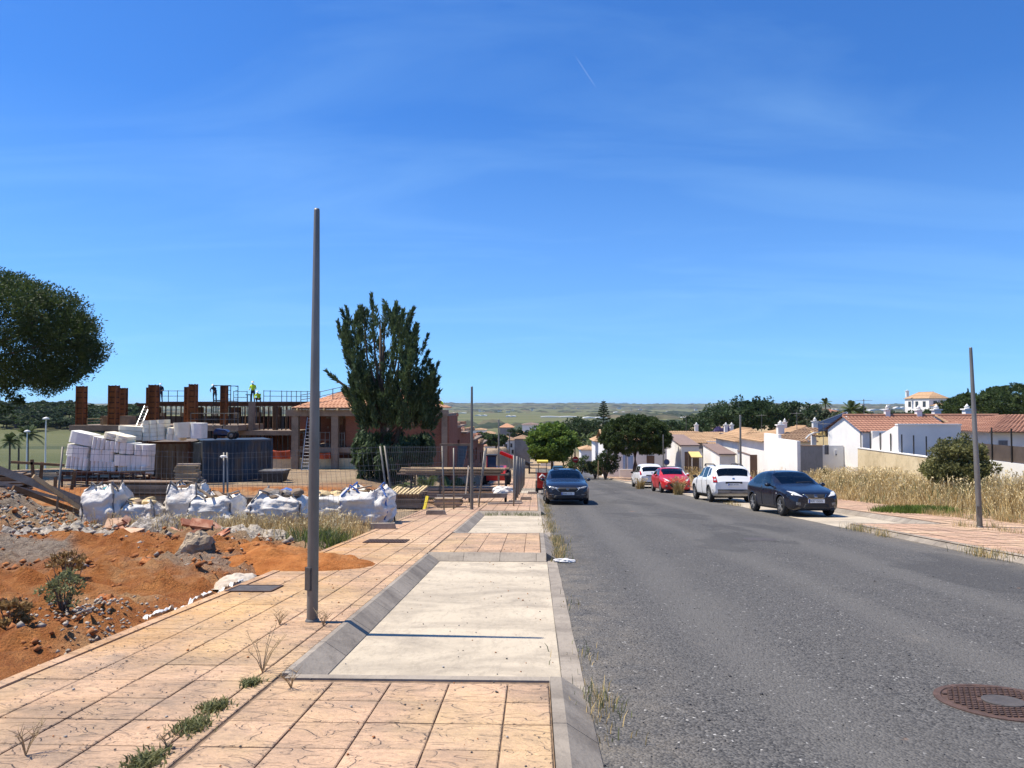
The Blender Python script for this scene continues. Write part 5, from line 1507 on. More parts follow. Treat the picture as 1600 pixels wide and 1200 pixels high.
# umbrella pine on the right of the street
x_, y_, z_ = ztree(991, 79)
h = topz(648, 991, 79) - z_
t = stone_pine('dense umbrella pine with a clipped round crown behind the parked cars', (x_, y_, z_), 3.55, 3.5, 2.35, h - 2.45, .26, 33, 620, 100, .21, flat=.85, under=1.75)
G_FAR = 'trees behind the white houses'
far_specs = [  # px, Y, top py, width m, crown h, mat, seed, label
 (1068, 150, 648, 11, 6, 'leaf_dark', 41, 'dark green tree over the white terrace roof'), (1096, 160, 640, 13, 8, 'leaf_mid', 42, 'mid green tree over the white terrace roof'),
 (1123, 150, 632, 14, 9, 'leaf_dark', 43, 'bushy dark tree rising between two paler ones'), (1150, 158, 634, 14, 9, 'leaf_mid', 44, 'broad mid green tree behind the bare lamp post'),
 (1176, 150, 630, 13, 9.5, 'leaf_dark', 45, 'broad dark tree under the tallest ragged crown'), (1205, 155, 634, 14, 9, 'leaf_mid', 46, 'mid green tree behind the chimneyed roofs'),
 (1232, 145, 641, 12, 8, 'leaf_dark', 47, 'dark tree behind the white chimney'), (1262, 150, 640, 12, 8, 'leaf_greygreen', 48, 'grey green olive-like tree beside the solar tank'),
 (1292, 140, 648, 10, 6, 'leaf_greygreen', 49, 'low grey green tree behind the solar panel'), (1040, 165, 655, 12, 6, 'leaf_mid', 50, 'low green tree beside the umbrella pine'),
 (1015, 170, 660, 12, 6, 'leaf_dark', 51, 'low dark tree beyond the umbrella pine'), (898, 190, 646, 13, 7, 'leaf_dark', 52, 'wide dark pine-like tree above the palms'),
 (918, 195, 650, 11, 6, 'leaf_dark', 53, 'dark round tree next to the layered conifer'), (880, 200, 655, 9, 6, 'leaf_mid', 54, 'green tree behind the bright street tree'),
 (960, 180, 662, 9, 5, 'leaf_mid', 55, 'small green tree beside the layered conifer'), (1345, 150, 652, 9, 5, 'leaf_mid', 56, 'green bushy tree behind the red tiled ridge'),
 (1368, 150, 650, 9, 5, 'leaf_mid', 57, 'rounded green tree over the red ridge'), (1392, 155, 645, 10, 6, 'leaf_greygreen', 58, 'pale green tree left of the villa'),
 (1440, 170, 650, 11, 6, 'leaf_mid', 59, 'green garden tree in front of the villa'), (1462, 165, 645, 11, 6, 'leaf_mid', 60, 'leafy tree under the villa wall'),
 (1488, 160, 640, 11, 7, 'leaf_dark', 61, 'dark tree between villa and cypresses'), (1175, 152, 619, 4.2, 6, 'leaf_dark', 62, 'tall ragged treetop standing above the others'),
 (752, 205, 670, 6, 4, 'leaf_mid', 63, 'small green tree behind the stepped brick houses'), (775, 175, 684, 5, 4.2, 'leaf_mid', 64, 'green tree in front of the yellow house'),
 (808, 235, 664, 8, 5, 'leaf_dark', 65, 'dark tree beside the red roofed block'), (1130, 128, 660, 4.6, 3.2, 'jacaranda', 66, 'violet flowering tree between white chimneys')]
for px, Yv, tp, w, ch, mt, sd, lb in far_specs:
    x_, y_, z_ = ztree(px, Yv); h = max(topz(tp + 5, px, Yv) - z_, ch * .8)
    broad_tree('broadleaf_tree', lb, (x_, y_, z_), w, h, min(ch, h * .9), mt, sd, 70, 70, .42, G_FAR)
# large pine at the far right
for px, Yv, tp, rx_, rz_, sd, lb in ((1545, 150, 610, 8.5, 3.6, 71, 'huge wide pine with olive green crown behind the brown mesh fence'), (1592, 152, 600, 9, 4.2, 72, 'olive green pine with the tallest dome on the hill'), (1510, 165, 628, 5.5, 2.6, 73, 'low round pine beside the cypresses')):
    x_, y_, z_ = ztree(px, Yv); h = topz(tp + 4, px, Yv) - z_
    stone_pine(lb, (x_, y_, z_), rx_, rx_, rz_, h - rz_, .4, sd, 190, 80, .5, 'pines on the hill by the villa', flat=.9)
for px, tp, sd in ((1556, 604, 74), (1570, 603, 75), (1594, 604, 76)):
    x_, y_, z_ = ztree(px, 175); h = topz(tp, px, 175) - z_
    stone_pine(['slim flat-topped pine on the skyline', 'twin flat-topped pine on the skyline', 'flat-topped pine rising behind the tallest dome'][sd - 74], (x_, y_, z_), 1.7, 1.6, .9, h - .9, .12, sd, 50, 60, .35, 'pines on the hill by the villa')
for px, tp, sd, lb in ((1497, 617, 81, 'dark slim cypress nearest the villa'), (1506, 614, 82, 'second dark cypress from the villa'), (1513, 608, 83, 'tallest dark cypress in the row'), (1519, 616, 84, 'dark cypress partly behind the lamp post'), (1272, 655, 85, 'short dark cypress beside the solar panel'), (1222, 648, 86, 'narrow cypress in the dark trees')):
    x_, y_, z_ = ztree(px, 158); cypress(lb, (x_, y_, z_), topz(tp, px, 158) - z_, 1.5, sd, 'cypresses on the skyline')
# layered conifer (like a Norfolk pine)
def layered():
    px, Yv = 943, 185; x_, y_, z_ = ztree(px, Yv); H = topz(624, px, Yv) - z_
    t = thing('layered_conifer', 'tiered conifer with whorls of level branches above the palms', 'tree', (x_, y_, z_)); pr = random.Random(91)
    MB().path([(0, 0, -.3), (0, 0, H * .5), (0, 0, H)], [.22, .14, .02], 7).build('trunk', 'bark', t)
    k = 0
    z = H * .35
    while z < H * .97:
        rad = (H - z) * .33 + .25
        P, D = [], []
        b = MB()
        for i in range(6):
            a_ = i * 1.047 + k * .5; tip = Vector((rad * math.cos(a_), rad * math.sin(a_), z + rad * .22))
            b.path([(0, 0, z), tip], [.05, .015], 4)
            n = 90; u = nr.random(n) ** .7
            P.append(np.array([0, 0, z]) + np.outer(u, np.array(tip - Vector((0, 0, z)))) + nr.normal(0, .07 * rad ** .5, (n, 3)))
            D.append(np.tile(np.array([math.cos(a_), math.sin(a_), .5]), (n, 1)))
        w_ = b.build('branch_whorl', 'bark', t)
        v, f = cards(np.concatenate(P), np.full(540, .30), 2.5, np.concatenate(D), .8, 92 + k)
        link('needles', np_mesh('needles', v, f, 'leaf_dark'), w_)
        z += max(.5, (H - z) * .14); k += 1
layered()
# palms beyond the bend and on the right
for i, (px, Yv, tp, fr, lb) in enumerate(((905, 150, 684, 2.4, 'leafy palm at the street tree side of the palm group'), (918, 158, 680, 2.6, 'palm in the middle of the palm group'), (930, 150, 686, 2.4, 'palm nearest the layered conifer in the palm group'), (893, 165, 686, 2.4, 'palm behind the bright street tree'), (938, 165, 678, 2.3, 'palm under the layered conifer'),
                            (1330, 130, 634, 2.6, 'spreading palm above the red tiled ridge'), (1346, 140, 640, 2.3, 'second palm above the red tiled ridge'), (1290, 170, 626, 1.8, 'small palm on the skyline'), (725, 185, 676, 2.2, 'palm behind the stepped brick houses'))):
    x_, y_, z_ = ztree(px, Yv); palm(lb, (x_, y_, z_), max(1.0, topz(tp, px, Yv) - z_ - fr * .3), fr, 26, 100 + i, 'palm trees')
for i, (px, Yv, tp, fr, lb) in enumerate(((44, 120, 672, 2.8, 'palm with a lamp beside it beyond the fence'), (30, 128, 680, 2.4, 'bushy palm beside the globe lamp'), (16, 122, 684, 2.2, 'low palm farthest from the globe lamp'))):
    x_, y_, z_ = ztree(px, Yv); palm(lb, (x_, y_, z_), max(1.0, topz(tp, px, Yv) - z_ - fr * .3), fr, 26, 120 + i, 'palm trees')
# young palms in the planting strip behind the timber
for i, (px, py, Yv, fr, lb) in enumerate(((668, 742, 36, 1.7, 'young palm shoot beside the tall tree'), (700, 744, 37.5, 1.5, 'young palm behind the steel frame'), (722, 745, 39, 1.3, 'small palm behind the lamp post'))):
    p_ = at(px, py, Yv); palm(lb, (p_.x, Yv, tz(p_.x, Yv)), .15, fr, 15, 130 + i, 'young palms behind the timber', 'young_palm')
# woods on the left hill: trees one can tell apart along its crest
cr = np.random.default_rng(140)
protos = []
for k in range(4):
    protos.append(crown_mesh('crown', lumpy_clumps(34, 4.2, 4.2, 2.4, 6.4, 150 + k, .2, .36, -.5), 46, .75, 'leaf_dark' if k % 2 else 'pine_needles', 160 + k, 1.5, 0, .25, 1.2))
ptr = MB().path([(0, 0, -.5), (.2, .1, 3), (0, 0, 6)], [.32, .25, .15], 6).mesh('trunk', 'bark_pine')
G_H = 'dark trees covering the wooded hill'
for k in range(210):
    px = cr.uniform(-60, 225); Yv = cr.uniform(320, 540)
    p_ = at(px, 650, Yv); x_ = p_.x; z_ = tz(x_, Yv)
    t = thing('hill_tree', 'dark round-crowned tree in the wood on the hill beyond the shutters', 'tree', (x_, Yv, z_), cr.random() * 6, G_H)
    s_ = cr.uniform(.75, 1.25); t.scale = (s_ * 1.5, s_ * 1.5, s_ * cr.uniform(.7, 1.0)); t.location.z -= 2.6 * s_
    link('crown', protos[k % 4], t); link('trunk', ptr, t)
# hedgerows and scattered trees over the plain and the far ridge: too far to count
def far_wood():
    n = 9000; r = np.random.default_rng(170)
    Yv = np.exp(r.uniform(np.log(700), np.log(7600), n)); X_ = r.uniform(-.9, .75, n) * Yv
    m = fbm(X_ + 4000, Yv * 2.2, 620, 4); keep = (m > .545) | (Yv > 5000) & (m > .36) | ((Yv < 1000) & (r.random(n) < .15)); X_, Yv = X_[keep], Yv[keep]
    Z_ = terrain(X_, Yv)
    sz_ = r.uniform(.5, 1.2, len(X_)); wid = sz_ * 26 * (1 + Yv / 2500); hh = sz_ * 6.5
    V_, F_ = [], []
    sph = np.array([(1, 0, .25), (.5, .87, .2), (-.5, .87, .3), (-1, 0, .2), (-.5, -.87, .25), (.5, -.87, .3), (.55, .2, .85), (-.3, .5, .95), (-.35, -.5, .9), (.2, -.3, 1.05), (0, 0, 1.0)])
    fc = np.array([(0, 1, 6), (1, 7, 6), (1, 2, 7), (2, 3, 7), (3, 8, 7), (3, 4, 8), (4, 5, 8), (5, 9, 8), (5, 0, 6), (5, 6, 9), (6, 7, 10), (7, 8, 10), (8, 9, 10), (9, 6, 10)])
    nn = len(X_)
    v = sph[None] * (1 + r.normal(0, .16, (nn, 11, 3)))
    v = v * np.stack([wid, wid * .6, hh], -1)[:, None, :] * np.array([.5, .5, 1]) + np.stack([X_, Yv, Z_ - 1.5], -1)[:, None, :]
    f = (fc[None] + 11 * np.arange(nn)[:, None, None]).reshape(-1, 3)
    o = link('far_trees', np_mesh('far_trees', v.reshape(-1, 3), f, 'far_wood'))
    tag(o, 'dark hedgerows and woods scattered over the distant plain and ridge', 'woods', kind='stuff')
far_wood()

# ---- dry grass on the right, joined: nobody could count the blades
def blades(name, label, cat, X_, Y_, Z_, H_, W_, mats, midx, seed, lean=.35, seed_heads=True, parent=None):
    r = np.random.default_rng(seed); n = len(X_)
    a_ = r.random(n) * 6.28; l_ = lean * r.random(n) ** .7 * H_; dx, dy = np.cos(a_) * l_, np.sin(a_) * l_
    b_ = r.random(n) * 6.28; wx, wy = np.cos(b_) * W_ / 2, np.sin(b_) * W_ / 2
    p0 = np.stack([X_ - wx, Y_ - wy, Z_ - .03], -1); p1 = np.stack([X_ + wx, Y_ + wy, Z_ - .03], -1)
    m0 = np.stack([X_ + dx * .4 - wx * .8, Y_ + dy * .4 - wy * .8, Z_ + H_ * .6], -1); m1 = np.stack([X_ + dx * .4 + wx * .8, Y_ + dy * .4 + wy * .8, Z_ + H_ * .6], -1)
    tp = np.stack([X_ + dx, Y_ + dy, Z_ + H_], -1)
    v = np.stack([p0, p1, m1, m0, tp, tp + np.stack([wx, wy, W_ * 0], -1) * .3], 1)
    o_ = 6 * np.arange(n)[:, None]
    f = np.concatenate([o_ + np.array([0, 1, 2, 3]), o_ + np.array([3, 2, 5, 4])], 1).reshape(-1, 4)
    mi = np.repeat(midx, 2)
    V_ = [v.reshape(-1, 3)]; F_ = [f]; MI = [mi]
    if seed_heads:
        k = r.random(n) < .55
        P_ = tp[k] - np.stack([dx[k] * .1, dy[k] * .1, H_[k] * .04], -1)
        cv, cf = cards(P_, np.clip(H_[k] * .16, .05, .16), 2.6, np.stack([dx[k], dy[k], H_[k] * .5], -1), .5, seed + 1)
        V_.append(cv); F_.append(cf + 6 * n); MI.append(np.full(len(cf), 1))
    o = link(name, np_mesh(name, np.concatenate(V_), np.concatenate(F_), mats, False, np.concatenate(MI)), parent)
    if parent is None: tag(o, label, cat)
    o['kind'] = 'stuff'
    return o
def field_pts(n, x0, x1, y0, y1, seed, thresh=None, pw=1.0):
    r = np.random.default_rng(seed); X_ = r.uniform(x0, x1, n); Y_ = y0 + (y1 - y0) * r.random(n) ** pw
    return X_, Y_, r
X_, Y_, r = field_pts(150000, 13.0, 48, 13, 50, 201, pw=1.15)
k = (X_ > 12.9 + .9 * fbm(X_, Y_, 1.6, 3)) & (X_ < 15 + Y_ * .80) & (X_ > Y_ * .235) & (fbm(X_ + 9, Y_, 1.3, 3) > .28); X_, Y_ = X_[k], Y_[k]
edge_ = sst(12.9, 15.5, X_)
H_ = (.22 + .46 * edge_) * r.uniform(.45, 1.25, len(X_)) * (.45 + 1.05 * fbm(X_, Y_, 1.8, 4))
Z_ = terrain(X_, Y_)
mi = np.where(r.random(len(X_)) < .22, 2, np.where(r.random(len(X_)) < .3, 1, 0))
blades('dry_grass', 'tall golden dry grass filling the plot in front of the white houses', 'grass', X_, Y_, Z_, H_, r.uniform(.012, .028, len(X_)), ['dry_grass', 'dry_seed', 'dry_brown', 'weed_grey'], np.where((fbm(X_ + 70, Y_, 2.2, 3) > .60) & (r.random(len(X_)) < .5), 3, mi), 202, .75)
# green strip of low grass at the edge of the right walk
p_ = on_street(1433, 800, HW)
X_ = nr.normal(p_.x, .62, 4200); Y_ = nr.normal(p_.y, .45, 4200); k = ((X_ - p_.x) / 1.5) ** 2 + ((Y_ - p_.y) / 1.1) ** 2 < 1; X_, Y_ = X_[k], Y_[k]
Z_ = np.where(X_ < 13.6, street_zv(Y_) + HW, terrain(X_, Y_))
blades('green_grass_patch', 'patch of bright green grass at the edge of the paving', 'grass', X_, Y_, Z_, nr.uniform(.08, .24, len(X_)), nr.uniform(.012, .025, len(X_)), ['grass_green', 'grass_green'], np.zeros(len(X_), int), 205, .6, False)
# dry grass around the bulk bags
X_, Y_, r = field_pts(20000, -11.5, -3.75, 14.8, 20.5, 210)
dn = gauss(X_, Y_, -4.9, 16.2, 1.2, 1.0) * 1.2 + gauss(X_, Y_, -6.4, 16.7, 1.6, .9) + .7 * gauss(X_, Y_, -8.6, 17.3, 1.6, .7) + .9 * gauss(X_, Y_, -4.5, 17.8, .7, 1.3) + .5 * gauss(X_, Y_, -7.4, 16.6, 1.2, .6)
k = r.random(len(X_)) < dn * (fbm(X_, Y_, .8, 3) > .38); X_, Y_ = X_[k], Y_[k]
blades('dry_grass', 'dry grass growing round the feet of the bulk bags', 'grass', X_, Y_, terrain(X_, Y_), r.uniform(.10, .42, len(X_)), r.uniform(.008, .016, len(X_)), ['dry_grass', 'dry_seed', 'dry_brown'], r.choice([0, 0, 0, 2, 2, 1], len(X_)), 211, .5)
X_ = nr.normal(-4.15, .32, 900); Y_ = nr.normal(15.0, .45, 900)
k = X_ < -3.7; X_, Y_ = X_[k], Y_[k]
blades('green_weeds', 'green weeds at the paving edge below the dry grass', 'weeds', X_, Y_, terrain(X_, Y_), nr.uniform(.10, .34, len(X_)), nr.uniform(.012, .025, len(X_)), ['grass_green', 'weed_grey'], nr.choice([0, 1], len(X_)), 212, .7, False)
# weeds along the kerbs
def kerb_weeds(name, label, spots, seed, h=(.06, .2), n=70, mats=('dry_grass', 'dry_seed', 'weed_grey'), spread=.10, lift=None):
    r = np.random.default_rng(seed); X_, Y_, Z_, H_ = [], [], [], []
    for x, y, lf, s in spots:
        m = int(n * s); xs_ = r.normal(x, spread, m); ys_ = r.normal(y, spread * 2.2, m)
        X_.append(xs_); Y_.append(ys_); Z_.append(street_zv(ys_) + lf); H_.append(r.uniform(h[0], h[1], m) * min(1.5, s ** .5))
    X_ = np.concatenate(X_); Y_ = np.concatenate(Y_); Z_ = np.concatenate(Z_); H_ = np.concatenate(H_)
    blades(name, label, 'weeds', X_, Y_, Z_, H_, r.uniform(.006, .013, len(X_)), list(mats), r.choice([0, 0, 2], len(X_)), seed, .7, False)
r_ = random.Random(221)
spots = [(.40, 5.3, 0, 1.2), (.42, 5.05, 0, .8), (.40, 6.6, 0, .5), (.40, 9.0, 0, .4)] + [(.42 + r_.uniform(-.05, .1), y, 0, r_.uniform(.4, 1.4)) for y in np.arange(13, 17.5, .35)] + [(.38, y, 0, r_.uniform(.3, 1.2)) for y in np.arange(18.5, 30, .6)]
kerb_weeds('kerb_weeds', 'dry weeds sprouting along the kerb of the concrete bays', spots, 221, (.03, .12))
spots = [(x, 24.5 + r_.uniform(-.1, .1), .02, r_.uniform(.5, 1.3)) for x in np.arange(-1.5, .1, .12)]
kerb_weeds('kerb_weeds', 'row of green and dry weeds at the far end of the second bay', spots, 222, (.04, .13), 50, ('grass_green', 'dry_seed', 'weed_grey'))
spots = [(8.15 + r_.uniform(-.1, .15), y, .02, r_.uniform(.5, 2)) for y in np.arange(12.4, 20.5, .28)] + [(8.1, y, .01, r_.uniform(.5, 1.6)) for y in np.arange(28.5, 33, .4)]
kerb_weeds('kerb_weeds', 'dry grass growing along the kerb beside the black hatchback', [q for q in spots if fbm(np.array([q[0]]), np.array([q[1]]), 1.3, 2)[0] > .47], 223, (.03, .15), 40)
spots = [(r_.uniform(10.5, 13), r_.uniform(12, 20), HW, r_.uniform(.4, 1.6)) for _ in range(22)] + [(12.6 + r_.uniform(-.4, .6), y, HW, r_.uniform(.8, 2.2)) for y in np.arange(12, 26, .35)]
kerb_weeds('walk_weeds', 'dry tufts on the pink paving beside the golden grass', spots, 224, (.04, .18), 60)
for i, (px, py, hh, lb) in enumerate(((1060, 773, 1.0, 'tall dry tuft of weeds in front of the red car'), (1001, 764, .75, 'dry tuft behind the white people carrier'), (1082, 756, 1.5, 'tall dry bush between red and white cars'))):
    p_ = on_street(px, py); Yv = p_.y; n = 300
    X_ = nr.normal(p_.x, .11, n); Y_ = nr.normal(Yv, .13, n)
    blades('weed_tuft', lb, 'weeds', X_, Y_, street_zv(Y_) + .02, nr.uniform(.25, 1.0, n) * hh, nr.uniform(.012, .025, n), ['dry_brown', 'dry_grass', 'weed_grey'], nr.choice([0, 0, 1, 2], n), 230 + i, .8, True)
# dry verge beyond the cars
X_, Y_, r = field_pts(9000, 10.6, 22, 44, 80, 240)
k = (X_ > 10.6 + .8 * fbm(X_, Y_, 3, 2)) & (fbm(X_ + 3, Y_, 2.5, 3) > .5); X_, Y_ = X_[k], Y_[k]
blades('dry_grass', 'dry verge beyond the parked cars', 'grass', X_, Y_, np.where(X_ < 13.4, street_zv(Y_) + HW, terrain(X_, Y_)), r.uniform(.25, .9, len(X_)), r.uniform(.02, .04, len(X_)), ['dry_grass', 'dry_seed', 'weed_grey'], r.choice([0, 0, 1, 2], len(X_)), 241)

# ---- bushes
def bush(name, label, loc, w, h, mat, seed, n=40, per=80, leaf=.07, stems=True):
    t = thing(name, label, 'bush', loc)
    r = np.random.default_rng(seed); cl = []
    for k in range(n):
        d = r.normal(size=3); d /= np.linalg.norm(d); d[2] = abs(d[2]) * 1.1 - .15
        cl.append((np.array([d[0] * w / 2, d[1] * w / 2, d[2] * h * .5 + h * .45]) * np.array([1, 1, 1]) * r.uniform(.5, .95), (w * .11, w * .11, h * .10)))
    link('foliage', crown_mesh('foliage', cl, per, leaf, mat, seed, 2.2, -.5, .2, .9), t)
    st = MB(); pr = random.Random(seed)
    for k in range(9):
        a_ = k * .7; st.path([(0, 0, -.1), (w * .16 * math.cos(a_), w * .16 * math.sin(a_), h * .4), (w * .34 * math.cos(a_), w * .34 * math.sin(a_), h * pr.uniform(.6, .9))], [.02 * h + .004, .012 * h, .004 * h], 5)
    st.build('stems', 'bark', t)
    return t
x_ = at(1498, 718, 31); bush('broom_bush', 'big olive green bush in front of the grey wall', (x_.x, 31, tz(x_.x, 31) - .1), 2.7, topz(673, 1498, 31) - tz(x_.x, 31) + .15, 'leaf_olive', 301, 110, 150, .12)
x_ = at(1536, 715, 33.5); bush('broom_bush', 'smaller pale bush just behind the lamp post by the dry grass', (x_.x, 33.5, tz(x_.x, 33.5) - .1), 1.8, 1.5, 'leaf_olive', 302, 40, 90, .11)
p_ = on_street(100, 985); bush('weed_bush', 'grey green weed bush on the orange soil beside the paving', (p_.x, p_.y, tz(p_.x, p_.y) - .02), .50, .52, 'weed_grey', 303, 26, 34, .04)
p_ = on_street(12, 1012); bush('weed_bush', 'dry grey weed at the edge of the orange soil', (p_.x, p_.y, tz(p_.x, p_.y) - .02), .45, .34, 'dry_brown', 304, 24, 50, .05)
p_ = on_street(105, 930); bush('weed_bush', 'thin dry bush behind the green weed on the orange soil', (p_.x, p_.y, tz(p_.x, p_.y) - .02), .5, .40, 'dry_brown', 305, 20, 40, .045)
for i, (px, py, w, lb) in enumerate(((335, 1105, .30, 'green mat of weed between tiles, nearest the kerb end'), (300, 1135, .38, 'larger green mat of weed in a paving joint'), (228, 1190, .36, 'green mat of weed farthest from the kerb corner'), (392, 1068, .2, 'small green mat at the kerb corner'))):
    p_ = on_street(px, py, HW); n = 480
    X_ = nr.normal(p_.x, w * .13, n); Y_ = nr.normal(p_.y, w * .20, n)
    blades('weed_mat', lb, 'weeds', X_, Y_, street_zv(Y_) + HW, nr.uniform(.008, .035, n), nr.uniform(.008, .016, n), ['leaf_olive', 'weed_grey'], nr.choice([0, 1, 0], n), 310 + i, 2.2, False)
# dry stalks in the joints
def stalk(label, px, py, h, seed, n=6):
    p_ = on_street(px, py, HW); t = thing('dry_stalk', label, 'weed', (p_.x, p_.y, p_.z)); pr = random.Random(seed)
    for k in range(n):
        a_ = pr.uniform(0, 6.28); L = h * pr.uniform(.6, 1.1); o_ = pr.uniform(.3, .8)
        pts = [Vector((0, 0, 0)), Vector((math.cos(a_) * L * o_ * .4, math.sin(a_) * L * o_ * .4, L * .55)), Vector((math.cos(a_) * L * o_, math.sin(a_) * L * o_, L))]
        b = MB(); b.path(pts, [.004, .003, .0015], 4)
        for q in range(4):
            u = pr.uniform(.4, .95); s0 = pts[1].lerp(pts[2], u); b.path([s0, s0 + Vector((pr.uniform(-.06, .06), pr.uniform(-.06, .06), pr.uniform(.0, .06)))], [.002, .001], 3)
        b.build('stem', 'dry_twig', t)
stalk('sprawling dry stalks beside the kerb corner', 410, 1050, .30, 320, 8)
stalk('dry tuft behind the lamp post foot', 437, 976, .10, 321, 9)
stalk('dry tuft on the kerb by the lamp post foot', 505, 978, .12, 322, 9)
stalk('dry sprig alone on the wide paving slabs', 40, 1180, .16, 323, 8)
stalk('dry sprig among the small tiles', 455, 1075, .10, 324, 6)
stalk('dry sprig standing in a tile joint past the weed mats', 262, 1170, .08, 325, 6)
# low shrubs behind the timber and the dark hedge at the bend
for i, (px, py, Yv, w, h, mt, lb) in enumerate(((650, 760, 35, 2.2, .8, 'leaf_olive', 'low shrub under the timber rack'), (690, 762, 34.5, 2.0, .7, 'leaf_mid', 'low green shrub behind the steel frame'), (625, 765, 34, 1.4, .5, 'weed_grey', 'grey weeds left of the timber rack'),
        (946, 742, 82, 3.2, 4.0, 'leaf_dark', 'dark climbing shrub by the bend'), (930, 740, 86, 2.4, 2.6, 'leaf_olive', 'olive hedge by the bend'), (905, 742, 92, 4.5, 3.2, 'leaf_mid', 'hedge beyond the navy car'), (1290, 712, 46, .8, .9, 'leaf_dark', 'small dark shrub against the white wall'))):
    p_ = at(px, py, Yv); bush('shrub', lb, (p_.x, Yv, tz(p_.x, Yv) - .05 if not (-3.7 < p_.x < 12.9) else street_z(Yv)), w, h, mt, 330 + i, 40, 80, .10 if Yv < 60 else .22)
# ------------------------------------------------------------------ building site: loose things
from mathutils import noise as mnoise
def tn(p, s, o=3): return mnoise.fractal(Vector(p) * s, 1.0, 2.0, o)
def lump(name, mat, parent, size, seed, n=3, rough=.25, loc=(0, 0, 0), smooth=False, fr=1.4):
    bm = bmesh.new(); bmesh.ops.create_icosphere(bm, subdivisions=n, radius=1)
    off = Vector((seed * 3.7, seed * 1.3, seed * 2.1))
    for v in bm.verts:
        d = v.co.copy(); k = 1 + rough * tn(d + off, fr, 4) * 1.6
        if v.co.z < -.35: v.co.z = -.35 - (v.co.z + .35) * -.2
        v.co = Vector((v.co.x * size[0] * k, v.co.y * size[1] * k, v.co.z * size[2] * k))
    me = bpy.data.meshes.new(name); bm.to_mesh(me); bm.free(); me.materials.append(M(mat))
    if smooth: me.polygons.foreach_set('use_smooth', [True] * len(me.polygons))
    return link(name, me, parent, loc)
# ---- bulk bags
def bulk_bag(label, px, top, bot, w_px, seed, content, strap='bag_strap', slump=.0, lean=0.0, depth=.9):
    p = on_street(px, bot, .05); Yv = p.y; k = Yv / F
    w = w_px * k * .93; h = (bot - top) * k * 1.07
    z0 = min(tz(p.x, Yv), street_z(Yv) + .15) - .03
    t = thing('bulk_bag', label, 'bag', (p.x, Yv + depth / 2 * w * .5, z0), random.Random(seed).uniform(-.15, .15), 'white bulk bags lined up along the fence')
    off = Vector((seed * 5.1, seed * 2.3, seed * 3.3))
    n = 52; m = 34; b = MB()
    W, D = w / 2, w / 2 * depth
    def pt(a, u):
        # superellipse plan, bulging sides, open top pulled in
        ca, sa = math.cos(a), math.sin(a); e = .48
        x = math.copysign(abs(ca) ** e, ca); y = math.copysign(abs(sa) ** e, sa)
        bulge = (.86 + .22 * math.sin(min(1, u * 1.05) * math.pi) ** .6 - .16 * u ** 3)
        dirn = Vector((x, y, 0))
        fold = tn(Vector((x * 1.3, y * 1.3, u * 2.2)) + off, 1.6, 4) * .15 - .16 * abs(tn(Vector((x * 2.2 + u, y * 2.2, u * 1.6)) + off, 2.1, 3)) + .05 + .07 * math.sin(9 * u + 4 * tn(Vector((x, y, u)) + off, 1.2, 2)) * (0.4 + .6 * u)
        corner = 1 + .10 * u * (abs(ca * sa) * 2) ** 2
        z = h * u * (1 + .13 * tn(Vector((x, y, 0)) + off, .9, 2) * u + .10 * (abs(ca * sa) * 2) ** 2 * u - slump * u * max(0, x) * .5)
        return Vector((x * W * (bulge + fold) * corner + lean * u * w, y * D * (bulge + fold) * corner, z))
    for j in range(m + 1):
        for i in range(n): b.v.append(tuple(pt(2 * math.pi * i / n, j / m)))
    for j in range(m):
        for i in range(n):
            a = j * n + i; c = j * n + (i + 1) % n
            b.f.append((a, c, c + n, a + n)); b.m.append(0)
    # rim folded inwards
    o_ = len(b.v)
    for i in range(n):
        q = pt(2 * math.pi * i / n, 1.0); b.v.append((q.x * .80, q.y * .80, q.z - h * .16))
    for i in range(n):
        a = m * n + i; c = m * n + (i + 1) % n; b.f.append((a, c, o_ + (i + 1) % n, o_ + i)); b.m.append(0)
    b.f.append(tuple(o_ + i for i in range(n))); b.m.append(0)
    b.build('sack', 'bag_white', t, True)
    for q in range(4):
        a = math.pi / 4 + q * math.pi / 2 + .12
        s = MB(); s.path([pt(a, u) * 1.015 + Vector((0, 0, .0)) for u in (.02, .2, .4, .6, .8, .97)] + [pt(a, .97) * .98 + Vector((0, 0, h * .13)), pt(a + .5, .97) * .97 + Vector((0, 0, h * .10)), pt(a + .6, .95) * 1.0], .022, 5)
        s.build('lifting_strap', strap, t)
    pr = random.Random(seed)
    if content == 'wood':
        for q in range(7):
            a = pr.uniform(0, 3.14); c = Vector((pr.uniform(-W, W) * .5, pr.uniform(-D, D) * .5, h * pr.uniform(.92, 1.12)))
            L = pr.uniform(.35, .75); d = Vector((math.cos(a), math.sin(a), pr.uniform(-.2, .5))) * L / 2
            MB().bar(c - d, c + d, pr.uniform(.06, .14), .03).build('timber_offcut', pr.choice(['wood_brown', 'wood_grey', 'wood_pale']), t)
    else:
        for q in range(9):
            c = (pr.uniform(-W, W) * .55, pr.uniform(-D, D) * .55, h * pr.uniform(.86, 1.0)); s_ = pr.uniform(.10, .2) * w
            lump('debris', pr.choice(content), t, (s_, s_, s_ * .6), seed * 10 + q, 2, .4, c)
    return t
bulk_bag('leaning white bulk bag with teal plastic spilling from its top', 157, 771, 827, 62, 1, ['plastic_teal', 'wood_grey', 'eps_cream'], lean=.05)
bulk_bag('low slumped white bulk bag with pale offcuts, next to the teal-topped one', 214, 786, 826, 60, 2, ['eps_cream', 'wood_grey', 'wood_fresh'], slump=.2)
bulk_bag('tall white bulk bag with dark straps behind a lower one', 288, 765, 823, 62, 3, ['wood_grey', 'stone', 'wood_brown'])
bulk_bag('wide white bulk bag heaped with broken timber beside the fence post', 334, 779, 829, 78, 4, 'wood', slump=.1)
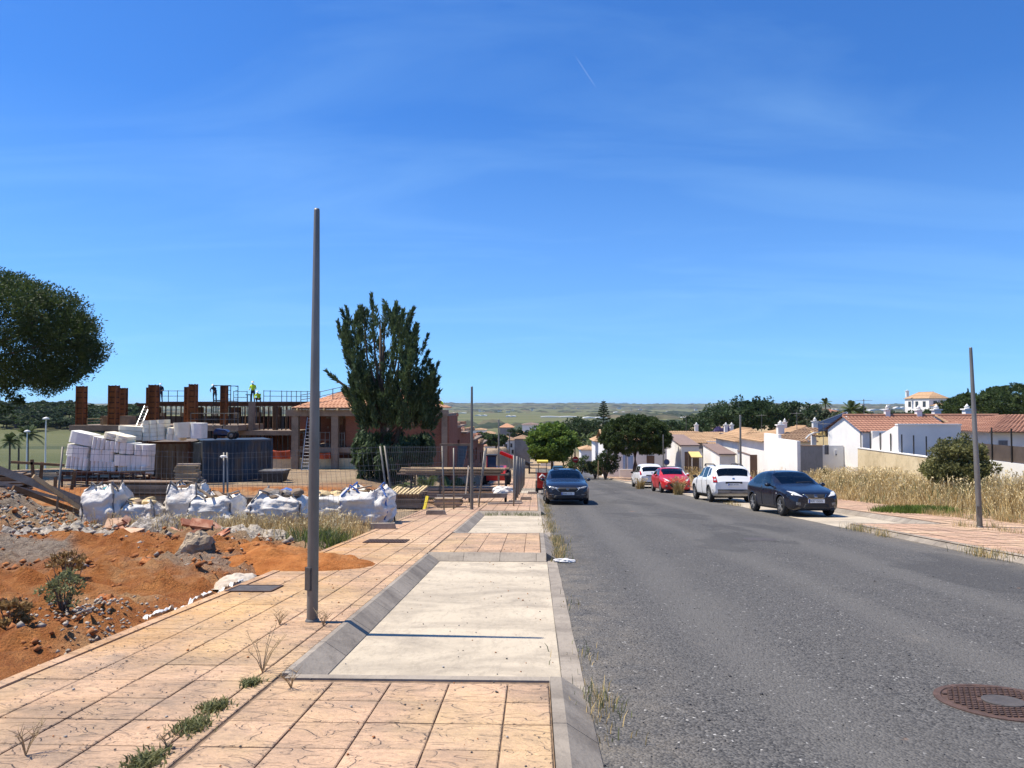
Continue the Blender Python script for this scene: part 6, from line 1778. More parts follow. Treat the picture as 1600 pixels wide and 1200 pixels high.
bulk_bag('sagging creased white bulk bag left of the lone lamp post', 433, 776, 829, 84, 5, ['gravel_grey', 'wood_grey', 'strap_blue'], slump=.25)
bulk_bag('low crumpled white bulk bag behind the dry grass', 512, 775, 815, 74, 6, ['wood_brown', 'wood_fresh', 'gravel_grey'], slump=.1)
bulk_bag('white bulk bag with blue straps and dark boards on top', 572, 773, 822, 80, 7, 'wood', 'strap_blue')

# ---- rubble, bricks, boulder, heaps
def heap(name, label, x, y, sx, sy, h, mat, seed, cat='heap', lift=None):
    n = 34; b = MB(); z0 = tz(x, y) if lift is None else street_z(y) + lift
    uu, vv = np.meshgrid(np.linspace(0, 1, n + 1), np.linspace(0, 1, n + 1))
    X_, Y_ = (uu - .5) * 2.2, (vv - .5) * 2.2; kk = np.clip(1 - X_ ** 2 - Y_ ** 2, 0, 1) ** 1.1
    PX, PY = x + X_ * sx, y + Y_ * sy
    GZ = terrain(PX, PY) if lift is None else street_zv(PY) + lift
    ro = np.array([[tn((a_ * 2.2, c_ * 2.2, seed), 1.0, 5) for a_, c_ in zip(r1, r2)] for r1, r2 in zip(PX, PY)])
    r2_ = np.array([[tn((a_ * 6, c_ * 6, seed), 1.0, 3) for a_, c_ in zip(r1, r2)] for r1, r2 in zip(PX, PY)])
    ZZ = GZ - .045 + h * kk * (1 + .45 * ro) + .045 * (kk > 0) + .05 * np.maximum(0, r2_) * np.minimum(1, kk * 4)
    b.sheet(lambda u, v: (PX[round(v * n), round(u * n)], PY[round(v * n), round(u * n)], ZZ[round(v * n), round(u * n)]), n, n)
    o = b.build(name, mat, None, True, fixn=False)
    return tag(o, label, cat, kind='stuff')
def G(px, py, lift=.05): p = on_street(px, py, lift); return p.x, p.y
x, y = G(86, 858); heap('gravel_heap', 'low heap of grey crushed rubble on the orange soil', x, y, 1.1, .8, .26, 'gravel_grey', 1)
x, y = G(110, 868); heap('gravel_heap', 'pale stony patch in front of the grey rubble', x, y, .75, .35, .12, 'gravel_white', 2)
x, y = G(243, 836); heap('gravel_heap', 'dark grey rubble heap behind the broken bricks', x, y, .75, .6, .34, 'gravel_grey', 3)
x, y = G(392, 848); heap('gravel_heap', 'whitish crushed plaster heap left of the lone lamp post', x, y, 1.15, .6, .14, 'gravel_white', 4)
x, y = G(345, 905, HW); heap('plaster_spill', 'white plaster dust spilled at the paving edge', -3.95, y, .2, .5, .04, 'plaster_dust', 5, lift=HW)
x, y = G(500, 882, HW); heap('soil_spill', 'orange soil spilled across the paving behind the lone lamp post', x - .15, y, 1.0, .75, .15, 'orange_soil', 6, lift=HW)
x, y = G(395, 880); heap('soil_spill', 'orange soil ridge along the paving edge', -4.3, 12.0, .9, 1.0, .22, 'orange_soil', 7, lift=HW)
# clods and stones scattered over the soil
n = 7500
X_ = nr.uniform(-13, -3.6, n); Y_ = nr.uniform(4.5, 17, n); Z_ = terrain(X_, Y_)
k = (fbm(X_, Y_, 1.1, 3) > .42) & (X_ < -3.78); X_, Y_, Z_ = X_[k], Y_[k], Z_[k]
s_ = .02 + .15 * nr.random(len(X_)) ** 4
o = link('soil_clods', rocks_mesh('soil_clods', np.stack([X_, Y_, Z_ + s_ * .15], -1), s_, ['soil_clod', 'stone'], (nr.random(len(X_)) > .86).astype(int), .75, 31))
tag(o, 'orange clods and stones strewn over the bare soil', 'clods', kind='stuff')
# the rubbly face of the spoil heap
n = 1500
X_ = nr.normal(-12.2, 2.0, n); Y_ = nr.normal(17.2, .9, n); Z_ = terrain(X_, Y_); s_ = .04 + .16 * nr.random(n) ** 3
o = link('spoil_rubble', rocks_mesh('spoil_rubble', np.stack([X_, Y_, Z_ + s_ * .2], -1), s_, ['soil_clod', 'stone', 'gravel_grey'], nr.choice([0, 0, 1, 2], n), .75, 32))
tag(o, 'brown rubble covering the spoil heap under the planks', 'rubble', kind='stuff')
for i, (px, py, cx, sz_) in enumerate(((100, 866, 1.0, .13), (395, 850, 1.2, .09), (80, 852, 1.2, .14), (245, 838, .8, .12), (150, 975, .5, .07), (190, 1000, .4, .06))):
    x, y = G(px, py); n = 150
    X_ = nr.normal(x, cx * .5, n); Y_ = nr.normal(y, .35, n); ok = X_ < -3.8; X_, Y_ = X_[ok], Y_[ok]; s_ = sz_ * nr.uniform(.3, 1, len(X_))
    o = link('loose_stones', rocks_mesh('loose_stones', np.stack([X_, Y_, terrain(X_, Y_) + .03 + s_ * .2], -1), s_, ['stone', 'gravel_white'], nr.choice([0, 1], len(X_)), .75, 40 + i))
    tag(o, ['loose stones on the pale stony patch', 'loose stones on the whitish plaster heap', 'loose stones on the low grey rubble', 'loose stones on the dark rubble heap', 'small stones behind the weed bush', 'small white stones along the paving edge'][i], 'stones', kind='stuff')
x, y = G(309, 884); bo = lump('boulder', 'boulder', None, (.27, .22, .27), 3, 4, .30, (x, y, tz(x, y) + .10), fr=1.1)
tag(bo, 'big rough tan boulder on the orange soil', 'boulder')
for i, (px, py, s_, lb) in enumerate(((150, 858, .12, 'orange lump of earth by the grey rubble'), (395, 868, .08, 'small pale stone past the boulder'), (228, 905, .09, 'earth lump in the middle of the orange soil'), (450, 905, .09, 'reddish stone lying by the soil spill'), (168, 950, .13, 'earth lump near the weed bush'), (105, 905, .10, 'small stone behind the thin dry bush'))):
    x, y = G(px, py); o = lump('rock', 'soil_clod' if i in (0, 2, 4) else 'stone', None, (s_, s_ * .85, s_ * .7), 20 + i, 3, .35, (x, y, tz(x, y) + s_ * .2)); tag(o, lb, 'rock')
# broken hollow bricks: flat slabs with ribs
def brick_piece(L, W_, H_):
    b = MB(); b.bx(-L / 2, L / 2, -W_ / 2, W_ / 2, 0, .012); b.bx(-L / 2, L / 2, -W_ / 2, W_ / 2, H_ - .012, H_)
    nrib = max(2, int(W_ / .06))
    for k in range(nrib + 1):
        yy = -W_ / 2 + k * (W_ - .01) / nrib
        b.bx(-L / 2, L / 2, yy, yy + .01, .012, H_ - .012)
    return b.mesh('broken_brick', 'brick')
bm_ = [brick_piece(.30, .18, .06), brick_piece(.20, .16, .05), brick_piece(.38, .2, .05), brick_piece(.14, .12, .045)]
pr = random.Random(55)
def bricks(cx, cy, n, sx, sy, zh, label):
    for k in range(n):
        px, py = pr.gauss(cx, sx), pr.gauss(cy, sy); x, y = G(px, py)
        d = math.hypot((px - cx) / sx, (py - cy) / sy)
        o = link('broken_brick', bm_[pr.randrange(4)], None, (x, y, tz(x, y) + .03 + zh * max(0, 1 - d / 1.6) * pr.random()))
        o.rotation_euler = (pr.uniform(-.8, .8), pr.uniform(-.6, .6), pr.uniform(0, 6.28)); s_ = pr.uniform(.6, 1.05); o.scale = (s_, s_, s_)
        tag(o, label, 'brick', label)
bricks(308, 848, 40, 22, 5.5, .26, 'broken red brick in the pile behind the boulder')
bricks(196, 838, 18, 12, 6, .18, 'broken brick in the pile in front of the low bulk bag')
for px, py, L, lb, rx, rz in ((184, 836, .48, 'large pink hollow brick slab leaning on the rubble', .5, .3), (203, 850, .42, 'large pale hollow brick lying flat by the rubble', .12, -.2)):
    x, y = G(px, py); t = thing('hollow_brick', lb, 'brick', (x, y, tz(x, y) + .10), rz, None, rx)
    MB().bx(-L / 2, L / 2, -.17, .17, 0, .014).build('lower_face', 'brick_pale', t); MB().bx(-L / 2, L / 2, -.17, .17, .076, .09).build('upper_face', 'brick_pale', t)
    for k in range(5): MB().bx(-L / 2, L / 2, -.17 + k * .0825, -.158 + k * .0825, .014, .076).build('web', 'brick_pale', t)
# plastic sheet at the paving edge
b = MB()
b.sheet(lambda u, v: (-3.80 - (.05 + .16 * abs(tn((u * 7, 1, 4), 1, 3))) * v, 7.4 + 2.4 * u, street_z(7.4 + 2.4 * u) + HW + .012 - .05 * v + .07 * abs(tn((u * 14, v * 2, 2), 1, 4)) - .05 * (tn((u * 5, 0, 9), 1, 2) > .05)), 60, 6)
tag(b.build('plastic_sheet', 'plastic_white', None, True, fixn=False), 'crumpled white plastic sheet along the paving edge', 'sheet')
x, y = G(876, 879, 0); t = lump('crumpled_bottle', 'plastic_white', None, (.16, .06, .045), 61, 3, .3, (x + .06, y, street_z(y) + .03)); tag(t, 'crumpled white plastic litter lying in the gutter', 'litter')

# ---- timber
def plank_mesh(L, w, h, mat, name='plank'):
    b = MB(); b.bx(-L / 2, L / 2, -w / 2, w / 2, 0, h); return b.mesh(name, mat)
def plank_stack(name, label, loc, rz, L, rows, cols_, w, h, mats, seed, jit=.12, gap=.006, group='stacks of site timber', pale_top=None, taper=0.0, bearers=True):
    t = thing(name, label, 'timber', loc, rz, group); pr = random.Random(seed)
    ms = [plank_mesh(L * f, w, h, m) for m in mats for f in (1.0, .93)]
    z = .06 if bearers else 0
    if bearers:
        for sx in (-.35, .35):
            MB().bx(sx * L - .05, sx * L + .05, -cols_ * w / 2, cols_ * w / 2, -.05, .055).build('bearer', 'wood_brown', t)
    for r_ in range(rows):
        k = max(1, int(round(cols_ * (1 - taper * r_ / rows))))
        for c in range(k):
            me = pr.choice(ms)
            if pale_top is not None and r_ >= rows - 1: me = plank_mesh(L * .97, w, h, pale_top)
            o = link('plank', me, t, (pr.uniform(-jit, jit), (c - (k - 1) / 2) * (w + gap), z))
            o.rotation_euler = (0, pr.uniform(-.004, .004), pr.uniform(-.012, .012))
        z += h + gap * .6
        if r_ % 6 == 5 and bearers:
            for sx in (-.3, .3): MB().bx(sx * L - .03, sx * L + .03, -k * w / 2, k * w / 2, z, z + .028).build('spacer', 'wood_pale', t)
            z += .031
    return t
def at_ground(px, Yv, dz=0): p = at(px, 700, Yv); return (p.x, Yv, tz(p.x, Yv) + dz)
plank_stack('board_stack', 'long stack of weathered boards behind the bulk bags', at_ground(232, 23.5), R(-1), 2.75, 19, 3, .22, .042, ['wood_grey', 'wood_brown', 'wood_grey'], 1)
plank_stack('board_stack', 'small peaked stack of pale shuttering boards', at_ground(294, 25.2, .95), R(3), .75, 12, 4, .16, .05, ['wood_pale', 'wood_weathered'], 2, .05, taper=.75, bearers=False)
plank_stack('board_stack', 'low stack of grey boards under the peaked pile', at_ground(294, 25.2), R(3), .95, 16, 4, .2, .052, ['wood_grey', 'wood_brown'], 3, .04)
plank_stack('board_stack', 'short stack of brown boards between two bulk bags', at_ground(384, 21.5), R(0), .8, 11, 3, .2, .045, ['wood_brown', 'wood_grey'], 4, .06)
plank_stack('board_stack', 'flat stack of old boards left of the sagging bulk bag', at_ground(365, 24.0), R(0), 2.2, 8, 3, .2, .045, ['wood_grey', 'wood_weathered'], 5)
plank_stack('board_stack', 'broken boards piled beyond the sloping beams', at_ground(8, 27.5), R(12), 1.6, 20, 3, .2, .05, ['wood_brown', 'wood_weathered'], 6, .2)
def beam(name, label, a, b_, w, h, mat, cat='beam', group=None, roll=0):
    t = thing(name, label, cat, tuple(a), 0, group); MB().bar((0, 0, 0), Vector(b_) - Vector(a), w, h, roll=roll).build('timber', mat, t); return t
beam('long_beam', 'thick weathered beam sloping down to the bulk bag', at(-60, 712, 18.6), at(139, 787, 20.8), .10, .19, 'wood_weathered')
beam('long_beam', 'thinner grey beam lying below the thick sloping one', at(-50, 741, 18.2), at(133, 790, 20.2), .10, .08, 'wood_weathered')
beam('long_beam', 'lowest dark beam under the sloping beams', at(20, 762, 18.8), at(130, 803, 20.4), .08, .12, 'wood_brown')
beam('prop_plank', 'tan plank crossing the sloping beams', at(52, 744, 18.3), at(132, 799, 19.6), .05, .10, 'wood_pale')
for i, (x0, y0, x1, y1, Yv, lb) in enumerate(((18, 722, 100, 727, 27, 'timber top rail beyond the sloping beams'), (50, 718, 52, 750, 27, 'brown rail post beyond the sloping beams'), (66, 722, 63, 752, 27.1, 'second brown rail post beyond the sloping beams'), (117, 735, 112, 765, 27.2, 'leaning brown post under the polystyrene'), (87, 745, 86, 762, 27, 'short brown stake by the leaning fence post'))):
    beam('site_rail', lb, at(x0, y0, Yv), at(x1, y1, Yv), .07, .09, 'wood_brown', 'rail')
# ---- polystyrene void formers: fluted blocks
def eps_block(w, d, h, flutes, seed):
    """plan outline scalloped on both long sides, extruded upwards"""
    pts = []; n = 5
    for k in range(flutes):
        for i in range(n):
            a = math.pi * i / n; pts.append((-w / 2 + (k + .5 - .5 * math.cos(a)) * w / flutes, -d / 2 - .085 * math.sin(a)))
    pts.append((w / 2, -d / 2))
    back = [(-x, -y) for x, y in pts]
    b = MB(); poly = pts + back
    b.prism(poly, 'z', 0, h); return b
def eps(label, px0, px1, t, bt, Yv, tilt, flutes, mat='eps', d=1.1, rz=0, split=0):
    p0 = at(px0, bt, Yv); p1 = at(px1, t, Yv); w = (p1.x - p0.x) * .965; h = (p1.z - p0.z) * .97
    th = thing('polystyrene_block', label, 'block', ((p0.x + p1.x) / 2, Yv + d / 2, p0.z), rz + random.Random(px0).uniform(-.10, .10), 'polystyrene floor blocks', ry=tilt)
    k = max(1, split)
    for q in range(k):       # slabs of the bundle
        eps_block(w * (1 - .02 * (q % 2)), d, h / k - .012, flutes, q).build('slab', mat, th, False, (0, (q % 2) * .02, q * h / k))
    return th
YE = 31.5
E = [('plain long white polystyrene block tilted on top of the stack', 106, 142, 675, 694, .22, 1, 'eps', 0), ('fluted white polystyrene block next to the long plain one', 142, 163, 682, 702, .18, 3, 'eps', 0), ('fluted white polystyrene block halfway along the top row', 163, 186, 688, 706, .10, 3, 'eps', 0),
     ('fluted white polystyrene block near the end of the top row', 186, 209, 691, 709, .06, 2, 'eps', 0), ('fluted white polystyrene block ending the top row by the brown container', 209, 232, 694, 711, .03, 2, 'eps', 0),
     ('plain white polystyrene block under the long one', 102, 138, 695, 714, .16, 1, 'eps', 0), ('white polystyrene block in the middle of the second row', 140, 176, 702, 721, .06, 2, 'eps', 0), ('wide plain block in the second row by the brown container', 177, 231, 710, 728, .03, 2, 'eps', 0),
     ('bundle of slanted fluted slabs under the plain blocks', 102, 138, 713, 733, .12, 5, 'eps', 0), ('bundle of fluted slabs on the steel trestle', 141, 181, 720, 737, .03, 6, 'eps', 0), ('lowest fluted bundle beside the brown container', 183, 230, 727, 742, .02, 6, 'eps', 0),
     ('cream polystyrene block on top of the brown container', 183, 224, 665, 687, .05, 1, 'eps_cream', 3), ('cream bundle of ridged slabs, highest on the container', 222, 258, 655, 688, -.05, 3, 'eps_cream', 5), ('cream block leaning against the ridged bundle', 258, 282, 668, 688, .10, 2, 'eps_cream', 2),
     ('pale block set back on the container roof', 271, 298, 659, 684, -.04, 1, 'eps_cream', 0), ('pale block at the edge of the brown container roof', 297, 315, 660, 685, .02, 1, 'eps', 0), ('flat cream slabs sliding off the top row', 160, 200, 678, 688, .22, 2, 'eps_cream', 2)]
for lb, a, b_, t_, bt, tl, fl, mt, sp in E:
    eps(lb, a, b_, t_, bt, YE + (1.6 if t_ < 690 and a > 180 and mt == 'eps_cream' or lb.startswith('pale') else 0), tl, fl, mt, .62, 0, sp)
# steel trestle under the blocks
tp = at(166, 740, 31.3)
t = thing('steel_trestle', 'dark steel trestle carrying the polystyrene stack', 'trestle', (tp.x, 31.6, tz(tp.x, 31.6)))
ht = at(166, 737, 31.3).z - tz(tp.x, 31.6)
for px in (104, 124, 142, 160, 178, 196, 214, 230):
    for yy in (-.4, .5): MB().bar((at(px, 740, 31.5).x - tp.x, yy, -.1), (at(px, 740, 31.5).x - tp.x, yy, ht), .06, .06).build('leg', 'dark_iron', t)
for yy in (-.4, .5):
    for hz in (ht - .03, ht * .45): MB().bar((at(102, 740, 31.5).x - tp.x, yy, hz), (at(232, 740, 31.5).x - tp.x, yy, hz), .08, .08).build('beam', 'rust_rib', t)
# steel props bundled below
t = thing('prop_bundle', 'bundle of dark steel props under the trestle', 'props', (tp.x, 31.4, tz(tp.x, 31.4))); pr = random.Random(77)
for k in range(34):
    x0 = pr.uniform(-1.7, 1.5); z = .05 + pr.random() * .6
    MB().tube((x0 - .7, pr.uniform(-.3, .3), z), (x0 + .7, pr.uniform(-.3, .3), z + pr.uniform(-.05, .05)), .03, n=6).build('prop', pr.choice(['dark_iron', 'scaffold_steel', 'rust_rib']), t)
# ---- shipping containers with corrugated walls
def container(label, p0, p1, depth, h, mat, frame, doors=0, name='site_container'):
    """front wall from p0 to p1 (bottom corners, world)"""
    p0 = Vector(p0); p1 = Vector(p1); d = p1 - p0; L = math.hypot(d.x, d.y); rz = math.atan2(d.y, d.x)
    t = thing(name, label, 'container', tuple(p0), rz)
    def wall(L_, mat_):
        pts = []; n = int(L_ / .28)
        for k in range(n):
            a = k * L_ / n; q = L_ / n
            pts += [(a, 0), (a + q * .3, 0), (a + q * .5, .05), (a + q * .8, .05)]
        pts += [(L_, 0)]; return pts + [(L_, .07), (0, .07)]
    MB().prism(wall(L - .12, mat), 'z', .12, h - .10).build('wall', mat, t, loc=(.06, .02, 0))
    MB().prism(wall(L - .12, mat), 'z', .12, h - .10).build('wall', mat, t, loc=(.06, depth - .09, 0))
    for xx in (0.0, L):
        o = MB().prism(wall(depth - .12, mat), 'z', .12, h - .10).build('end_wall', mat, t, loc=(xx + (.09 if xx == 0 else -.02), .06, 0)); o.rotation_euler = (0, 0, R(90))
    MB().bx(.01, L - .01, .01, depth - .01, h - .06, h - .02).build('roof', mat, t)
    for xx, yy in ((0, 0), (L - .1, 0), (0, depth - .1), (L - .1, depth - .1)): MB().bx(xx, xx + .1, yy, yy + .1, 0, h).build('corner_post', frame, t)
    for yy in (.005, depth - .105):
        for z in (0.01, h - .11): MB().bx(.1, L - .1, yy, yy + .1, z, z + .1).build('rail', frame, t)
    for k in range(doors):
        for q in (.35, .65): MB().tube((L * (k + q) / doors, -.03, .2), (L * (k + q) / doors, -.03, h - .2), .015, n=6).build('lock_bar', frame, t)
    return t
def gp(px, py, Yv): return at(px, py, Yv)
c0 = gp(316, 757, 34.2); c1 = gp(426, 751, 35.8); hb = gp(316, 688, 34.2).z - c0.z
container('dark blue corrugated site container with a machine on its roof', (c0.x, c0.y, c0.z), (c1.x, c1.y, c0.z), 2.3, hb, 'container_blue', 'container_blue')
c2 = gp(231, 752, 34.0); c3 = gp(297, 752, 34.3); hb2 = gp(231, 690, 34).z - c2.z
container('old brown corrugated container with polystyrene on its roof', (c2.x, c2.y, c2.z), (c3.x, c3.y, c2.z), 3.6, hb2, 'container_brown', 'rust_rib', 1)
c4 = gp(299, 752, 34.9); c5 = gp(313, 752, 34.9)
container('narrow grey green container wedged between the blue and brown ones', (c4.x, c4.y, c4.z), (c5.x, c5.y, c4.z), 2.4, hb2 * 1.0, 'container_grey', 'container_grey')
for i, (xa, ya, Ya, xb, yb, Yb, lb) in enumerate(((270, 763, 33.4, 440, 753, 34.2, 'pale steel beam lying under the blue container'),)):
    beam('steel_beam', lb, at(xa, ya, Ya), at(xb, yb, Yb), .10, .12, 'galvanised')
# timber sleepers carry the containers clear of the slope
for px in (250, 290, 330, 380, 420):
    p = at(px, 757, 35.2); zg = tz(p.x, 35.2); zc = c0.z
    if zc - zg > .05:
        t = thing('sleeper', 'dark timber sleeper under the site containers', 'sleeper', (p.x, 35.0, zg - .05), 0, 'sleepers under the containers'); MB().bx(-.15, .15, -1.0, 1.0, 0, max(.08, zc - zg + .05)).build('timber', 'wood_brown', t)
# skip / tray at the right end of the blue container
p = at(424, 747, 33.8); zt_ = tz(p.x, 33.8)
t = thing('debris_skip', 'small dark metal skip at the end of the blue container', 'skip', (p.x, 33.8, zt_))
w_, h_ = .55, at(424, 737, 33.8).z - zt_
MB().prism([(-w_ * .7, 0), (w_ * .7, 0), (w_, h_), (-w_, h_)], 'y', 0, .9).build('tub', 'dark_iron', t); MB().bx(-w_ - .03, w_ + .03, -.03, .93, h_ - .02, h_ + .05).build('rim', 'galvanised', t)
# ---- blue power trowel / pump on the container roof
def machine():
    Yv = 35.2; p = at(350, 685, Yv); t = thing('site_pump', 'blue engine cart with one big wheel on the container roof', 'machine', (p.x, Yv, c0.z + hb)); k = Yv / F
    MB().lathe((.42, -.18, .20), [(.10, -.04), (.19, -.05), (.20, 0), (.19, .05), (.10, .04)], 22, axis='y').build('wheel', 'rubber', t, True)
    MB().lathe((.42, -.18, .20), [(.10, -.045), (.02, -.06), (.001, -.06)], 16, axis='y').build('hub', 'galvanised', t)
    MB().lathe((.42, .22, .20), [(.10, -.04), (.19, -.05), (.20, 0), (.19, .05), (.10, .04)], 22, axis='y').build('wheel', 'rubber', t, True)
    MB().lathe((-.42, 0, .11), [(.04, -.04), (.10, -.04), (.11, 0), (.10, .04), (.04, .04)], 16, axis='y').build('small_wheel', 'rubber', t, True)
    MB().prism([(-.40, .20), (.30, .14), (.36, .30), (.10, .46), (-.34, .50), (-.44, .36)], 'y', -.17, .20).build('engine_cover', 'machine_blue', t)
    MB().bar((-.5, 0, .22), (.46, 0, .16), .34, .06).build('chassis', 'dark_iron', t)
    MB().path([(-.40, -.1, .42), (-.52, -.1, .62), (-.38, -.1, .70)], .02, 6).build('handle', 'galvanised', t)
    MB().path([(-.1, .05, .5), (-.1, .05, .64), (.05, .05, .66)], .03, 8).build('exhaust', 'dark_iron', t)
machine()

# ---- temporary fence
def fence_panel(label, a0, a1, b0, b1, group='temporary mesh fence panels', double=True):
    """a0/a1 bottom and top of the first post, b0/b1 of the second (world points)"""
    a0, a1, b0, b1 = (Vector(q) for q in (a0, a1, b0, b1))
    t = thing('site_fence', label, 'fence', tuple(a0), 0, group)
    o = a0
    for q0, q1 in ((a0, a1), (b0, b1)): MB().tube(q0 - o, q1 - o, .026, n=8).build('post', 'galvanised', t, True)
    w = MB(); L = (b0 - a0).length; nv = int(L / .13)
    for k in range(1, nv):
        u = k / nv; w.tube(a0.lerp(b0, u) - o + (a1 - a0) * .05, a1.lerp(b1, u) - o, .0036, n=3, cap=False)
    for v in (.06, .22, .38, .54, .70, .76, .92, .985):
        w.tube(a0.lerp(a1, v) - o, b0.lerp(b1, v) - o, .0045, n=3, cap=False)
    w.build('wire_mesh', 'galv_wire', t)['kind'] = 'stuff'
    return t
def foot(px, py, label, L=.85, rz=0, mat='block_concrete', lift=HW):
    p = on_street(px, py, lift); t = thing('concrete_weight', label, 'block', (p.x, p.y, p.z), rz, 'concrete feet of the fence', rx=-TILT)
    MB().prism([(-L / 2, 0), (L / 2, 0), (L / 2 - .03, .13), (-L / 2 + .03, .13)], 'y', -.11, .11).build('block', mat, t)
    for sx in (-.2, .2): MB().lathe((sx, 0, .131), [(.03, -.02), (.03, 0.0), (.04, .001)], 10).build('socket', 'dark_iron', t)
def gpt(px, py, Yv): p = at(px, py, Yv); return p
A0, A1 = at(86, 828, 18.9), at(98, 698, 19.1); B0, B1 = at(349, 822, 19.6), at(350, 707, 19.6)
fence_panel('mesh fence panel with a leaning post, in front of the polystyrene', A0, A1, B0, B1)
B0b, B1b = at(356, 822, 19.6), at(355, 707, 19.6); C0, C1 = at(611, 822, 20.2), at(594, 697, 20.2)
fence_panel('mesh fence panel between the double post and the leaning post', B0b, B1b, C0, C1)
D0, D1 = at(694, 804, 24.5), at(691, 697, 24.5)
fence_panel('mesh fence panel in front of the timber racks', C0 + Vector((.1, .1, 0)), C1 + Vector((.1, .1, 0)), D0, D1)
E0, E1 = at(709, 800, 25.6), at(709, 700, 25.6); E2, E3 = at(748, 792, 27.2), at(757, 704, 27.2)
fence_panel('short mesh fence panel right of the steel door frame', E0, E1, E2, E3)
pts = [(-.78, y) for y in (27.6, 31.0, 34.4, 37.8, 41.2, 44.6, 48.0, 51.5, 55.0)]
lbs = ['beginning by the second bay', 'second along the row', 'third along the row', 'fourth along the row', 'fifth along the row', 'sixth along the row', 'seventh along the row', 'last in the row']
for k in range(8):
    (xa, ya), (xb, yb) = pts[k], pts[k + 1]; ln = .05 * math.sin(k * 2.1)
    za, zb = street_z(ya) + HW, street_z(yb) + HW
    fence_panel('mesh fence panel along the walk, ' + lbs[k], (xa, ya, za), (xa + ln, ya, za + 1.85), (xb, yb - .12, zb), (xb + ln, yb - .12, zb + 1.85))
foot(598, 826, 'concrete fence foot at the corner of the paving by the blue-strapped bag', .62, R(8))
foot(681, 804, 'pale concrete fence foot in front of the timber racks', .60, R(2))
foot(805, 787, 'concrete fence foot at the near end of the fence row', .55, R(0)); foot(822, 781, 'concrete fence foot second in the fence row', .5, R(0)); foot(832, 772, 'concrete fence foot third in the fence row', .5)
p = at(351, 733, 19.5); t = thing('knotted_rag', 'white rag knotted round the double fence post', 'rag', tuple(at(350, 714, 19.45))); lump('rag', 'plastic_white', t, (.075, .04, .035), 88, 3, .6)
# wire ties/rag flapping on the fence
# ---- timber racks by the walk
def trestle_rack():
    Yr = 30.5
    def X(px): return at(px, 740, Yr).x
    x0 = X(710); z0 = street_z(Yr) + .05
    t = thing('timber_rack', 'steel trestles stacked with long grey planks behind the fence', 'rack', (x0, Yr, z0)); pr = random.Random(91)
    zt1 = at(700, 741, Yr).z - z0; zt2 = at(700, 776, Yr).z - z0
    for px in (645, 690, 735, 790):
        for yy in (-.5, .5):
            MB().bar((X(px) - x0, yy, -.1), (X(px) - x0 + .02, yy, zt1), .06, .06).build('leg', 'dark_iron', t)
        MB().bar((X(px) - x0, -.55, zt1 - .04), (X(px) - x0, .55, zt1 - .04), .06, .08).build('crossbar', 'dark_iron', t)
        MB().bar((X(px) - x0, -.55, zt2 - .04), (X(px) - x0, .55, zt2 - .04), .06, .08).build('crossbar', 'dark_iron', t)
    for lv, (pa, pb, zz, rows, mats, hh) in enumerate(((622, 798, zt1, 3, ['wood_weathered', 'wood_pale', 'wood_pale', 'wood_grey'], .09), (631, 795, zt2, 4, ['wood_weathered', 'wood_pale', 'wood_grey'], .10))):
        z = zz
        for r_ in range(rows):
            for c in range(4):
                a, b_ = X(pa) - x0 + pr.uniform(0, .5), X(pb) - x0 - pr.uniform(0, .5)
                if r_ == rows - 1 and pr.random() < .4: a += 1.2
                MB().bar((a, -.42 + c * .26, z + hh / 2), (b_, -.42 + c * .26 + pr.uniform(-.03, .03), z + hh / 2 + pr.uniform(-.03, .03)), pr.uniform(.14, .2), hh - .03).build('plank', pr.choice(mats), t)
            z += hh
    return t
trestle_rack()
Yr = 28.2
beam('formwork_beam', 'pale aluminium formwork beam below the timber racks', at(683, 776, 28.6), at(792, 774, 29.2), .10, .16, 'galvanised')
beam('loose_plank', 'long pale plank lying in front of the racks', at(610, 801, 25.2), at(690, 797, 25.6), .16, .07, 'wood_pale')
beam('loose_plank', 'grey plank lying behind the pale one', at(612, 806, 24.7), at(660, 803, 25.0), .18, .06, 'wood_weathered')
beam('loose_plank', 'dark plank lying beside the lamp post foot', at(683, 794, 26.3), at(742, 794, 26.8), .14, .08, 'wood_grey')
beam('loose_plank', 'grey plank on the paving by the fence row', at(762, 787, 27.8), at(815, 786, 28.2), .12, .05, 'wood_weathered')
beam('leaning_batten', 'pale batten leaning on the timber racks', at(727, 780, 28.8), at(732, 728, 29.6), .05, .05, 'wood_weathered', 'batten')
beam('leaning_batten', 'bent steel bar leaning beside the pale batten', at(748, 785, 28.4), at(760, 700, 28.8), .05, .05, 'galvanised', 'bar')
p = at(638, 797, 26.4)
plank_stack('board_stack', 'crate of sawn offcuts in front of the racks', (p.x, 26.4, tz(p.x, 26.4)), R(-4), 1.2, 9, 4, .18, .05, ['wood_grey', 'wood_brown'], 8, .06)
pr = random.Random(93)
t = thing('sawn_offcuts', 'fresh yellow timber offcuts leaning on the crate', 'timber', (at(632, 770, 26.2).x, 26.2, tz(p.x, 26.2) + .52))
for k in range(9):
    x0 = -.55 + k * .13; MB().bar((x0, -.25, 0), (x0 + pr.uniform(.12, .3), .25, .14 + pr.random() * .14), .08, .05).build('offcut', 'wood_fresh', t)
beam('yellow_board', 'bright yellow board standing beside the offcut crate', at(663, 796, 25.6), at(668, 775, 25.7), .14, .03, 'yellow_paint', 'board')
p = at(700, 792, 27.2)
plank_stack('board_stack', 'pale bundle of battens in front of the racks', (p.x, 27.2, tz(p.x, 27.2) if p.x < -3.7 else street_z(27.2) + HW), R(3), 1.0, 4, 5, .1, .06, ['wood_pale', 'wood_weathered'], 9, .05)
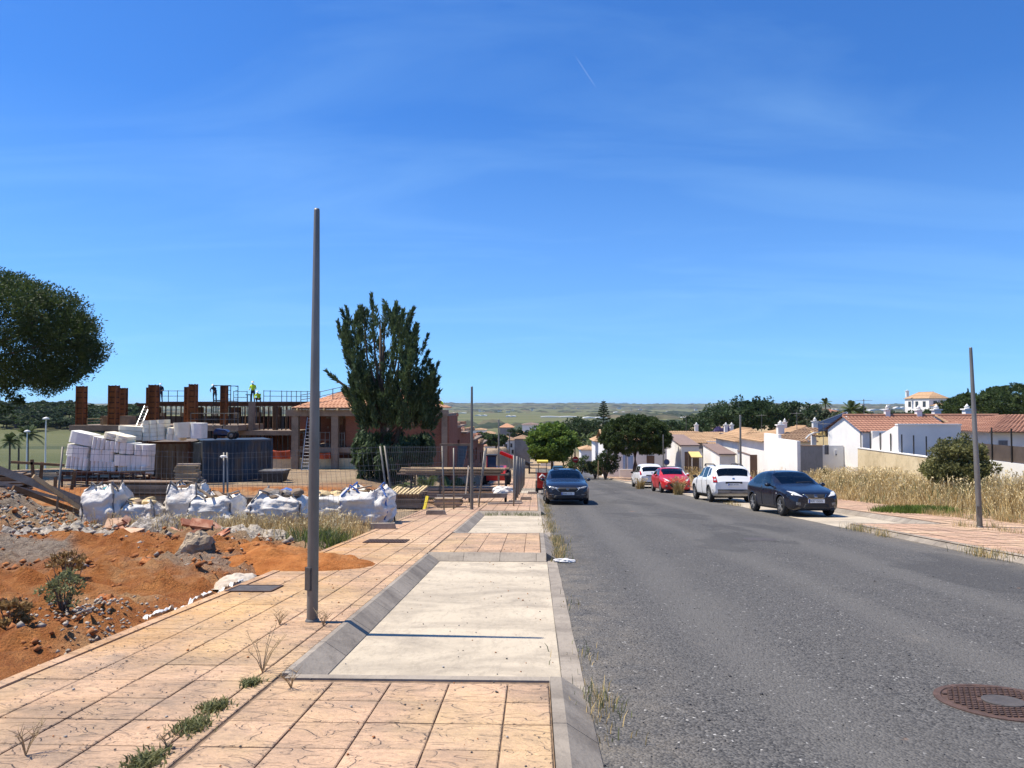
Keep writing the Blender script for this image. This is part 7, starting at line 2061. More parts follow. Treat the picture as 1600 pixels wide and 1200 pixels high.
# rusty steel door frame standing on the site
Yd = 31.6
t = thing('steel_door_frame', 'tall rusty steel door frame standing behind the fence', 'frame', tuple(at(712, 785, Yd)))
o_ = at(712, 785, Yd)
for px in (690, 734): MB().bar(at(px, 785, Yd) - o_, at(px, 695, Yd) - o_, .09, .09).build('jamb', 'rust_form' if px == 690 else 'wood_grey', t)
MB().bar(at(687, 695, Yd) - o_, at(737, 695, Yd) - o_, .10, .09).build('lintel', 'wood_grey', t)
# white bag on the rack end
p = at(785, 765, 29.6); o = lump('cement_bag', 'bag_white', None, (.38, .25, .18), 95, 3, .3, (p.x, 29.6, p.z - .05)); tag(o, 'white sack slumped on the end of the timber rack', 'sack')
# ------------------------------------------------------------------ unfinished building
def tiled_slope(parent, p00, p10, p11, p01, mat, course=.34, pitch=.24, amp=.035, name='tile_course', lift=.03):
    """p00-p10 eave (left to right), p01-p11 ridge; barrel tiles laid in courses, each course a piece"""
    p00, p10, p11, p01 = (Vector(q) for q in (p00, p10, p11, p01))
    n = max(2, int(((p01 - p00).length + (p11 - p10).length) / 2 / course))
    nrm = (p10 - p00).cross(p01 - p00)
    if nrm.length < 1e-6: nrm = (p10 - p00).cross(p11 - p00)
    nrm.normalize()
    if nrm.z < 0: nrm = -nrm
    for k in range(n):
        v0, v1 = max(0, (k - .12) / n), (k + 1) / n
        a0, a1 = p00.lerp(p01, v0), p10.lerp(p11, v0); b0, b1 = p00.lerp(p01, v1), p10.lerp(p11, v1)
        L = max((a1 - a0).length, .05); w = max(2, int(L / pitch)); seg = w * 4
        b = MB()
        for i in range(seg + 1):
            u = i / seg; h = amp * abs(math.sin(math.pi * u * w)) ** .8
            b.v.append(tuple(a0.lerp(a1, u) + nrm * (h + lift + .02)))
            b.v.append(tuple(b0.lerp(b1, u) + nrm * (h + lift - .012)))
            b.v.append(tuple(a0.lerp(a1, u) + nrm * (lift - .03)))
        for i in range(seg):
            q = 3 * i; b.f.append((q, q + 3, q + 4, q + 1)); b.m.append(0); b.f.append((q + 2, q + 5, q + 3, q)); b.m.append(0)
        b.build(name, mat, parent, fixn=False)
def X_at(px, Yv): return at(px, 650, Yv).x
def Z_at(py, px, Yv): return at(px, py, Yv).z

Y0 = 52.0
g0 = tz(X_at(280, Y0), Y0)
bld = thing('unfinished_building', 'concrete building shell with shuttering and props under construction', 'building', (X_at(280, Y0), Y0, g0))
ox, oy, oz = bld.location
def BB(name, mat, px0, px1, py0, py1, Ya, depth, parent=bld, ref=None):
    """box whose front face covers pixels px0..px1 x py0..py1 at y = Ya"""
    x0, x1 = X_at(px0, Ya), X_at(px1, Ya); z1, z0 = Z_at(py0, px0, Ya), Z_at(py1, px0, Ya)
    o = parent.location
    return MB().bx(x0 - o.x, x1 - o.x, Ya - o.y, Ya + depth - o.y, z0 - o.z, z1 - o.z).build(name, mat, parent)
BB('floor_slab', 'frame_concrete', 108, 372, 664.5, 673, 52, 5.0)
for px in (122, 172, 232, 297, 352): BB('column', 'frame_concrete', px, px + 9, 673.2, 745, 52.4, .4)
for px in (190, 300, 380): BB('column', 'frame_concrete', px, px + 8, 672, 742, 56.4, .4)
BB('rear_wall', 'brickwork', 330, 470, 672, 742, 58.2, .2)
# deck behind: dark shuttering carried by props
BB('deck_shutter', 'rust_rib', 213, 486, 630, 634.5, 57.5, 7.0)
BB('deck_edge_board', 'wood_brown', 240, 484, 627.5, 630.2, 57.45, .08)
pr = random.Random(5)
def prop(px, Yv, ztop, zbot, mat='dark_iron'):
    x = X_at(px, Yv) - ox; ln = pr.uniform(-.06, .06)
    b = MB(); b.tube((x + ln, Yv - oy, zbot - oz), (x + ln * .5, Yv - oy, (zbot + ztop) / 2 - oz), .045, n=6); b.tube((x + ln * .5, Yv - oy, (zbot + ztop) / 2 - oz), (x, Yv - oy, ztop - oz), .032, n=6)
    b.box((x, Yv - oy, ztop - oz - .01), (.16, .16, .02)); b.build('prop', mat, bld)
zt = Z_at(634.6, 300, 57.6)
for px in range(218, 486, 7): prop(px + pr.uniform(-1.5, 1.5), 57.7 + pr.uniform(0, .5), zt, -1.3, pr.choice(['dark_iron', 'rust_rib', 'scaffold_steel', 'wood_brown']))
for px in range(222, 486, 9): prop(px + pr.uniform(-2, 2), 60 + pr.uniform(-.6, .8), zt - .01, -1.5, pr.choice(['dark_iron', 'rust_rib', 'wood_brown']))
for px0, px1 in ((240, 252), (300, 318), (358, 376), (392, 404), (428, 440)): BB('shutter_panel', 'wood_brown', px0, px1, 636, 662, 58.4, .05)
for k, px in enumerate((250, 283, 330, 365, 398, 430, 452)): BB('block_pile', 'wood_pale', px, px + pr.uniform(5, 10), 645 + pr.uniform(-2, 3), 650 + pr.uniform(0, 3), 58.0, .3)
BB('lower_slab', 'frame_concrete', 372, 462, 673, 680, 53.5, 6)
BB('column', 'frame_concrete', 388, 396, 628, 672.5, 53.6, .4); BB('column', 'wood_brown', 427, 433, 634, 672.5, 55, .3)
for px in range(378, 462, 8): prop(px, 54.2 + pr.uniform(0, .6), Z_at(680, 400, 54.2) - .01, -2.7, pr.choice(['dark_iron', 'rust_rib', 'scaffold_steel']))
for px in range(384, 462, 7): prop(px, 54.0 + pr.uniform(0, .8), Z_at(636, 400, 54.2), Z_at(672, 400, 54.2), pr.choice(['dark_iron', 'rust_rib', 'wood_brown']))
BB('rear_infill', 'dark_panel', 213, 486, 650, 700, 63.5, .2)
BB('sand_bank', 'bay_concrete', 424, 458, 716, 738, 51.4, .8)
# guard rails
def rail(name, label, pts_px, Yv, h1, h2, parent=bld, mat='scaffold_steel', every=1):
    """pts_px: list of (px, py_base); posts at each, two rails"""
    t = bpy.data.objects.new(name, None); C.objects.link(t); t.parent = parent
    o = Vector(parent.location); P = [(at(px, py, Yv_) - o) for px, py, Yv_ in pts_px]
    for p in P: MB().tube(p - Vector((0, 0, .05)), p + Vector((0, 0, h1)), .028, n=6).build('rail_post', mat, t)
    for h in (h1 * .95, h2):
        for a, b_ in zip(P[:-1], P[1:]): MB().tube(a + Vector((0, 0, h)), b_ + Vector((0, 0, h)), .022, n=5).build('rail_bar', mat, t)
    return t
rail('guard_rail', '', [(px, 629, 57.6 + .004 * (px - 250)) for px in (250, 263, 277, 290)], 57.6, .95, .5)
rail('guard_rail', '', [(365, 629, 57.6), (386, 629, 57.7)], 57.6, .9, .4)
rail('guard_rail', '', [(px, 630, 57.8 + (px - 412) * .05) for px in (412, 422, 440, 448, 455, 463, 470, 480, 500)], 57.6, 1.0, .55)
rail('guard_rail', '', [(px, 664, 52.3) for px in (298, 320, 350, 372)], 52.3, .85, .4, mat='galvanised')
rail('guard_rail', '', [(px, 664, 52.2) for px in (136, 160)], 52.2, .45, .25, mat='wood_pale')
BB('timber_stack', 'wood_pale', 157, 166, 650, 664, 53.5, 1); BB('timber_stack', 'wood_grey', 186, 201, 650, 664, 54.2, 1)
# steel column shutters
def column_form(label, px0, px1, top, bot, Yv):
    x0, x1 = X_at(px0, Yv), X_at(px1, Yv); z1, z0 = Z_at(top, px0, Yv), Z_at(bot, px0, Yv); w = (x1 - x0) * .68; h = z1 - z0
    t = thing('column_shutter', label, 'formwork', (x0 + w / 2, Yv + w / 2, z0), 0, 'rusty steel column shutters')
    for rz in (0, 90, 180, 270):
        p = MB().bx(-w / 2 + .05, w / 2 - .05, -w / 2 + .05, -w / 2 + .07, .0, h).build('panel', 'rust_form', t); p.rotation_euler = (0, 0, R(rz))
        for k in range(8):
            z = .05 + k * (h - .15) / 7
            MB().bx(-w / 2 + .06, w / 2 - .06, -w / 2 + .005, -w / 2 + .05, z, z + .07).build('rib', 'rust_rib', p)
        MB().bx(-w / 2 + .0, -w / 2 + .09, -w / 2 - .004, -w / 2 + .05, 0, h + .03).build('edge_flange', 'rust_form', p)
        MB().bx(w / 2 - .075, w / 2 - .005, -w / 2 - .004, -w / 2 + .046, 0, h + .03).build('edge_flange', 'rust_form', p)
    return t
for a, b_, t_, bt, Yv, lb in ((117.5, 135, 603.5, 664.5, 52.6, 'rusty column shutter nearest the stone pine'), (168, 186, 602.5, 664.5, 52.6, 'rusty column shutter in front of a second one, above the plain block'), (186, 199, 606.5, 664.5, 55.3, 'rusty column shutter behind the one above the plain block'), (231, 248, 601.5, 664.5, 52.6, 'rusty column shutter beside the aluminium ladder'), (227.5, 236, 606, 664.5, 55.3, 'rusty column shutter peeping out behind the ladder one'),
        (294, 309.5, 600.5, 664.5, 52.6, 'rusty column shutter with rails beside it'), (287, 296, 605, 664.5, 55.3, 'rusty column shutter half hidden behind the railed one'), (343.5, 357, 603, 664.5, 53.2, 'rusty column shutter wrapped in a steel access cage')):
    column_form(lb, a, b_, t_, bt, Yv)
# cage round the last shutter
x0, x1 = X_at(334, 52.9), X_at(361, 52.9); zb, zt2 = Z_at(664, 340, 52.9), Z_at(602, 340, 52.9)
t = thing('access_cage', 'dark steel access cage round the last column shutter', 'scaffold', (x0, 52.8, zb))
for xx, yy in ((0, 0), (x1 - x0, 0), (0, 1.3), (x1 - x0, 1.3)): MB().tube((xx, yy, 0), (xx, yy, zt2 - zb), .03, n=6).build('upright', 'dark_iron', t)
for k in range(9):
    z = .3 + k * (zt2 - zb - .35) / 8
    for yy in (0, 1.3):
        MB().tube((0, yy, z), ((x1 - x0) * .22, yy, z), .02, n=5).build('rung', 'dark_iron', t); MB().tube(((x1 - x0) * .85, yy, z), (x1 - x0, yy, z), .02, n=5).build('rung', 'dark_iron', t)
for z in (zt2 - zb - .02, 1.7):
    for yy in (0, 1.3): MB().tube((0, yy, z), (x1 - x0, yy, z), .025, n=5).build('ledger', 'dark_iron', t)
MB().bx(0, (x1 - x0) * .3, .02, 1.28, 1.72, 1.76).build('platform', 'wood_brown', t)
# ladders
def ladder(label, pa, pb, w, rungs, name='ladder'):
    pa, pb = Vector(pa), Vector(pb); t = thing(name, label, 'ladder', tuple(pa)); d = pb - pa
    sx = Vector((w / 2, 0, 0))
    for s_ in (-1, 1): MB().bar(sx * s_, d + sx * s_, .03, .07).build('rail', 'alu', t)
    for k in range(rungs):
        c = d * ((k + .6) / rungs); MB().tube(c - sx, c + sx, .018, n=6).build('rung', 'alu', t)
ladder('short aluminium ladder leaning beside a rusty column shutter', at(216, 668, 51.9), at(230, 634, 53.4), .36, 7)
ladder('long aluminium ladder leaning on the unfinished house behind the lamp post', at(476, 737, 49.0), at(486, 652, 50.0), .46, 16)

# ---- house shell with new tiled roof
hs = thing('house_shell', 'unfinished house of concrete frame and brick with a new orange tiled roof', 'house', (X_at(560, 50), 50, tz(X_at(560, 50), 50)))
BB('ring_beam', 'frame_concrete', 446, 700, 640.5, 650, 49.9, .5, hs); BB('ring_beam', 'frame_concrete', 446, 458, 641, 649.8, 50.42, 7, hs)
for a, b_ in ((455.5, 466), (517.5, 528), (600, 610), (690, 699)): BB('column', 'frame_concrete', a, b_, 650.2, 738, 50.0, .40, hs)
BB('floor_slab', 'frame_concrete', 466.2, 690, 699, 707, 50.3, 7, hs)
BB('ceiling', 'frame_concrete', 447, 700, 646, 650.5, 50.45, 6.8, hs)
BB('brick_wall', 'brickwork', 540, 600, 650.2, 698.8, 50.6, .2, hs); BB('brick_wall', 'brickwork', 610.2, 690, 650.2, 738, 50.2, .2, hs); BB('brick_wall', 'brickwork', 699.2, 702, 650.2, 738, 50.0, 5.4, hs)
BB('back_wall', 'brickwork', 452, 700, 650.2, 738, 56.5, .2, hs); BB('lower_wall', 'cream_wall', 466.2, 600, 716, 738, 50.35, .2, hs)
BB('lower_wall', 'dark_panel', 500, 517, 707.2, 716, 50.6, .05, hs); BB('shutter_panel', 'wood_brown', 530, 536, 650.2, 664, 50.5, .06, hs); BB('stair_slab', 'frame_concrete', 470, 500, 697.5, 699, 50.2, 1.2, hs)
for px in (480, 500, 545): 
    x = X_at(px, 52) - hs.location.x
    MB().tube((x, 2, Z_at(699, px, 50.3) - hs.location.z), (x, 2, Z_at(650, px, 50.3) - hs.location.z), .05, n=6).build('prop', 'dark_iron', hs)
rail('balustrade', '', [(468, 699, 50.5), (474, 699, 50.5), (482, 699, 50.5), (500, 699, 50.5), (508, 699, 50.5), (515, 699, 50.5)], 50.5, 1.05, .5, hs, 'galvanised')
rail('balustrade', '', [(530, 699, 50.45), (534, 699, 50.45), (538, 699, 50.45)], 50.45, 1.0, .5, hs, 'galvanised')
o = hs.location
ez = Z_at(638, 500, 49.6); rz_ = Z_at(608, 560, 54); 
pL = Vector((X_at(456, 49.6), 49.6, ez)) - o; pR = Vector((X_at(682, 49.6), 49.6, ez)) - o
rL = Vector((X_at(548, 54), 54, rz_)) - o; rR = Vector((X_at(622, 54), 54, rz_)) - o
bL = Vector((pL.x, 58.4 - 50, ez - o.z)); bR = Vector((pR.x, 58.4 - 50, ez - o.z))
rf = bpy.data.objects.new('roof', None); C.objects.link(rf); rf.parent = hs
tiled_slope(rf, pL, pR, rR, rL, 'roof_new', .42, .26)
tiled_slope(rf, bL, pL, rL, rL + Vector((.01, 0, 0)), 'roof_new', .42, .26); tiled_slope(rf, pR, bR, rR, rR + Vector((.01, 0, 0)), 'roof_new', .42, .26)
tiled_slope(rf, bR, bL, rL, rR, 'roof_new', .42, .26)
for k in range(11):
    px = 464 + k * 21; MB().bar(Vector((X_at(px, 49.5), 49.4, ez - .12)) - o, Vector((X_at(px, 49.5), 50.6, ez + .10)) - o, .09, .12).build('rafter_end', 'wood_fresh', hs)
MB().bar(pL + Vector((0, 0, -.02)), pR + Vector((0, 0, -.02)), .05, .1).build('eave_board', 'wood_brown', rf)
rail('roof_rail', '', [(470, 634, 50), (495, 630, 50.6), (520, 624, 51.5), (545, 618, 52.5)], 50, .75, .4, hs)
# orange safety netting
for a, b_, t_, bt, Yv, lb in ((425, 455, 703, 717, 50.9, 'orange safety netting left of the house shell'), (496, 517, 706.5, 717, 49.85, 'orange safety netting inside the house shell')):
    x0, x1 = X_at(a, Yv), X_at(b_, Yv); z0, z1 = Z_at(bt, a, Yv), Z_at(t_, a, Yv)
    b = MB(); b.sheet(lambda u, v: (x0 + (x1 - x0) * u - (x0), .10 * math.sin(u * 9 + v * 2), (z1 - z0) * v * (1 - .12 * math.sin(u * 3.14))), 20, 6)
    o_ = b.build('safety_net', 'net_orange', None, True, (x0, Yv, z0)); tag(o_, lb, 'netting'); sm = o_.modifiers.new('thick', 'SOLIDIFY'); sm.thickness = .02
# ---- stepped brick terrace beside the street
edges = [50.0, 55.8, 64.0, 73.0, 83.0, 92.0]; tops = [(655, 53), (667, 60), (675, 68), (685, 78), (692, 87)]
xf = -6.25
for k in range(5):
    ya, yb = edges[k] + (2.0 if k == 0 else .02), edges[k + 1]; ztop = 1.65 - (tops[k][0] - 634) / F * tops[k][1]
    zb = street_z((ya + yb) / 2) - 1.0
    if k == 0: ya = 50.02 + 5.5
    if yb - ya < .5: yb = ya + .6
    t = thing('brick_house', ['raw brick house next to the orange tiled shell', 'raw brick terrace house second down the slope', 'raw brick terrace house in the middle of the slope', 'raw brick terrace house fourth down the slope', 'lowest raw brick terrace house'][k], 'house', (xf, ya, zb), 0, 'stepped brick houses beside the street')
    H_ = ztop - zb; D = yb - ya
    MB().bx(-9, 0, 0, .22, 0, H_).build('party_wall', 'brickwork', t); MB().bx(-9, 0, D - .22, D, 0, H_ - .3).build('party_wall', 'brickwork', t)
    nwin = 2 if D > 4 else 0
    segs = [.22] + ([D * .28, D * .48, D * .62, D * .82] if nwin else []) + [D - .22]
    for q in range(0, len(segs) - 1):
        wnd = nwin and q in (1, 3)
        if wnd:
            MB().bx(-.2, 0, segs[q], segs[q + 1], 0, H_ * .55).build('front_wall', 'brickwork', t); MB().bx(-.2, 0, segs[q], segs[q + 1], H_ * .8, H_ - .02).build('front_wall', 'brickwork', t)
            MB().bx(-.16, -.12, segs[q] + .002, segs[q + 1] - .002, H_ * .55 + .002, H_ * .8 - .002).build('window', 'window_dark', t)
        else: MB().bx(-.2, 0, segs[q], segs[q + 1], 0, H_ - .01).build('front_wall', 'brickwork', t)
    MB().bx(-9.2, .45, -.05, D + .05, H_ + .002, H_ + .14).build('roof_slab', 'frame_concrete', t)
    pr_ = random.Random(k)
    for q in range(14):
        c = (pr_.uniform(-1.6, .3), pr_.uniform(.2, D - .3), H_ + .15); b = MB(); b.box(Vector(c) + Vector((0, 0, .12)), (.42, .5, .22), rz=pr_.uniform(0, 1)); b.build('tile_pallet', pr_.choice(['roof_new', 'brick', 'roof_tile', 'brick_pale']), t)
    MB().bx(-4.5, -.3, .3, D - .3, H_ + .15, H_ + .17).build('roof_felt', 'roof_new', t)
    # concrete stair flight on the flank
    if k == 0: MB().bar((.6, -1.5, H_ * .35), (.6, 2.5, H_ * .62), .9, .18).build('stair', 'frame_concrete', t)

# ---- people at work
def person(label, base, h, joints, vest, legs, hel, seed=0, name='person'):
    """joints: dict of points in a 1.75 m frame; the body is one skinned surface"""
    t = thing(name, label, 'person', tuple(base)); s = h / 1.75
    J = {k: Vector(v) * s for k, v in joints.items()}
    E_ = [('pelvis', 'waist'), ('waist', 'chest'), ('chest', 'neck'), ('neck', 'head'), ('chest', 'shl'), ('shl', 'ell'), ('ell', 'hal'), ('chest', 'shr'), ('shr', 'elr'), ('elr', 'har'),
          ('pelvis', 'hil'), ('hil', 'knl'), ('knl', 'anl'), ('anl', 'tol'), ('pelvis', 'hir'), ('hir', 'knr'), ('knr', 'anr'), ('anr', 'tor')]
    rad = dict(pelvis=.15, waist=.135, chest=.165, neck=.06, head=.085, shl=.075, shr=.075, ell=.048, elr=.048, hal=.035, har=.035, hil=.10, hir=.10, knl=.065, knr=.065, anl=.045, anr=.045, tol=.04, tor=.04)
    ks = list(J)
    me = bpy.data.meshes.new('body'); me.from_pydata([J[k] for k in ks], [(ks.index(a), ks.index(b_)) for a, b_ in E_], [])
    ob = bpy.data.objects.new('body_src', me); C.objects.link(ob)
    sk = ob.modifiers.new('s', 'SKIN'); ob.modifiers.new('d', 'SUBSURF').levels = 1
    for k, sv in zip(ks, me.skin_vertices[0].data): sv.radius = (rad[k] * s, rad[k] * s); sv.use_root = (k == 'pelvis')
    dg = bpy.context.evaluated_depsgraph_get(); dg.update()
    m2 = bpy.data.meshes.new_from_object(ob.evaluated_get(dg)); bpy.data.objects.remove(ob)
    for mm in (vest, legs, 'skin', 'black_plastic'): m2.materials.append(M(mm))
    zw = (J['pelvis'].z + J['waist'].z) / 2
    for p in m2.polygons:
        c = p.center; p.use_smooth = True
        d = lambda k: (c - J[k]).length
        if c.z > J['neck'].z or min(d('hal'), d('har')) < .07 * s: p.material_index = 2
        elif min(d('tol'), d('tor'), d('anl') * 1.3, d('anr') * 1.3) < .11 * s: p.material_index = 3
        elif c.z < zw and min(d('ell'), d('elr'), d('hal'), d('har')) > .14 * s: p.material_index = 1
        else: p.material_index = 0
    link('body', m2, t)
    hd = J['head'] + Vector((0, 0, .055)) * s
    MB().lathe(hd, [(.135 * s, 0), (.13 * s, .012 * s), (.118 * s, .015 * s), (.112 * s, .06 * s), (.075 * s, .105 * s), (.001, .118 * s)], 14).build('helmet', hel, t, True)
    for hk, ek in (('hal', 'ell'), ('har', 'elr')):         # five small fingers on each hand
        dv = (J[hk] - J[ek]).normalized(); sd = dv.cross(Vector((0, 0, 1))); sd = sd.normalized() if sd.length > .1 else Vector((1, 0, 0))
        for q in range(5):
            f0 = J[hk] + sd * ((q - 2) * .017 * s); f1 = f0 + dv * (.075 if q else .05) * s + (sd * -.03 * s if q == 0 else Vector())
            MB().path([f0, f0.lerp(f1, .6) + Vector((0, 0, -.004)), f1 + Vector((0, 0, -.015 * s))], [.010 * s, .009 * s, .007 * s], 5).build('finger', 'skin', t)
    return t
STAND = dict(pelvis=(0, 0, .95), waist=(0, 0, 1.12), chest=(0, -.02, 1.35), neck=(0, -.03, 1.50), head=(0, -.05, 1.62), shl=(-.19, 0, 1.42), ell=(-.27, -.03, 1.15), hal=(-.22, -.24, 1.08), shr=(.19, 0, 1.42), elr=(.27, -.02, 1.15), har=(.22, -.26, 1.12),
             hil=(-.10, 0, .90), knl=(-.11, -.03, .50), anl=(-.12, .03, .08), tol=(-.13, -.13, .04), hir=(.10, 0, .90), knr=(.12, -.02, .50), anr=(.13, .04, .08), tor=(.14, -.12, .04))
CROUCH = dict(pelvis=(0, .12, .38), waist=(0, .08, .52), chest=(0, -.12, .70), neck=(0, -.22, .80), head=(0, -.30, .88), shl=(-.19, -.14, .74), ell=(-.24, -.30, .55), hal=(-.14, -.45, .40), shr=(.19, -.14, .74), elr=(.24, -.30, .55), har=(.14, -.46, .38),
              hil=(-.10, .10, .36), knl=(-.16, -.22, .46), anl=(-.14, .02, .09), tol=(-.15, -.13, .04), hir=(.10, .10, .36), knr=(.18, -.20, .46), anr=(.15, .04, .09), tor=(.16, -.11, .04))
BEND = dict(STAND); BEND.update(chest=(0, -.22, 1.28), neck=(0, -.33, 1.38), head=(0, -.42, 1.46), shl=(-.19, -.24, 1.32), shr=(.19, -.24, 1.32), ell=(-.24, -.40, 1.12), elr=(.24, -.40, 1.12), hal=(-.16, -.52, .98), har=(.16, -.54, .96))
def Pz(px, py, Yv): return at(px, py, Yv)
person('worker in yellow high visibility jacket standing on the deck', Pz(395, 629.5, 58.2), 1.66, STAND, 'hivis', 'cloth_navy', 'helmet')
person('worker in yellow jacket crouching on the deck beside a standing one', Pz(404, 630, 58.0), 1.6, CROUCH, 'hivis', 'cloth_navy', 'helmet_white')
person('worker in dark clothes bending beside the steel access cage', Pz(335.5, 629.5, 57.9), 1.55, BEND, 'cloth_navy', 'cloth_navy', 'helmet_white')
person('worker in dark clothes behind the column shutter by the ladder', Pz(251, 629.5, 57.8), 1.5, STAND, 'cloth_navy', 'cloth_navy', 'helmet_white')
person('worker in yellow jacket bending on the brick house roof by the tall tree', Pz(688, 655, 56.5), 1.7, BEND, 'hivis', 'cloth_navy', 'helmet_white')
# steel feet rail that the worker leans on
b_ = thing('site_trestle', 'small dark trestle beside the standing worker', 'trestle', tuple(Pz(389, 629.5, 57.9)))
for xx in (-.12, .12): MB().tube((xx, 0, 0), (xx, 0, .6), .03, n=6).build('leg', 'dark_iron', b_)
MB().bx(-.2, .2, -.2, .2, .6, .66).build('top', 'dark_iron', b_)

# ---- machines beside the fence row: red telehandler and a red dumper
def machine_wheel(t, x, y, z, r, w, nm='wheel'):
    wh = bpy.data.objects.new(nm, None); C.objects.link(wh); wh.parent = t; wh.location = (x, y, z)
    MB().lathe((0, 0, 0), [(r * .5, -w / 2), (r * .92, -w / 2), (r, -w * .3), (r, w * .3), (r * .92, w / 2), (r * .5, w / 2)], 20, axis='x').build('tyre', 'rubber', wh, True)
    MB().lathe((0, 0, 0), [(r * .52, -w * .4), (r * .2, -w * .3), (.001, -w * .3)], 14, axis='x').build('rim', 'machine_red', wh); MB().lathe((0, 0, 0), [(r * .52, w * .4), (r * .2, w * .3), (.001, w * .3)], 14, axis='x').build('rim', 'machine_red', wh)
Yt = 58.0; p = at(795, 727, Yt); zt_ = street_z(Yt) + HW
t = thing('telehandler', 'red telescopic handler with its boom sloping down behind the fence', 'machine', (p.x - .9, Yt, zt_))
for sx in (-.85, .85):
    for sy in (-1.2, 1.2): machine_wheel(t, sx, sy, .5, .5, .36)
MB().prism([(-1.9, .45), (1.9, .45), (1.9, 1.1), (.9, 1.35), (-1.6, 1.25), (-1.9, .9)], 'x', -.7, .7).build('chassis', 'machine_red', t)
MB().prism([(-.5, 1.1), (.9, 1.1), (.75, 2.15), (-.25, 2.15)], 'x', -.75, -.05).build('cab_glass', 'window_dark', t)
for yy in (-.5, .85): MB().bar((-.76, yy, 1.1), (-.76, yy * .6, 2.18), .07, .07).build('cab_pillar', 'machine_red', t)
MB().bx(-.8, 0, -.4, .8, 2.16, 2.24).build('cab_roof', 'black_plastic', t)
b0_ = at(782, 707, 58.4) - t.location; b1_ = at(814, 720, 57.6) - t.location; b2_ = at(826, 725, 57.3) - t.location
MB().bar(b0_, b1_, .18, .24).build('boom', 'machine_red', t); MB().bar(b1_, b2_, .2, .24).build('inner_boom', 'black_plastic', t)
MB().box(b2_ + Vector((.05, 0, -.3)), (.12, .9, .8)).build('fork_carriage', 'black_plastic', t)
for yy in (-.25, .25): MB().bx(b2_.x + .12, b2_.x + .9, b2_.y + yy - .05, b2_.y + yy + .05, b2_.z - .7, b2_.z - .65).build('fork', 'dark_iron', t)
Yu = 42.0; p = at(851, 735, Yu); zz = street_z(Yu)
t = thing('site_dumper', 'red site dumper with a yellow roof parked behind the navy car', 'machine', (p.x - .12, Yu, zz)); t.scale = (.62, 1, .92)
for sx in (-.5, .5):
    for sy in (-.6, .9): machine_wheel(t, sx, sy, .36, .36, .26)
MB().bx(-.42, .42, -.9, 1.3, .35, .6).build('chassis', 'black_plastic', t)
MB().prism([(-1.15, .75), (-.9, .45), (.0, .62), (.05, 1.25), (-1.2, 1.40)], 'x', -.48, .48).build('skip', 'machine_red', t)
MB().path([(-.3, -1.21, 1.1), (-.05, -1.24, 1.28), (.25, -1.21, 1.12), (.33, -1.18, .85)], .055, 8).build('skip_highlight', 'plastic_white', t)  # white tube laid on the skip face as a painted highlight
for xx in (-.36, .36): MB().bar((xx, .45, .6), (xx, .45, 1.82), .05, .05).build('roll_bar', 'black_plastic', t)
MB().bar((-.36, .45, 1.84), (.36, .45, 1.84), .05, .05).build('roll_bar', 'black_plastic', t); MB().bx(-.5, .5, -.25, .95, 1.87, 1.98).build('roof', 'yellow_paint', t)
MB().bx(-.25, .25, .3, .8, .62, .95).build('seat', 'black_plastic', t); MB().bx(-.35, .35, .85, 1.3, .6, 1.1).build('engine_cover', 'machine_red', t)
p = at(872, 735, 70); t = thing('recycling_bin', 'dark blue recycling container beyond the navy car', 'bin', (p.x, 70, street_z(70)))
MB().prism([(-.42, .12), (.42, .12), (.5, 1.15), (-.5, 1.15)], 'y', 0, .9).build('body', 'paint_truck_blue', t); MB().prism([(-.52, 1.152), (.52, 1.152), (.42, 1.42), (-.42, 1.42)], 'y', -.04, .94).build('lid', 'paint_truck_blue', t)
for sx in (-.3, .3): MB().bx(sx - .06, sx + .06, .1, .8, 0, .118).build('foot', 'black_plastic', t)
# ------------------------------------------------------------------ houses to the right
def wall_box(t, name, mat, x0, x1, y0, y1, z0, z1):
    o = t.location; return MB().bx(x0 - o.x, x1 - o.x, y0 - o.y, y1 - o.y, z0 - o.z, z1 - o.z).build(name, mat, t)
def window(t, x0, x1, y, z0, z1, pane='window_dark', face='y', frame='shutter_grey', sill=True):
    """window on a wall facing -Y (face 'y') at depth y, or facing -X (face 'x')"""
    o = t.location
    def bx(a0, a1, d0, d1, c0, c1, nm, m, par):
        if face == 'y': return MB().bx(a0 - o.x, a1 - o.x, d0 - o.y, d1 - o.y, c0 - o.z, c1 - o.z).build(nm, m, par)
        return MB().bx(d0 - o.x, d1 - o.x, a0 - o.y, a1 - o.y, c0 - o.z, c1 - o.z).build(nm, m, par)
    w = bx(x0, x1, y - .02, y + .01, z0, z1, 'window', pane, t)
    f = .06
    bx(x0 - f, x1 + f, y - .05, y - .021, z1, z1 + f, 'frame', frame, w); bx(x0 - f, x0, y - .05, y - .021, z0, z1, 'frame', frame, w); bx(x1, x1 + f, y - .05, y - .021, z0, z1, 'frame', frame, w)
    m = (x0 + x1) / 2; bx(m - .025, m + .025, y - .045, y - .022, z0, z1, 'mullion', frame, w)
    if sill: bx(x0 - .1, x1 + .1, y - .10, y - .001, z0 - .07, z0 - .002, 'sill', 'white_wall', w)
    return w
def roof_node(t):
    r = bpy.data.objects.new('roof', None); C.objects.link(r); r.parent = t; return r
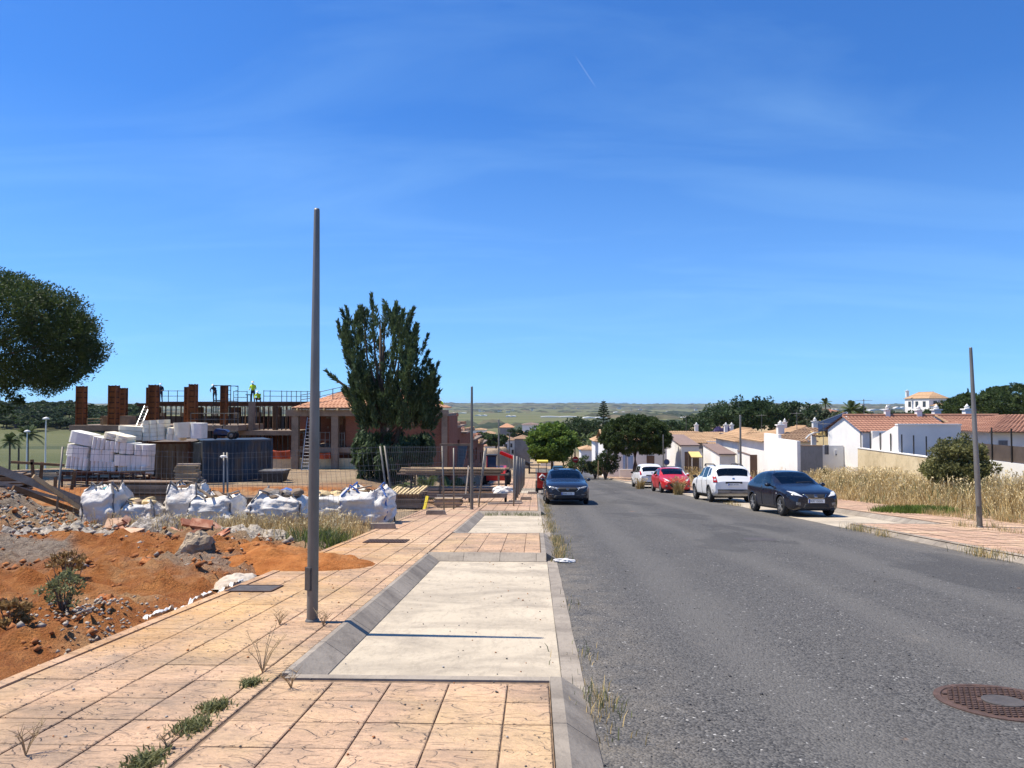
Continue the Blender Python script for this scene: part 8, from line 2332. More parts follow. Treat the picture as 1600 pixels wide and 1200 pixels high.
def chimney(t, x, y, z, s=1.0, tall=.9):
    s *= .8
    o = t.location; c = bpy.data.objects.new('chimney', None); C.objects.link(c); c.parent = t; c.location = (x - o.x, y - o.y, z - o.z)
    MB().bx(-.22 * s, .22 * s, -.22 * s, .22 * s, -.4, tall * .55).build('stack', 'white_wall', c); MB().bx(-.3 * s, .3 * s, -.3 * s, .3 * s, tall * .55 + .002, tall * .62).build('ledge', 'white_wall', c)
    MB().lathe((0, 0, tall * .62 + .003), [(.17 * s, 0), (.16 * s, .10), (.20 * s, .11), (.08 * s, .20), (.04 * s, .28), (.001, .30)], 12).build('cap', 'white_wall', c, True)
# H1: long low house with the red tiled roof
zg = -3.4
h1 = thing('white_house', 'long low white house with red tiled roof behind the cream wall', 'house', (19.2, 45, zg))
ze, zr = Z_at(675, 1340, 45), Z_at(651, 1313, 47.55)
XR_ = X_at(1478, 46)
o = h1.location
MB().prism([(45 - o.y, 0), (45 - o.y, ze - zg), (47.55 - o.y, zr - zg + .05), (50.2 - o.y, ze - zg), (50.2 - o.y, 0)], 'x', 0, .25).build('gable_wall', 'white_wall', h1)
wall_box(h1, 'front_wall', 'white_wall', 19.46, XR_ + 8, 45.02, 45.25, zg, ze - .03); wall_box(h1, 'back_wall', 'white_wall', 19.46, XR_ + 8, 49.9, 50.15, zg, ze - .03)
rn = roof_node(h1)
tiled_slope(rn, Vector((19.05, 44.8, ze - .02)) - o, Vector((XR_, 44.8, ze - .02)) - o, Vector((XR_, 47.55, zr)) - o, Vector((19.05, 47.55, zr)) - o, 'roof_red', .36, .22)
tiled_slope(rn, Vector((XR_, 50.4, ze - .02)) - o, Vector((19.05, 50.4, ze - .02)) - o, Vector((19.05, 47.55, zr)) - o, Vector((XR_, 47.55, zr)) - o, 'roof_red', .36, .22)
tiled_slope(rn, Vector((XR_ + .35, 44.3, ze - .1)) - o, Vector((XR_ + 8.6, 44.3, ze - .1)) - o, Vector((XR_ + 4.0, 47.55, zr + .02)) - o, Vector((XR_ + .35, 47.55, zr + .02)) - o, 'roof_red', .36, .22)
MB().path([Vector((19.1, 47.55, zr + .08)) - o, Vector((XR_ + 4, 47.55, zr + .09)) - o], .09, 8).build('ridge', 'roof_red', rn)
MB().path([Vector((XR_ + .18, 44.5, ze + .02)) - o, Vector((XR_ + .18, 47.5, zr + .06)) - o], .08, 8).build('valley', 'roof_brown', rn)
window(h1, X_at(1362, 45), X_at(1376, 45), 45, Z_at(700, 1365, 45), Z_at(693, 1365, 45))
for px, s_, tl in ((1386, .8, .55), (1435, .9, .5)): chimney(h1, X_at(px, 47.6), 47.6, zr + .1, s_, tl)
for px, tl in ((1463, 1.15), (1511, 1.2)): chimney(h1, X_at(px, 49.2), 49.2, zr - .25, 1.15, tl)
# terrace block in front of it
tb = thing('terrace_block', 'pale rendered terrace block with parapet in front of the red roof', 'building', (X_at(1403, 40), 40, zg))
xa, xb = X_at(1403, 40), X_at(1501, 40); zp = Z_at(664.5, 1403, 40)
wall_box(tb, 'front_wall', 'white_wall', xa, xb, 40, 40.22, zg, zp); wall_box(tb, 'back_wall', 'white_wall', xa, xb, 43.0, 43.2, zg, zp - .4)
MB().prism([(.22, 0), (3.0, 0), (3.0, Z_at(688, 1383, 41.5) - zg), (1.5, Z_at(676, 1393, 41) - zg), (.22, zp - zg)], 'x', 0, .2).build('side_wall', 'white_wall', tb)
wall_box(tb, 'side_wall', 'white_wall', xb - .2, xb, 40.23, 42.99, zg, zp - .05)
wall_box(tb, 'coping', 'white_wall', xa - .03, xb + .03, 39.95, 40.28, zp + .002, zp + .07)
# cream garden wall with fence posts
gw = thing('garden_wall', 'stained cream garden wall with dark fence posts', 'wall', (18.75, 44.4, -3.6))
zw = -.82
wall_box(gw, 'wall', 'cream_wall', 18.75, 18.95, 33.2, 44.6, -3.6, zw); wall_box(gw, 'coping', 'white_wall', 18.72, 18.98, 33.2, 44.6, zw + .002, zw + .05)
for k, yy in enumerate(np.arange(33.4, 44.6, 1.22)):
    MB().tube((.1, yy - 44.4, zw + 3.6), (.1, yy - 44.4, zw + 3.6 + 1.0), .035, n=6).build('fence_post', 'dark_iron', gw)
gw2 = thing('garden_wall', 'white garden wall topped by a dark privacy mesh', 'wall', (18.9, 33.1, -3.6))
wall_box(gw2, 'wall', 'white_wall', 18.9, 19.1, 24.0, 33.1, -3.6, -.62)
wall_box(gw2, 'privacy_mesh', 'dark_panel', 18.98, 19.02, 24.0, 33.08, -.60, .05)
for yy in np.arange(24.2, 33.1, 1.3): MB().tube((.05, yy - 33.1, 2.9), (.05, yy - 33.1, 4.35), .035, n=6).build('fence_post', 'dark_iron', gw2)
# H3: house at the right edge
h3 = thing('white_house', 'white house with brown hipped roof behind the dark privacy mesh', 'house', (24.3, 39.5, -3.5))
ze3 = Z_at(676, 1545, 39.5); o = h3.location; x3 = X_at(1545, 39.5)
wall_box(h3, 'front_wall', 'white_wall', x3 + .4, x3 + 9, 40, 40.25, -3.5, ze3 - .02); wall_box(h3, 'side_wall', 'white_wall', x3 + .4, x3 + .65, 40.26, 47, -3.5, ze3 - .02)
rn = roof_node(h3)
tiled_slope(rn, Vector((x3, 39.5, ze3)) - o, Vector((x3 + 9.4, 39.5, ze3)) - o, Vector((x3 + 6.2, 43.4, ze3 + .85)) - o, Vector((x3 + 3.3, 43.4, ze3 + .85)) - o, 'roof_red', .36, .22)
tiled_slope(rn, Vector((x3, 47.4, ze3)) - o, Vector((x3, 39.5, ze3)) - o, Vector((x3 + 3.3, 43.4, ze3 + .85)) - o, Vector((x3 + 3.3, 43.5, ze3 + .85)) - o, 'roof_red', .36, .22)
window(h3, X_at(1561, 40), X_at(1571, 40), 40, Z_at(702, 1565, 40), Z_at(690, 1565, 40), 'shutter_grey')
h4 = thing('white_house', 'tall plain white gable wall beyond the red roof', 'house', (X_at(1568, 52), 52, -3.5))
o = h4.location; z4 = Z_at(652, 1590, 52)
MB().prism([(0, 0), (9, 0), (9, z4 + 3.5), (.3, z4 + 3.5), (-1.8, z4 + 3.5 - .9), (-1.8, 0)], 'y', 0, .3).build('gable_wall', 'white_wall', h4); MB().bx(.0, 9, .31, 6, 0, z4 + 3.4).build('rear_block', 'white_wall', h4)
# white blank wall + grey rendered shed, nearest the black car
sh = thing('white_shed', 'blank white flank wall with a rough grey rendered front', 'building', (15.75, 46, -4.1))
zs = Z_at(697, 1245, 46)
wall_box(sh, 'flank_wall', 'white_wall', 15.75, 15.95, 46.0, 52.6, -4.6, Z_at(688, 1235, 47)); wall_box(sh, 'grey_wall', 'grey_render', 15.96, X_at(1285, 46), 46.02, 46.22, -4.6, zs)
wall_box(sh, 'coping', 'roof_brown', 15.96, X_at(1285, 46), 45.98, 46.26, zs + .002, zs + .05)
wall_box(sh, 'flank_wall', 'white_wall', 15.76, 15.94, 49.5, 52.6, Z_at(688, 1235, 47) + .002, Z_at(688, 1235, 47) + .25)
wl = thing('white_house', 'white wall with slit window and meter box beside the red roof', 'house', (X_at(1313, 48), 47.6, -3.6))
xw0, xw1 = X_at(1285, 47.6), X_at(1322, 47.6)
wall_box(wl, 'wall', 'white_wall', xw0 - .6, 19.15, 47.6, 47.8, -4.2, Z_at(696, 1300, 47.6)); wall_box(wl, 'upper_wall', 'white_wall', X_at(1268, 52), 19.1, 52, 52.2, -4, Z_at(680, 1290, 52))
window(wl, X_at(1289, 47.6), X_at(1292.5, 47.6), 47.6, Z_at(710, 1290, 47.6), Z_at(695.5, 1290, 47.6) - .05, sill=False)
wall_box(wl, 'meter_box', 'plastic_white', X_at(1302, 47.6), X_at(1306.5, 47.6), 47.5, 47.598, Z_at(713, 1303, 47.6), Z_at(703, 1303, 47.6)); wall_box(wl, 'meter_lens', 'window_dark', X_at(1304.2, 47.6), X_at(1305.6, 47.6), 47.47, 47.499, Z_at(711, 1303, 47.6), Z_at(709, 1303, 47.6))
rn = roof_node(wl); o = wl.location
tiled_slope(rn, Vector((X_at(1266, 51.6), 51.6, Z_at(680, 1270, 51.6))) - o, Vector((19.2, 51.6, Z_at(684, 1310, 51.6))) - o, Vector((19.2, 54.5, Z_at(668, 1310, 54.5))) - o, Vector((X_at(1290, 54.5), 54.5, Z_at(670, 1290, 54.5))) - o, 'roof_brown', .36, .24)
# solar heater
sp = thing('solar_heater', 'roof solar panel with a bright blue water tank', 'solar heater', (X_at(1296, 51.3), 51.3, Z_at(675, 1296, 51.3)))
o = sp.location
a = at(1279, 675, 51.3); b_ = at(1314, 668, 51.3); c_ = at(1324, 645, 52.8); d_ = at(1279, 662, 52.8)
MB().add([a - o, b_ - o, c_ - o, d_ - o, a - o + Vector((0, .06, .06)), b_ - o + Vector((0, .06, .06)), c_ - o + Vector((0, .06, .06)), d_ - o + Vector((0, .06, .06))], [(0, 3, 2, 1), (4, 5, 6, 7), (0, 1, 5, 4), (1, 2, 6, 5), (2, 3, 7, 6), (3, 0, 4, 7)]).build('panel', 'solar_glass', sp)
MB().bar(d_ - o + Vector((0, .05, .05)), c_ - o + Vector((0, .05, .05)), .07, .08).build('frame', 'alu', sp); MB().bar(c_ - o, b_ - o, .05, .06).build('frame', 'alu', sp)
t0, t1 = at(1299, 670, 50.9) - o, at(1317, 663, 50.9) - o
MB().path([t0, t0 + (t1 - t0) * .04, t1], [.20, .27, .27], 16).build('tank', 'tank_blue', sp, True)
MB().bar(t0 + Vector((.05, 0, -.05)), at(1293, 676, 52.4) - o, .05, .05).build('strut', 'dark_iron', sp)
MB().path([at(1264, 690, 51.4) - o, at(1259, 685, 51.4) - o, at(1264, 680, 51.4) - o, at(1272, 676, 51.6) - o, at(1280, 676, 52) - o], .05, 6).build('pipe', 'plastic_white', sp)
# H0: hipped tan roofs with chimneys behind the shed
def hip_house(label, x0, x1, y0, y1, zg, ze, zr, mat_r, rl=None, mats=None, name='white_house', over=.35, wins=(), group=None, wall='white_wall', course=.4, pitch=.26, shade_mat=None):
    t = thing(name, label, 'house', (x0, y0, zg), 0, group); o = t.location
    wall_box(t, 'front_wall', wall, x0, x1, y0, y0 + .25, zg, ze); wall_box(t, 'side_wall', wall, x0, x0 + .25, y0 + .251, y1, zg, ze); wall_box(t, 'side_wall', wall, x1 - .25, x1, y0 + .251, y1, zg, ze); wall_box(t, 'back_wall', wall, x0 + .251, x1 - .251, y1 - .25, y1, zg, ze)
    rn = roof_node(t); w, d = x1 - x0, y1 - y0; e = over; z_ = ze + .02
    if w > d: r0, r1 = Vector((x0 + d / 2, (y0 + y1) / 2, zr)), Vector((x1 - d / 2, (y0 + y1) / 2, zr))
    else: r0, r1 = Vector(((x0 + x1) / 2, y0 + w / 2, zr)), Vector(((x0 + x1) / 2, y1 - w / 2, zr))
    if rl: r0, r1 = Vector(rl[0]), Vector(rl[1])
    A, B, C_, D_ = Vector((x0 - e, y0 - e, z_)), Vector((x1 + e, y0 - e, z_)), Vector((x1 + e, y1 + e, z_)), Vector((x0 - e, y1 + e, z_))
    fm = shade_mat or mat_r
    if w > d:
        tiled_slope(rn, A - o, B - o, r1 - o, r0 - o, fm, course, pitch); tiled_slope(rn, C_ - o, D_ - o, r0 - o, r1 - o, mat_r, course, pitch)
        tiled_slope(rn, D_ - o, A - o, r0 - o, r0 - o + Vector((0, .01, 0)), mat_r, course, pitch); tiled_slope(rn, B - o, C_ - o, r1 - o, r1 - o + Vector((0, .01, 0)), mat_r, course, pitch)
    else:
        tiled_slope(rn, A - o, B - o, r0 - o + Vector((.01, 0, 0)), r0 - o, fm, course, pitch); tiled_slope(rn, C_ - o, D_ - o, r1 - o, r1 - o + Vector((.01, 0, 0)), mat_r, course, pitch)
        tiled_slope(rn, D_ - o, A - o, r0 - o, r1 - o, mat_r, course, pitch); tiled_slope(rn, B - o, C_ - o, r1 - o, r0 - o, mat_r, course, pitch)
    MB().path([r0 - o + Vector((0, 0, .06)), r1 - o + Vector((0, 0, .06))], .08, 6).build('ridge', mat_r, rn)
    for wnd in wins: window(t, *wnd)
    return t
zA = street_z(60) - .2
hA = hip_house('white house with tan hipped roof and a tall white chimney', X_at(1195, 56), X_at(1268, 56), 56, 63, zA, Z_at(691, 1230, 56), Z_at(667, 1262, 60), 'roof_tile', shade_mat='roof_brown', rl=((X_at(1250, 60), 58.6, Z_at(667, 1262, 59)), (X_at(1250, 60), 61, Z_at(667, 1262, 60))))  # front slope in browner tile paints its shade, tan slopes read as sunlit
chimney(hA, X_at(1219, 57.5), 57.5, Z_at(680, 1219, 57.5), 1.3, 1.3); chimney(hA, X_at(1226, 61), 61, Z_at(669, 1226, 61), .8, .8); chimney(hA, X_at(1273, 60), 60, Z_at(667, 1273, 60), 1.0, .75)
hB = hip_house('white house with long tan roof beside the bare lamp post', X_at(1152, 68), X_at(1218, 68), 68, 76, street_z(70) - .2, Z_at(691, 1180, 68), Z_at(670, 1205, 72), 'roof_tile',
   wins=[(X_at(1166, 68), X_at(1169, 68), 68, Z_at(708, 1167, 68), Z_at(694, 1167, 68)), (X_at(1177, 68), X_at(1181, 68), 68, Z_at(703, 1178, 68), Z_at(694, 1178, 68))])
# long white terrace with tan roof
zT = street_z(96)
R0, R1 = X_at(944, 95), X_at(1156, 95)
tr_ = thing('terrace_houses', 'long white two storey terrace with tan tiled roof behind the umbrella pine', 'house', (R0, 95, zT)); o = tr_.location
zeT, zrT = Z_at(689.5, 1100, 95), Z_at(671.5, 1100, 99.5)
wall_box(tr_, 'front_wall', 'white_wall', R0, R1, 95, 95.3, zT - 1, zeT); wall_box(tr_, 'side_wall', 'white_wall', R0, R0 + .3, 95.31, 104, zT - 1, zeT + .2); wall_box(tr_, 'back_wall', 'white_wall', R0 + .31, R1, 103.7, 104, zT - 1, zeT)
rn = roof_node(tr_)
nsec = 4
for k in range(nsec):
    a0, a1 = R0 - .3 + (R1 - R0 + .6) * k / nsec, R0 - .3 + (R1 - R0 + .6) * (k + 1) / nsec - .05; dz = -.10 * k
    tiled_slope(rn, Vector((a0, 94.5, zeT + dz)) - o, Vector((a1, 94.5, zeT + dz)) - o, Vector((a1, 99.5, zrT + dz)) - o, Vector((a0, 99.5, zrT + dz)) - o, 'roof_tile', .5, .3)
    tiled_slope(rn, Vector((a1, 104.4, zeT + dz)) - o, Vector((a0, 104.4, zeT + dz)) - o, Vector((a0, 99.5, zrT + dz)) - o, Vector((a1, 99.5, zrT + dz)) - o, 'roof_tile', .5, .3)
for px in (1051, 1064, 1081, 1094, 1106, 1122, 1131, 1140): window(tr_, X_at(px - 2.6, 95), X_at(px + 2.6, 95), 95, Z_at(701, px, 95), Z_at(693, px, 95), 'window_dark' if px in (1081, 1122, 1131, 1140) else 'shutter_grey')
for a, b_, mt in ((973, 979, 'blue_door'), (981, 989, 'blue_door'), (1010, 1022, 'garage_brown')): wall_box(tr_, 'door', mt, X_at(a, 95), X_at(b_, 95), 94.95, 94.999, zT, Z_at(712, a, 95))
for px in (1088, 1134, 1143): chimney(tr_, X_at(px, 99.5), 99.5, zrT - .2, 1.2, 1.4)
wall_box(tr_, 'solar_panel', 'solar_glass', X_at(1128, 97), X_at(1154, 97), 96.6, 98.4, Z_at(683, 1140, 97), Z_at(677, 1140, 97))
# garages and low walls in front of it
def shed(label, pxc, px_back, px_r, Yv, top, bot, roof_top=None, front='white_wall', roof_mat='roof_grey', door=None, name='garage', slope_to=None):
    """corner at pxc (depth Yv); flank runs back to px_back; front runs right to px_r"""
    x0 = X_at(pxc, Yv); Y1 = x0 * F / (px_back - 836) if px_back > 850 else Yv + 5
    x1 = X_at(px_r, Yv); z1, z0 = Z_at(top, pxc, Yv), Z_at(bot, pxc, Yv) - .6
    t = thing(name, label, 'building', (x0, Yv, z0)); D = max(1.0, Y1 - Yv)
    zb = z1 if slope_to is None else z1 + slope_to
    MB().prism([(0, 0), (D, 0), (D, zb - z0), (0, z1 - z0)], 'x', 0, .2).build('flank_wall', 'white_wall', t)
    MB().bx(.201, x1 - x0, 0, .2, 0, z1 - z0).build('front_wall', front, t); MB().prism([(.201, 0), (D, 0), (D, zb - z0), (.201, z1 - z0)], 'x', x1 - x0 - .2, x1 - x0).build('flank_wall', 'white_wall', t)
    MB().add([(-.1, -.15, z1 - z0 + .02), (x1 - x0 + .1, -.15, z1 - z0 + .02), (x1 - x0 + .1, D, zb - z0 + .02), (-.1, D, zb - z0 + .02), (-.1, -.15, z1 - z0 + .12), (x1 - x0 + .1, -.15, z1 - z0 + .12), (x1 - x0 + .1, D, zb - z0 + .12), (-.1, D, zb - z0 + .12)], [(0, 3, 2, 1), (4, 5, 6, 7), (0, 1, 5, 4), (1, 2, 6, 5), (2, 3, 7, 6), (3, 0, 4, 7)]).build('roof', roof_mat, t)
    if door: MB().bx(.35, x1 - x0 - .3, -.04, -.001, .5, (z1 - z0) * .8).build('door', door, t)
    return t
shed('white garage with a sloping dark roof and brown door', 1064, 1040, 1092, 78, 697, 733, door='garage_brown', slope_to=.75, roof_mat='roof_grey')
shed('low white outbuilding behind the white sport utility car', 1124, 1096, 1148, 66, 711, 738, slope_to=.55, roof_mat='roof_grey')
shed('white walled yard beside the brown gate', 1172, 1150, 1178, 60, 712, 738, slope_to=.1)
t = thing('brown_gate', 'dark brown metal gate between white walls', 'gate', (X_at(1171, 58), 58, street_z(58)))
for k in range(8): MB().bx(.02 + k * .14, .15 + k * .14, 0, .05, .1, Z_at(710.5, 1175, 58) - street_z(58)).build('board', 'garage_brown', t)
wb = thing('garden_wall', 'white garden wall in front of the terrace', 'wall', (X_at(1020, 80), 80, street_z(80) - .2)); MB().bx(0, 9.5, 0, .2, 0, 1.6).build('wall', 'white_wall', wb); MB().bx(-.02, 9.52, -.03, .23, 1.602, 1.66).build('coping', 'white_wall', wb)
gm = thing('mesh_screen', 'dark green mesh screen on the white terrace', 'screen', (X_at(1097, 74), 74, Z_at(707.5, 1097, 74)))
L_ = X_at(1155, 74) - X_at(1097, 74)
MB().bx(0, L_, 0, .03, 0, Z_at(698.5, 1100, 74) - Z_at(707.5, 1100, 74)).build('mesh', 'green_mesh', gm)
for k in range(6): MB().bx(k * L_ / 5.05, k * L_ / 5.05 + .06, -.05, -.002, -1.5, .65).build('post', 'dark_iron', gm)
MB().bx(0, L_, .05, .25, -2.2, -.02).build('parapet', 'white_wall', gm)
aw = thing('awning_porch', 'yellow awning over a shady porch', 'awning', (X_at(1080, 70), 70, street_z(70)))
wA = X_at(1097, 70) - X_at(1080, 70)
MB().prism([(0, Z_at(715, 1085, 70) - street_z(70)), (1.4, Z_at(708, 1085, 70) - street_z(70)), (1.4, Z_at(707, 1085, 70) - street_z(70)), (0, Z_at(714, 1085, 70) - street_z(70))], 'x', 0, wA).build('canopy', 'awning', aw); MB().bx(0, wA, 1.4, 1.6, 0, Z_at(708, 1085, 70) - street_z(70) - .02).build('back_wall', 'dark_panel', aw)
for xx in (.03, wA - .08): MB().bx(xx, xx + .06, .02, .08, 0, Z_at(715, 1085, 70) - street_z(70)).build('post', 'white_wall', aw)
# small houses left of the umbrella pine, by the bend
hC = hip_house('white house with orange roof half hidden by the umbrella pine', X_at(930, 110), X_at(960, 110), 110, 117, street_z(110) - .2, Z_at(690, 940, 110), Z_at(679, 940, 113), 'roof_tile', course=.6)
for i, (px, py, Yv, w, h, lb) in enumerate(((905, 733, 100, 3.2, 1.3, 'low white wall at the bend'), (925, 728, 108, 2.5, 2.0, 'white gate pier by the dark hedge'), (968, 731, 90, 5.0, 1.1, 'white garden wall left of the umbrella pine'))):
    x = X_at(px, Yv); t = thing('low_wall', lb, 'wall', (x, Yv, street_z(Yv) - .1)); MB().bx(0, w, 0, .2, 0, h).build('wall', 'white_wall', t); MB().bx(-.03, w + .03, -.04, .24, h + .002, h + .06).build('coping', 'white_wall', t)
# road signs
def road_sign(label, px, py_c, Yv, r, face, edge_, z_base=None):
    x = X_at(px, Yv); zb = street_z(Yv) + HW; zc = Z_at(py_c, px, Yv)
    t = thing('road_sign', label, 'sign', (x, Yv, zb)); MB().tube((0, 0, 0), (0, 0, zc - zb + r), .035, n=8).build('post', 'galvanised', t)
    MB().lathe((0, -.05, zc - zb), [(.001, 0), (r * .82, 0), (r * .82, .01)], 24, axis='y').build('face', face, t); MB().lathe((0, -.045, zc - zb), [(r * .82, 0), (r, 0), (r, .02), (.001, .02)], 24, axis='y').build('rim', edge_, t)
    return t
t = road_sign('round red no entry sign beyond the navy car', 899, 718, 88, .36, 'sign_red', 'sign_red'); MB().bx(-.22, .22, -.062, -.052, Z_at(718, 899, 88) - street_z(88) - HW - .06, Z_at(718, 899, 88) - street_z(88) - HW + .06).build('bar', 'plastic_white', t)
road_sign('round dark sign seen from behind, by the red car', 1041, 722, 66, .27, 'sign_blue', 'galvanised')
t = thing('bare_stake', 'pale wooden stake at the bend', 'stake', (X_at(934, 80), 80, street_z(80) + HW)); MB().tube((0, 0, 0), (.05, 0, 1.9), .06, n=6).build('stake', 'wood_pale', t)

# ------------------------------------------------------------------ town below the hill
def town(label, px0, px1, top, ridge, bot, Yv, d, rm, wall='white_wall', wins=(), group='houses of the town below'):
    x0, x1 = X_at(px0, Yv), X_at(px1, Yv); z0, z1 = min(Z_at(bot, px0, Yv), tz(x0, Yv)) - .5, Z_at(top, px0, Yv)
    t = hip_house(label, x0, x1, Yv, Yv + d, z0, z1, z1 + (Z_at(ridge, px0, Yv) - z1) * .75, rm, group=group, wall=wall, course=.9, pitch=.5, name='town_house')
    for px, pt, pb, w in wins: window(t, X_at(px - w / 2, Yv), X_at(px + w / 2, Yv), Yv, Z_at(pb, px, Yv), Z_at(pt, px, Yv), sill=False)
    return t
town('grey flanked white house with brown roof in the dip', 804, 828, 686, 679, 714, 205, 8, 'roof_brown', 'grey_render')
town('white house with brown roof and small windows in the dip', 777, 804, 688, 680, 714, 212, 8, 'roof_brown', 'white_wall', [(790, 694, 700, 4), (799, 693, 699, 2.5), (801, 703, 709, 2.5)])
town('yellow house at the foot of the brick terrace', 754, 772, 678, 673, 700, 225, 8, 'roof_tile', 'yellow_wall')
town('small white house with red porch roof', 757, 776, 697, 692, 714, 190, 6, 'roof_red', 'white_wall', [(764, 702, 708, 3)])
town('grey block with bright red roof above the town', 781, 801, 668, 660, 680, 260, 10, 'roof_new', 'grey_render')
town('white flat house behind the brick terrace', 738, 758, 672, 669, 684, 250, 9, 'roof_tile', 'white_wall', [(748, 675, 679, 5)])
town('white house with pale roof above the dip', 803, 826, 678, 674, 690, 240, 9, 'roof_tile')
town('long low shed with blue grey roof', 816, 843, 664, 660, 672, 300, 14, 'roof_grey', 'white_wall')
town('white house between palms and street tree', 845, 866, 676, 670, 690, 230, 9, 'roof_brown')
town('white house below the palms', 908, 932, 703, 697, 722, 140, 7, 'roof_tile')
town('ochre house above the palms', 925, 934, 668, 662, 680, 210, 8, 'roof_tile', 'yellow_wall')
# villa on the hill
vx0, vx1, Yv = X_at(1450, 232), X_at(1481, 232), 232
zv0 = tz(vx0, Yv) - 1
zve, zvr = Z_at(622.5, 1450, Yv), Z_at(612.5, 1450, 236)
xl = vx0 - .0
vb = hip_house('white two storey villa with pale hipped roof on the hill', X_at(1452, 232), X_at(1482, 232), 232, 247, zv0, zve, zvr, 'roof_tile', course=.9, pitch=.5, name='villa')
chimney(vb, X_at(1433, 236), 242, zve + 1.0, 2.2, 2.4)
for yy in (234, 238.5, 243): window(vb, yy, yy + 1.6, X_at(1452, 232), zve - 2.6, zve - .9, face='x', sill=False)
window(vb, X_at(1459, 232), X_at(1464, 232), 232, zve - 2.4, zve - .8)
town('lower villa wing with tan roof beside the cypresses', 1474, 1494, 634, 629, 645, 225, 9, 'roof_tile')
town('tan roofed house among the trees behind the solar panel', 1288, 1322, 646, 638, 660, 150, 8, 'roof_red', 'yellow_wall')
town('small white house on the skyline by the cypresses', 1526, 1538, 628, 623, 640, 260, 9, 'roof_tile')
# left: street lamp beyond the fence
for px, py, Yl, lb in ((72, 655, 110, 'tall street lamp beyond the wire fence'), (43, 675, 118, 'white globe lamp beside the palm')):
    x = X_at(px, Yl); zb = tz(x, Yl); zt_ = Z_at(py, px, Yl); t = thing('street_lamp', lb, 'street lamp', (x, Yl, zb))
    MB().path([(0, 0, 0), (0, 0, zt_ - zb)], [.14, .08], 8).build('post', 'white_wall', t); MB().lathe((0, 0, zt_ - zb), [(.001, .35), (.35, .22), (.5, .0), (.35, -.06), (.05, -.1)], 12).build('lamp_head', 'plastic_white', t, True)
# left boundary fence and pale ground strip
t = thing('boundary_fence', 'low wire fence along the green field', 'fence', (X_at(-20, 60), 60, tz(X_at(-20, 60), 60)))
for k in range(10):
    x = k * 1.1; MB().tube((x, 0, -.3), (x, 0, 1.1), .04, n=6).build('post', 'galvanised', t)
w = MB()
for h in (.3, .6, .9, 1.05): w.tube((0, 0, h), (9.9, 0, h), .012, n=4, cap=False)
w.build('wire', 'galv_wire', t)['kind'] = 'stuff'
# ------------------------------------------------------------------ greenhouses and houses of the far plain
gr = random.Random(400)
specs = [(1010, 1110, 654, 4), (985, 1003, 656, 3), (790, 806, 651.5, 3), (742, 760, 650, 2.5), (845, 905, 652, 2.5), (912, 950, 653.5, 3), (1118, 1135, 650, 3), (1220, 1240, 646, 5), (1244, 1262, 645, 4), (1196, 1216, 648, 3), (1360, 1395, 642, 4), (1400, 1417, 640, 5), (1300, 1312, 641, 3), (960, 982, 645, 2.5), (1050, 1075, 645, 2.5), (1130, 1180, 644, 2.5), (700, 728, 646, 2), (1270, 1290, 638, 3)]
for k, (a, b_, py, h) in enumerate(specs):
    Yg = 22.85 / ((py - 634) / F); x0, x1 = X_at(a, Yg), X_at(b_, Yg); hh = h * Yg / F * .8; zg_ = tz((x0 + x1) / 2, Yg)
    t = thing('greenhouse', 'long low white greenhouse far out on the plain', 'greenhouse', (x0, Yg, zg_ - .5), 0, 'white greenhouses on the plain')
    n = max(2, int((x1 - x0) / 60)); w = (x1 - x0) / n
    for q in range(n): MB().prism([(q * w, 0), (q * w + w * .97, 0), (q * w + w * .97, hh * .7), (q * w + w * .5, hh), (q * w, hh * .7)], 'y', 0, 40).build('bay', 'greenhouse_white', t)

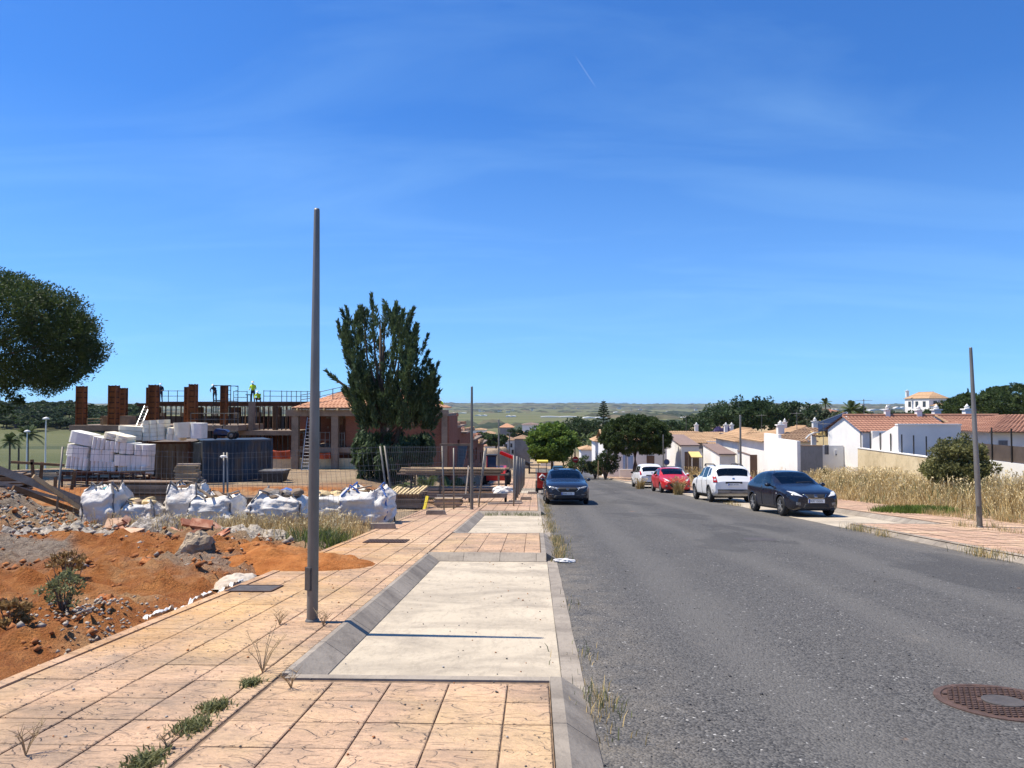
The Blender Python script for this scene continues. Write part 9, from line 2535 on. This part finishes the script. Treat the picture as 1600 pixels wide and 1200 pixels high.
# white farmhouses dotted over the plain and along the ridge
fr_ = random.Random(77)
for k in range(46):
    px = fr_.uniform(690, 1420); py = fr_.choice([fr_.uniform(638, 645), fr_.uniform(636.5, 640)]); Yg = 22.85 / ((py - 634) / F)
    x0 = X_at(px, Yg); w = Yg / F * fr_.uniform(2.5, 7); h = Yg / F * fr_.uniform(1.0, 2.0); zg_ = tz(x0, Yg)
    t = thing('farmhouse', 'small white farmhouse far away below the ridge', 'house', (x0, Yg, zg_ - 1), 0, 'white farmhouses on the far plain')
    MB().bx(0, w, 0, w * .6, 0, h + 1).build('wall', 'greenhouse_white', t)
    MB().prism([(0, h + 1.002), (w, h + 1.002), (w * .5, h * 1.35 + 1)], 'y', -.2, w * .6 + .2).build('roof', 'roof_tile', t)

# television aerials on the roofs
def aerial(t, x, y, z, h, seed):
    o = t.location; a = bpy.data.objects.new('aerial', None); C.objects.link(a); a.parent = t; a.location = (x - o.x, y - o.y, z - o.z); pr = random.Random(seed)
    MB().tube((0, 0, -.3), (0, 0, h), .022, n=5).build('mast', 'galvanised', a); MB().tube((-.1, -.45, h * .9), (.1, .45, h * .92), .014, n=4).build('boom', 'galvanised', a)
    for k in range(5): MB().tube((-.35, -.4 + k * .2, h * .9), (.35, -.4 + k * .2, h * .91), .010, n=4).build('element', 'galvanised', a)
aerial(wl, X_at(1286, 50), 50, Z_at(697, 1286, 50), 1.6, 1); aerial(hA, X_at(1245, 58), 58, Z_at(672, 1245, 58), 1.4, 2); aerial(hB, X_at(1190, 72), 72, Z_at(673, 1190, 72), 1.6, 3)
aerial(tr_, X_at(1072, 99), 99, zrT, 2.0, 4); aerial(h1, X_at(1350, 47.6), 47.6, zr, 1.1, 5)
# ------------------------------------------------------------------ thin summer haze over the plain
t = NT('haze_air'); t.t.nodes.remove(t.b)
vp = t.n('ShaderNodeVolumePrincipled'); vp.inputs['Color'].default_value = (0.70, 0.82, 1.0, 1); vp.inputs['Density'].default_value = 3.8e-5; vp.inputs['Anisotropy'].default_value = 0.25
t.l(vp.outputs[0], t.out.inputs['Volume'])
hz = MB().bx(-11500, 11500, -60, 14500, -24.5, 82).build('haze', 'haze_air')
tag(hz, 'thin pale blue summer haze over the whole plain', 'haze', kind='stuff')
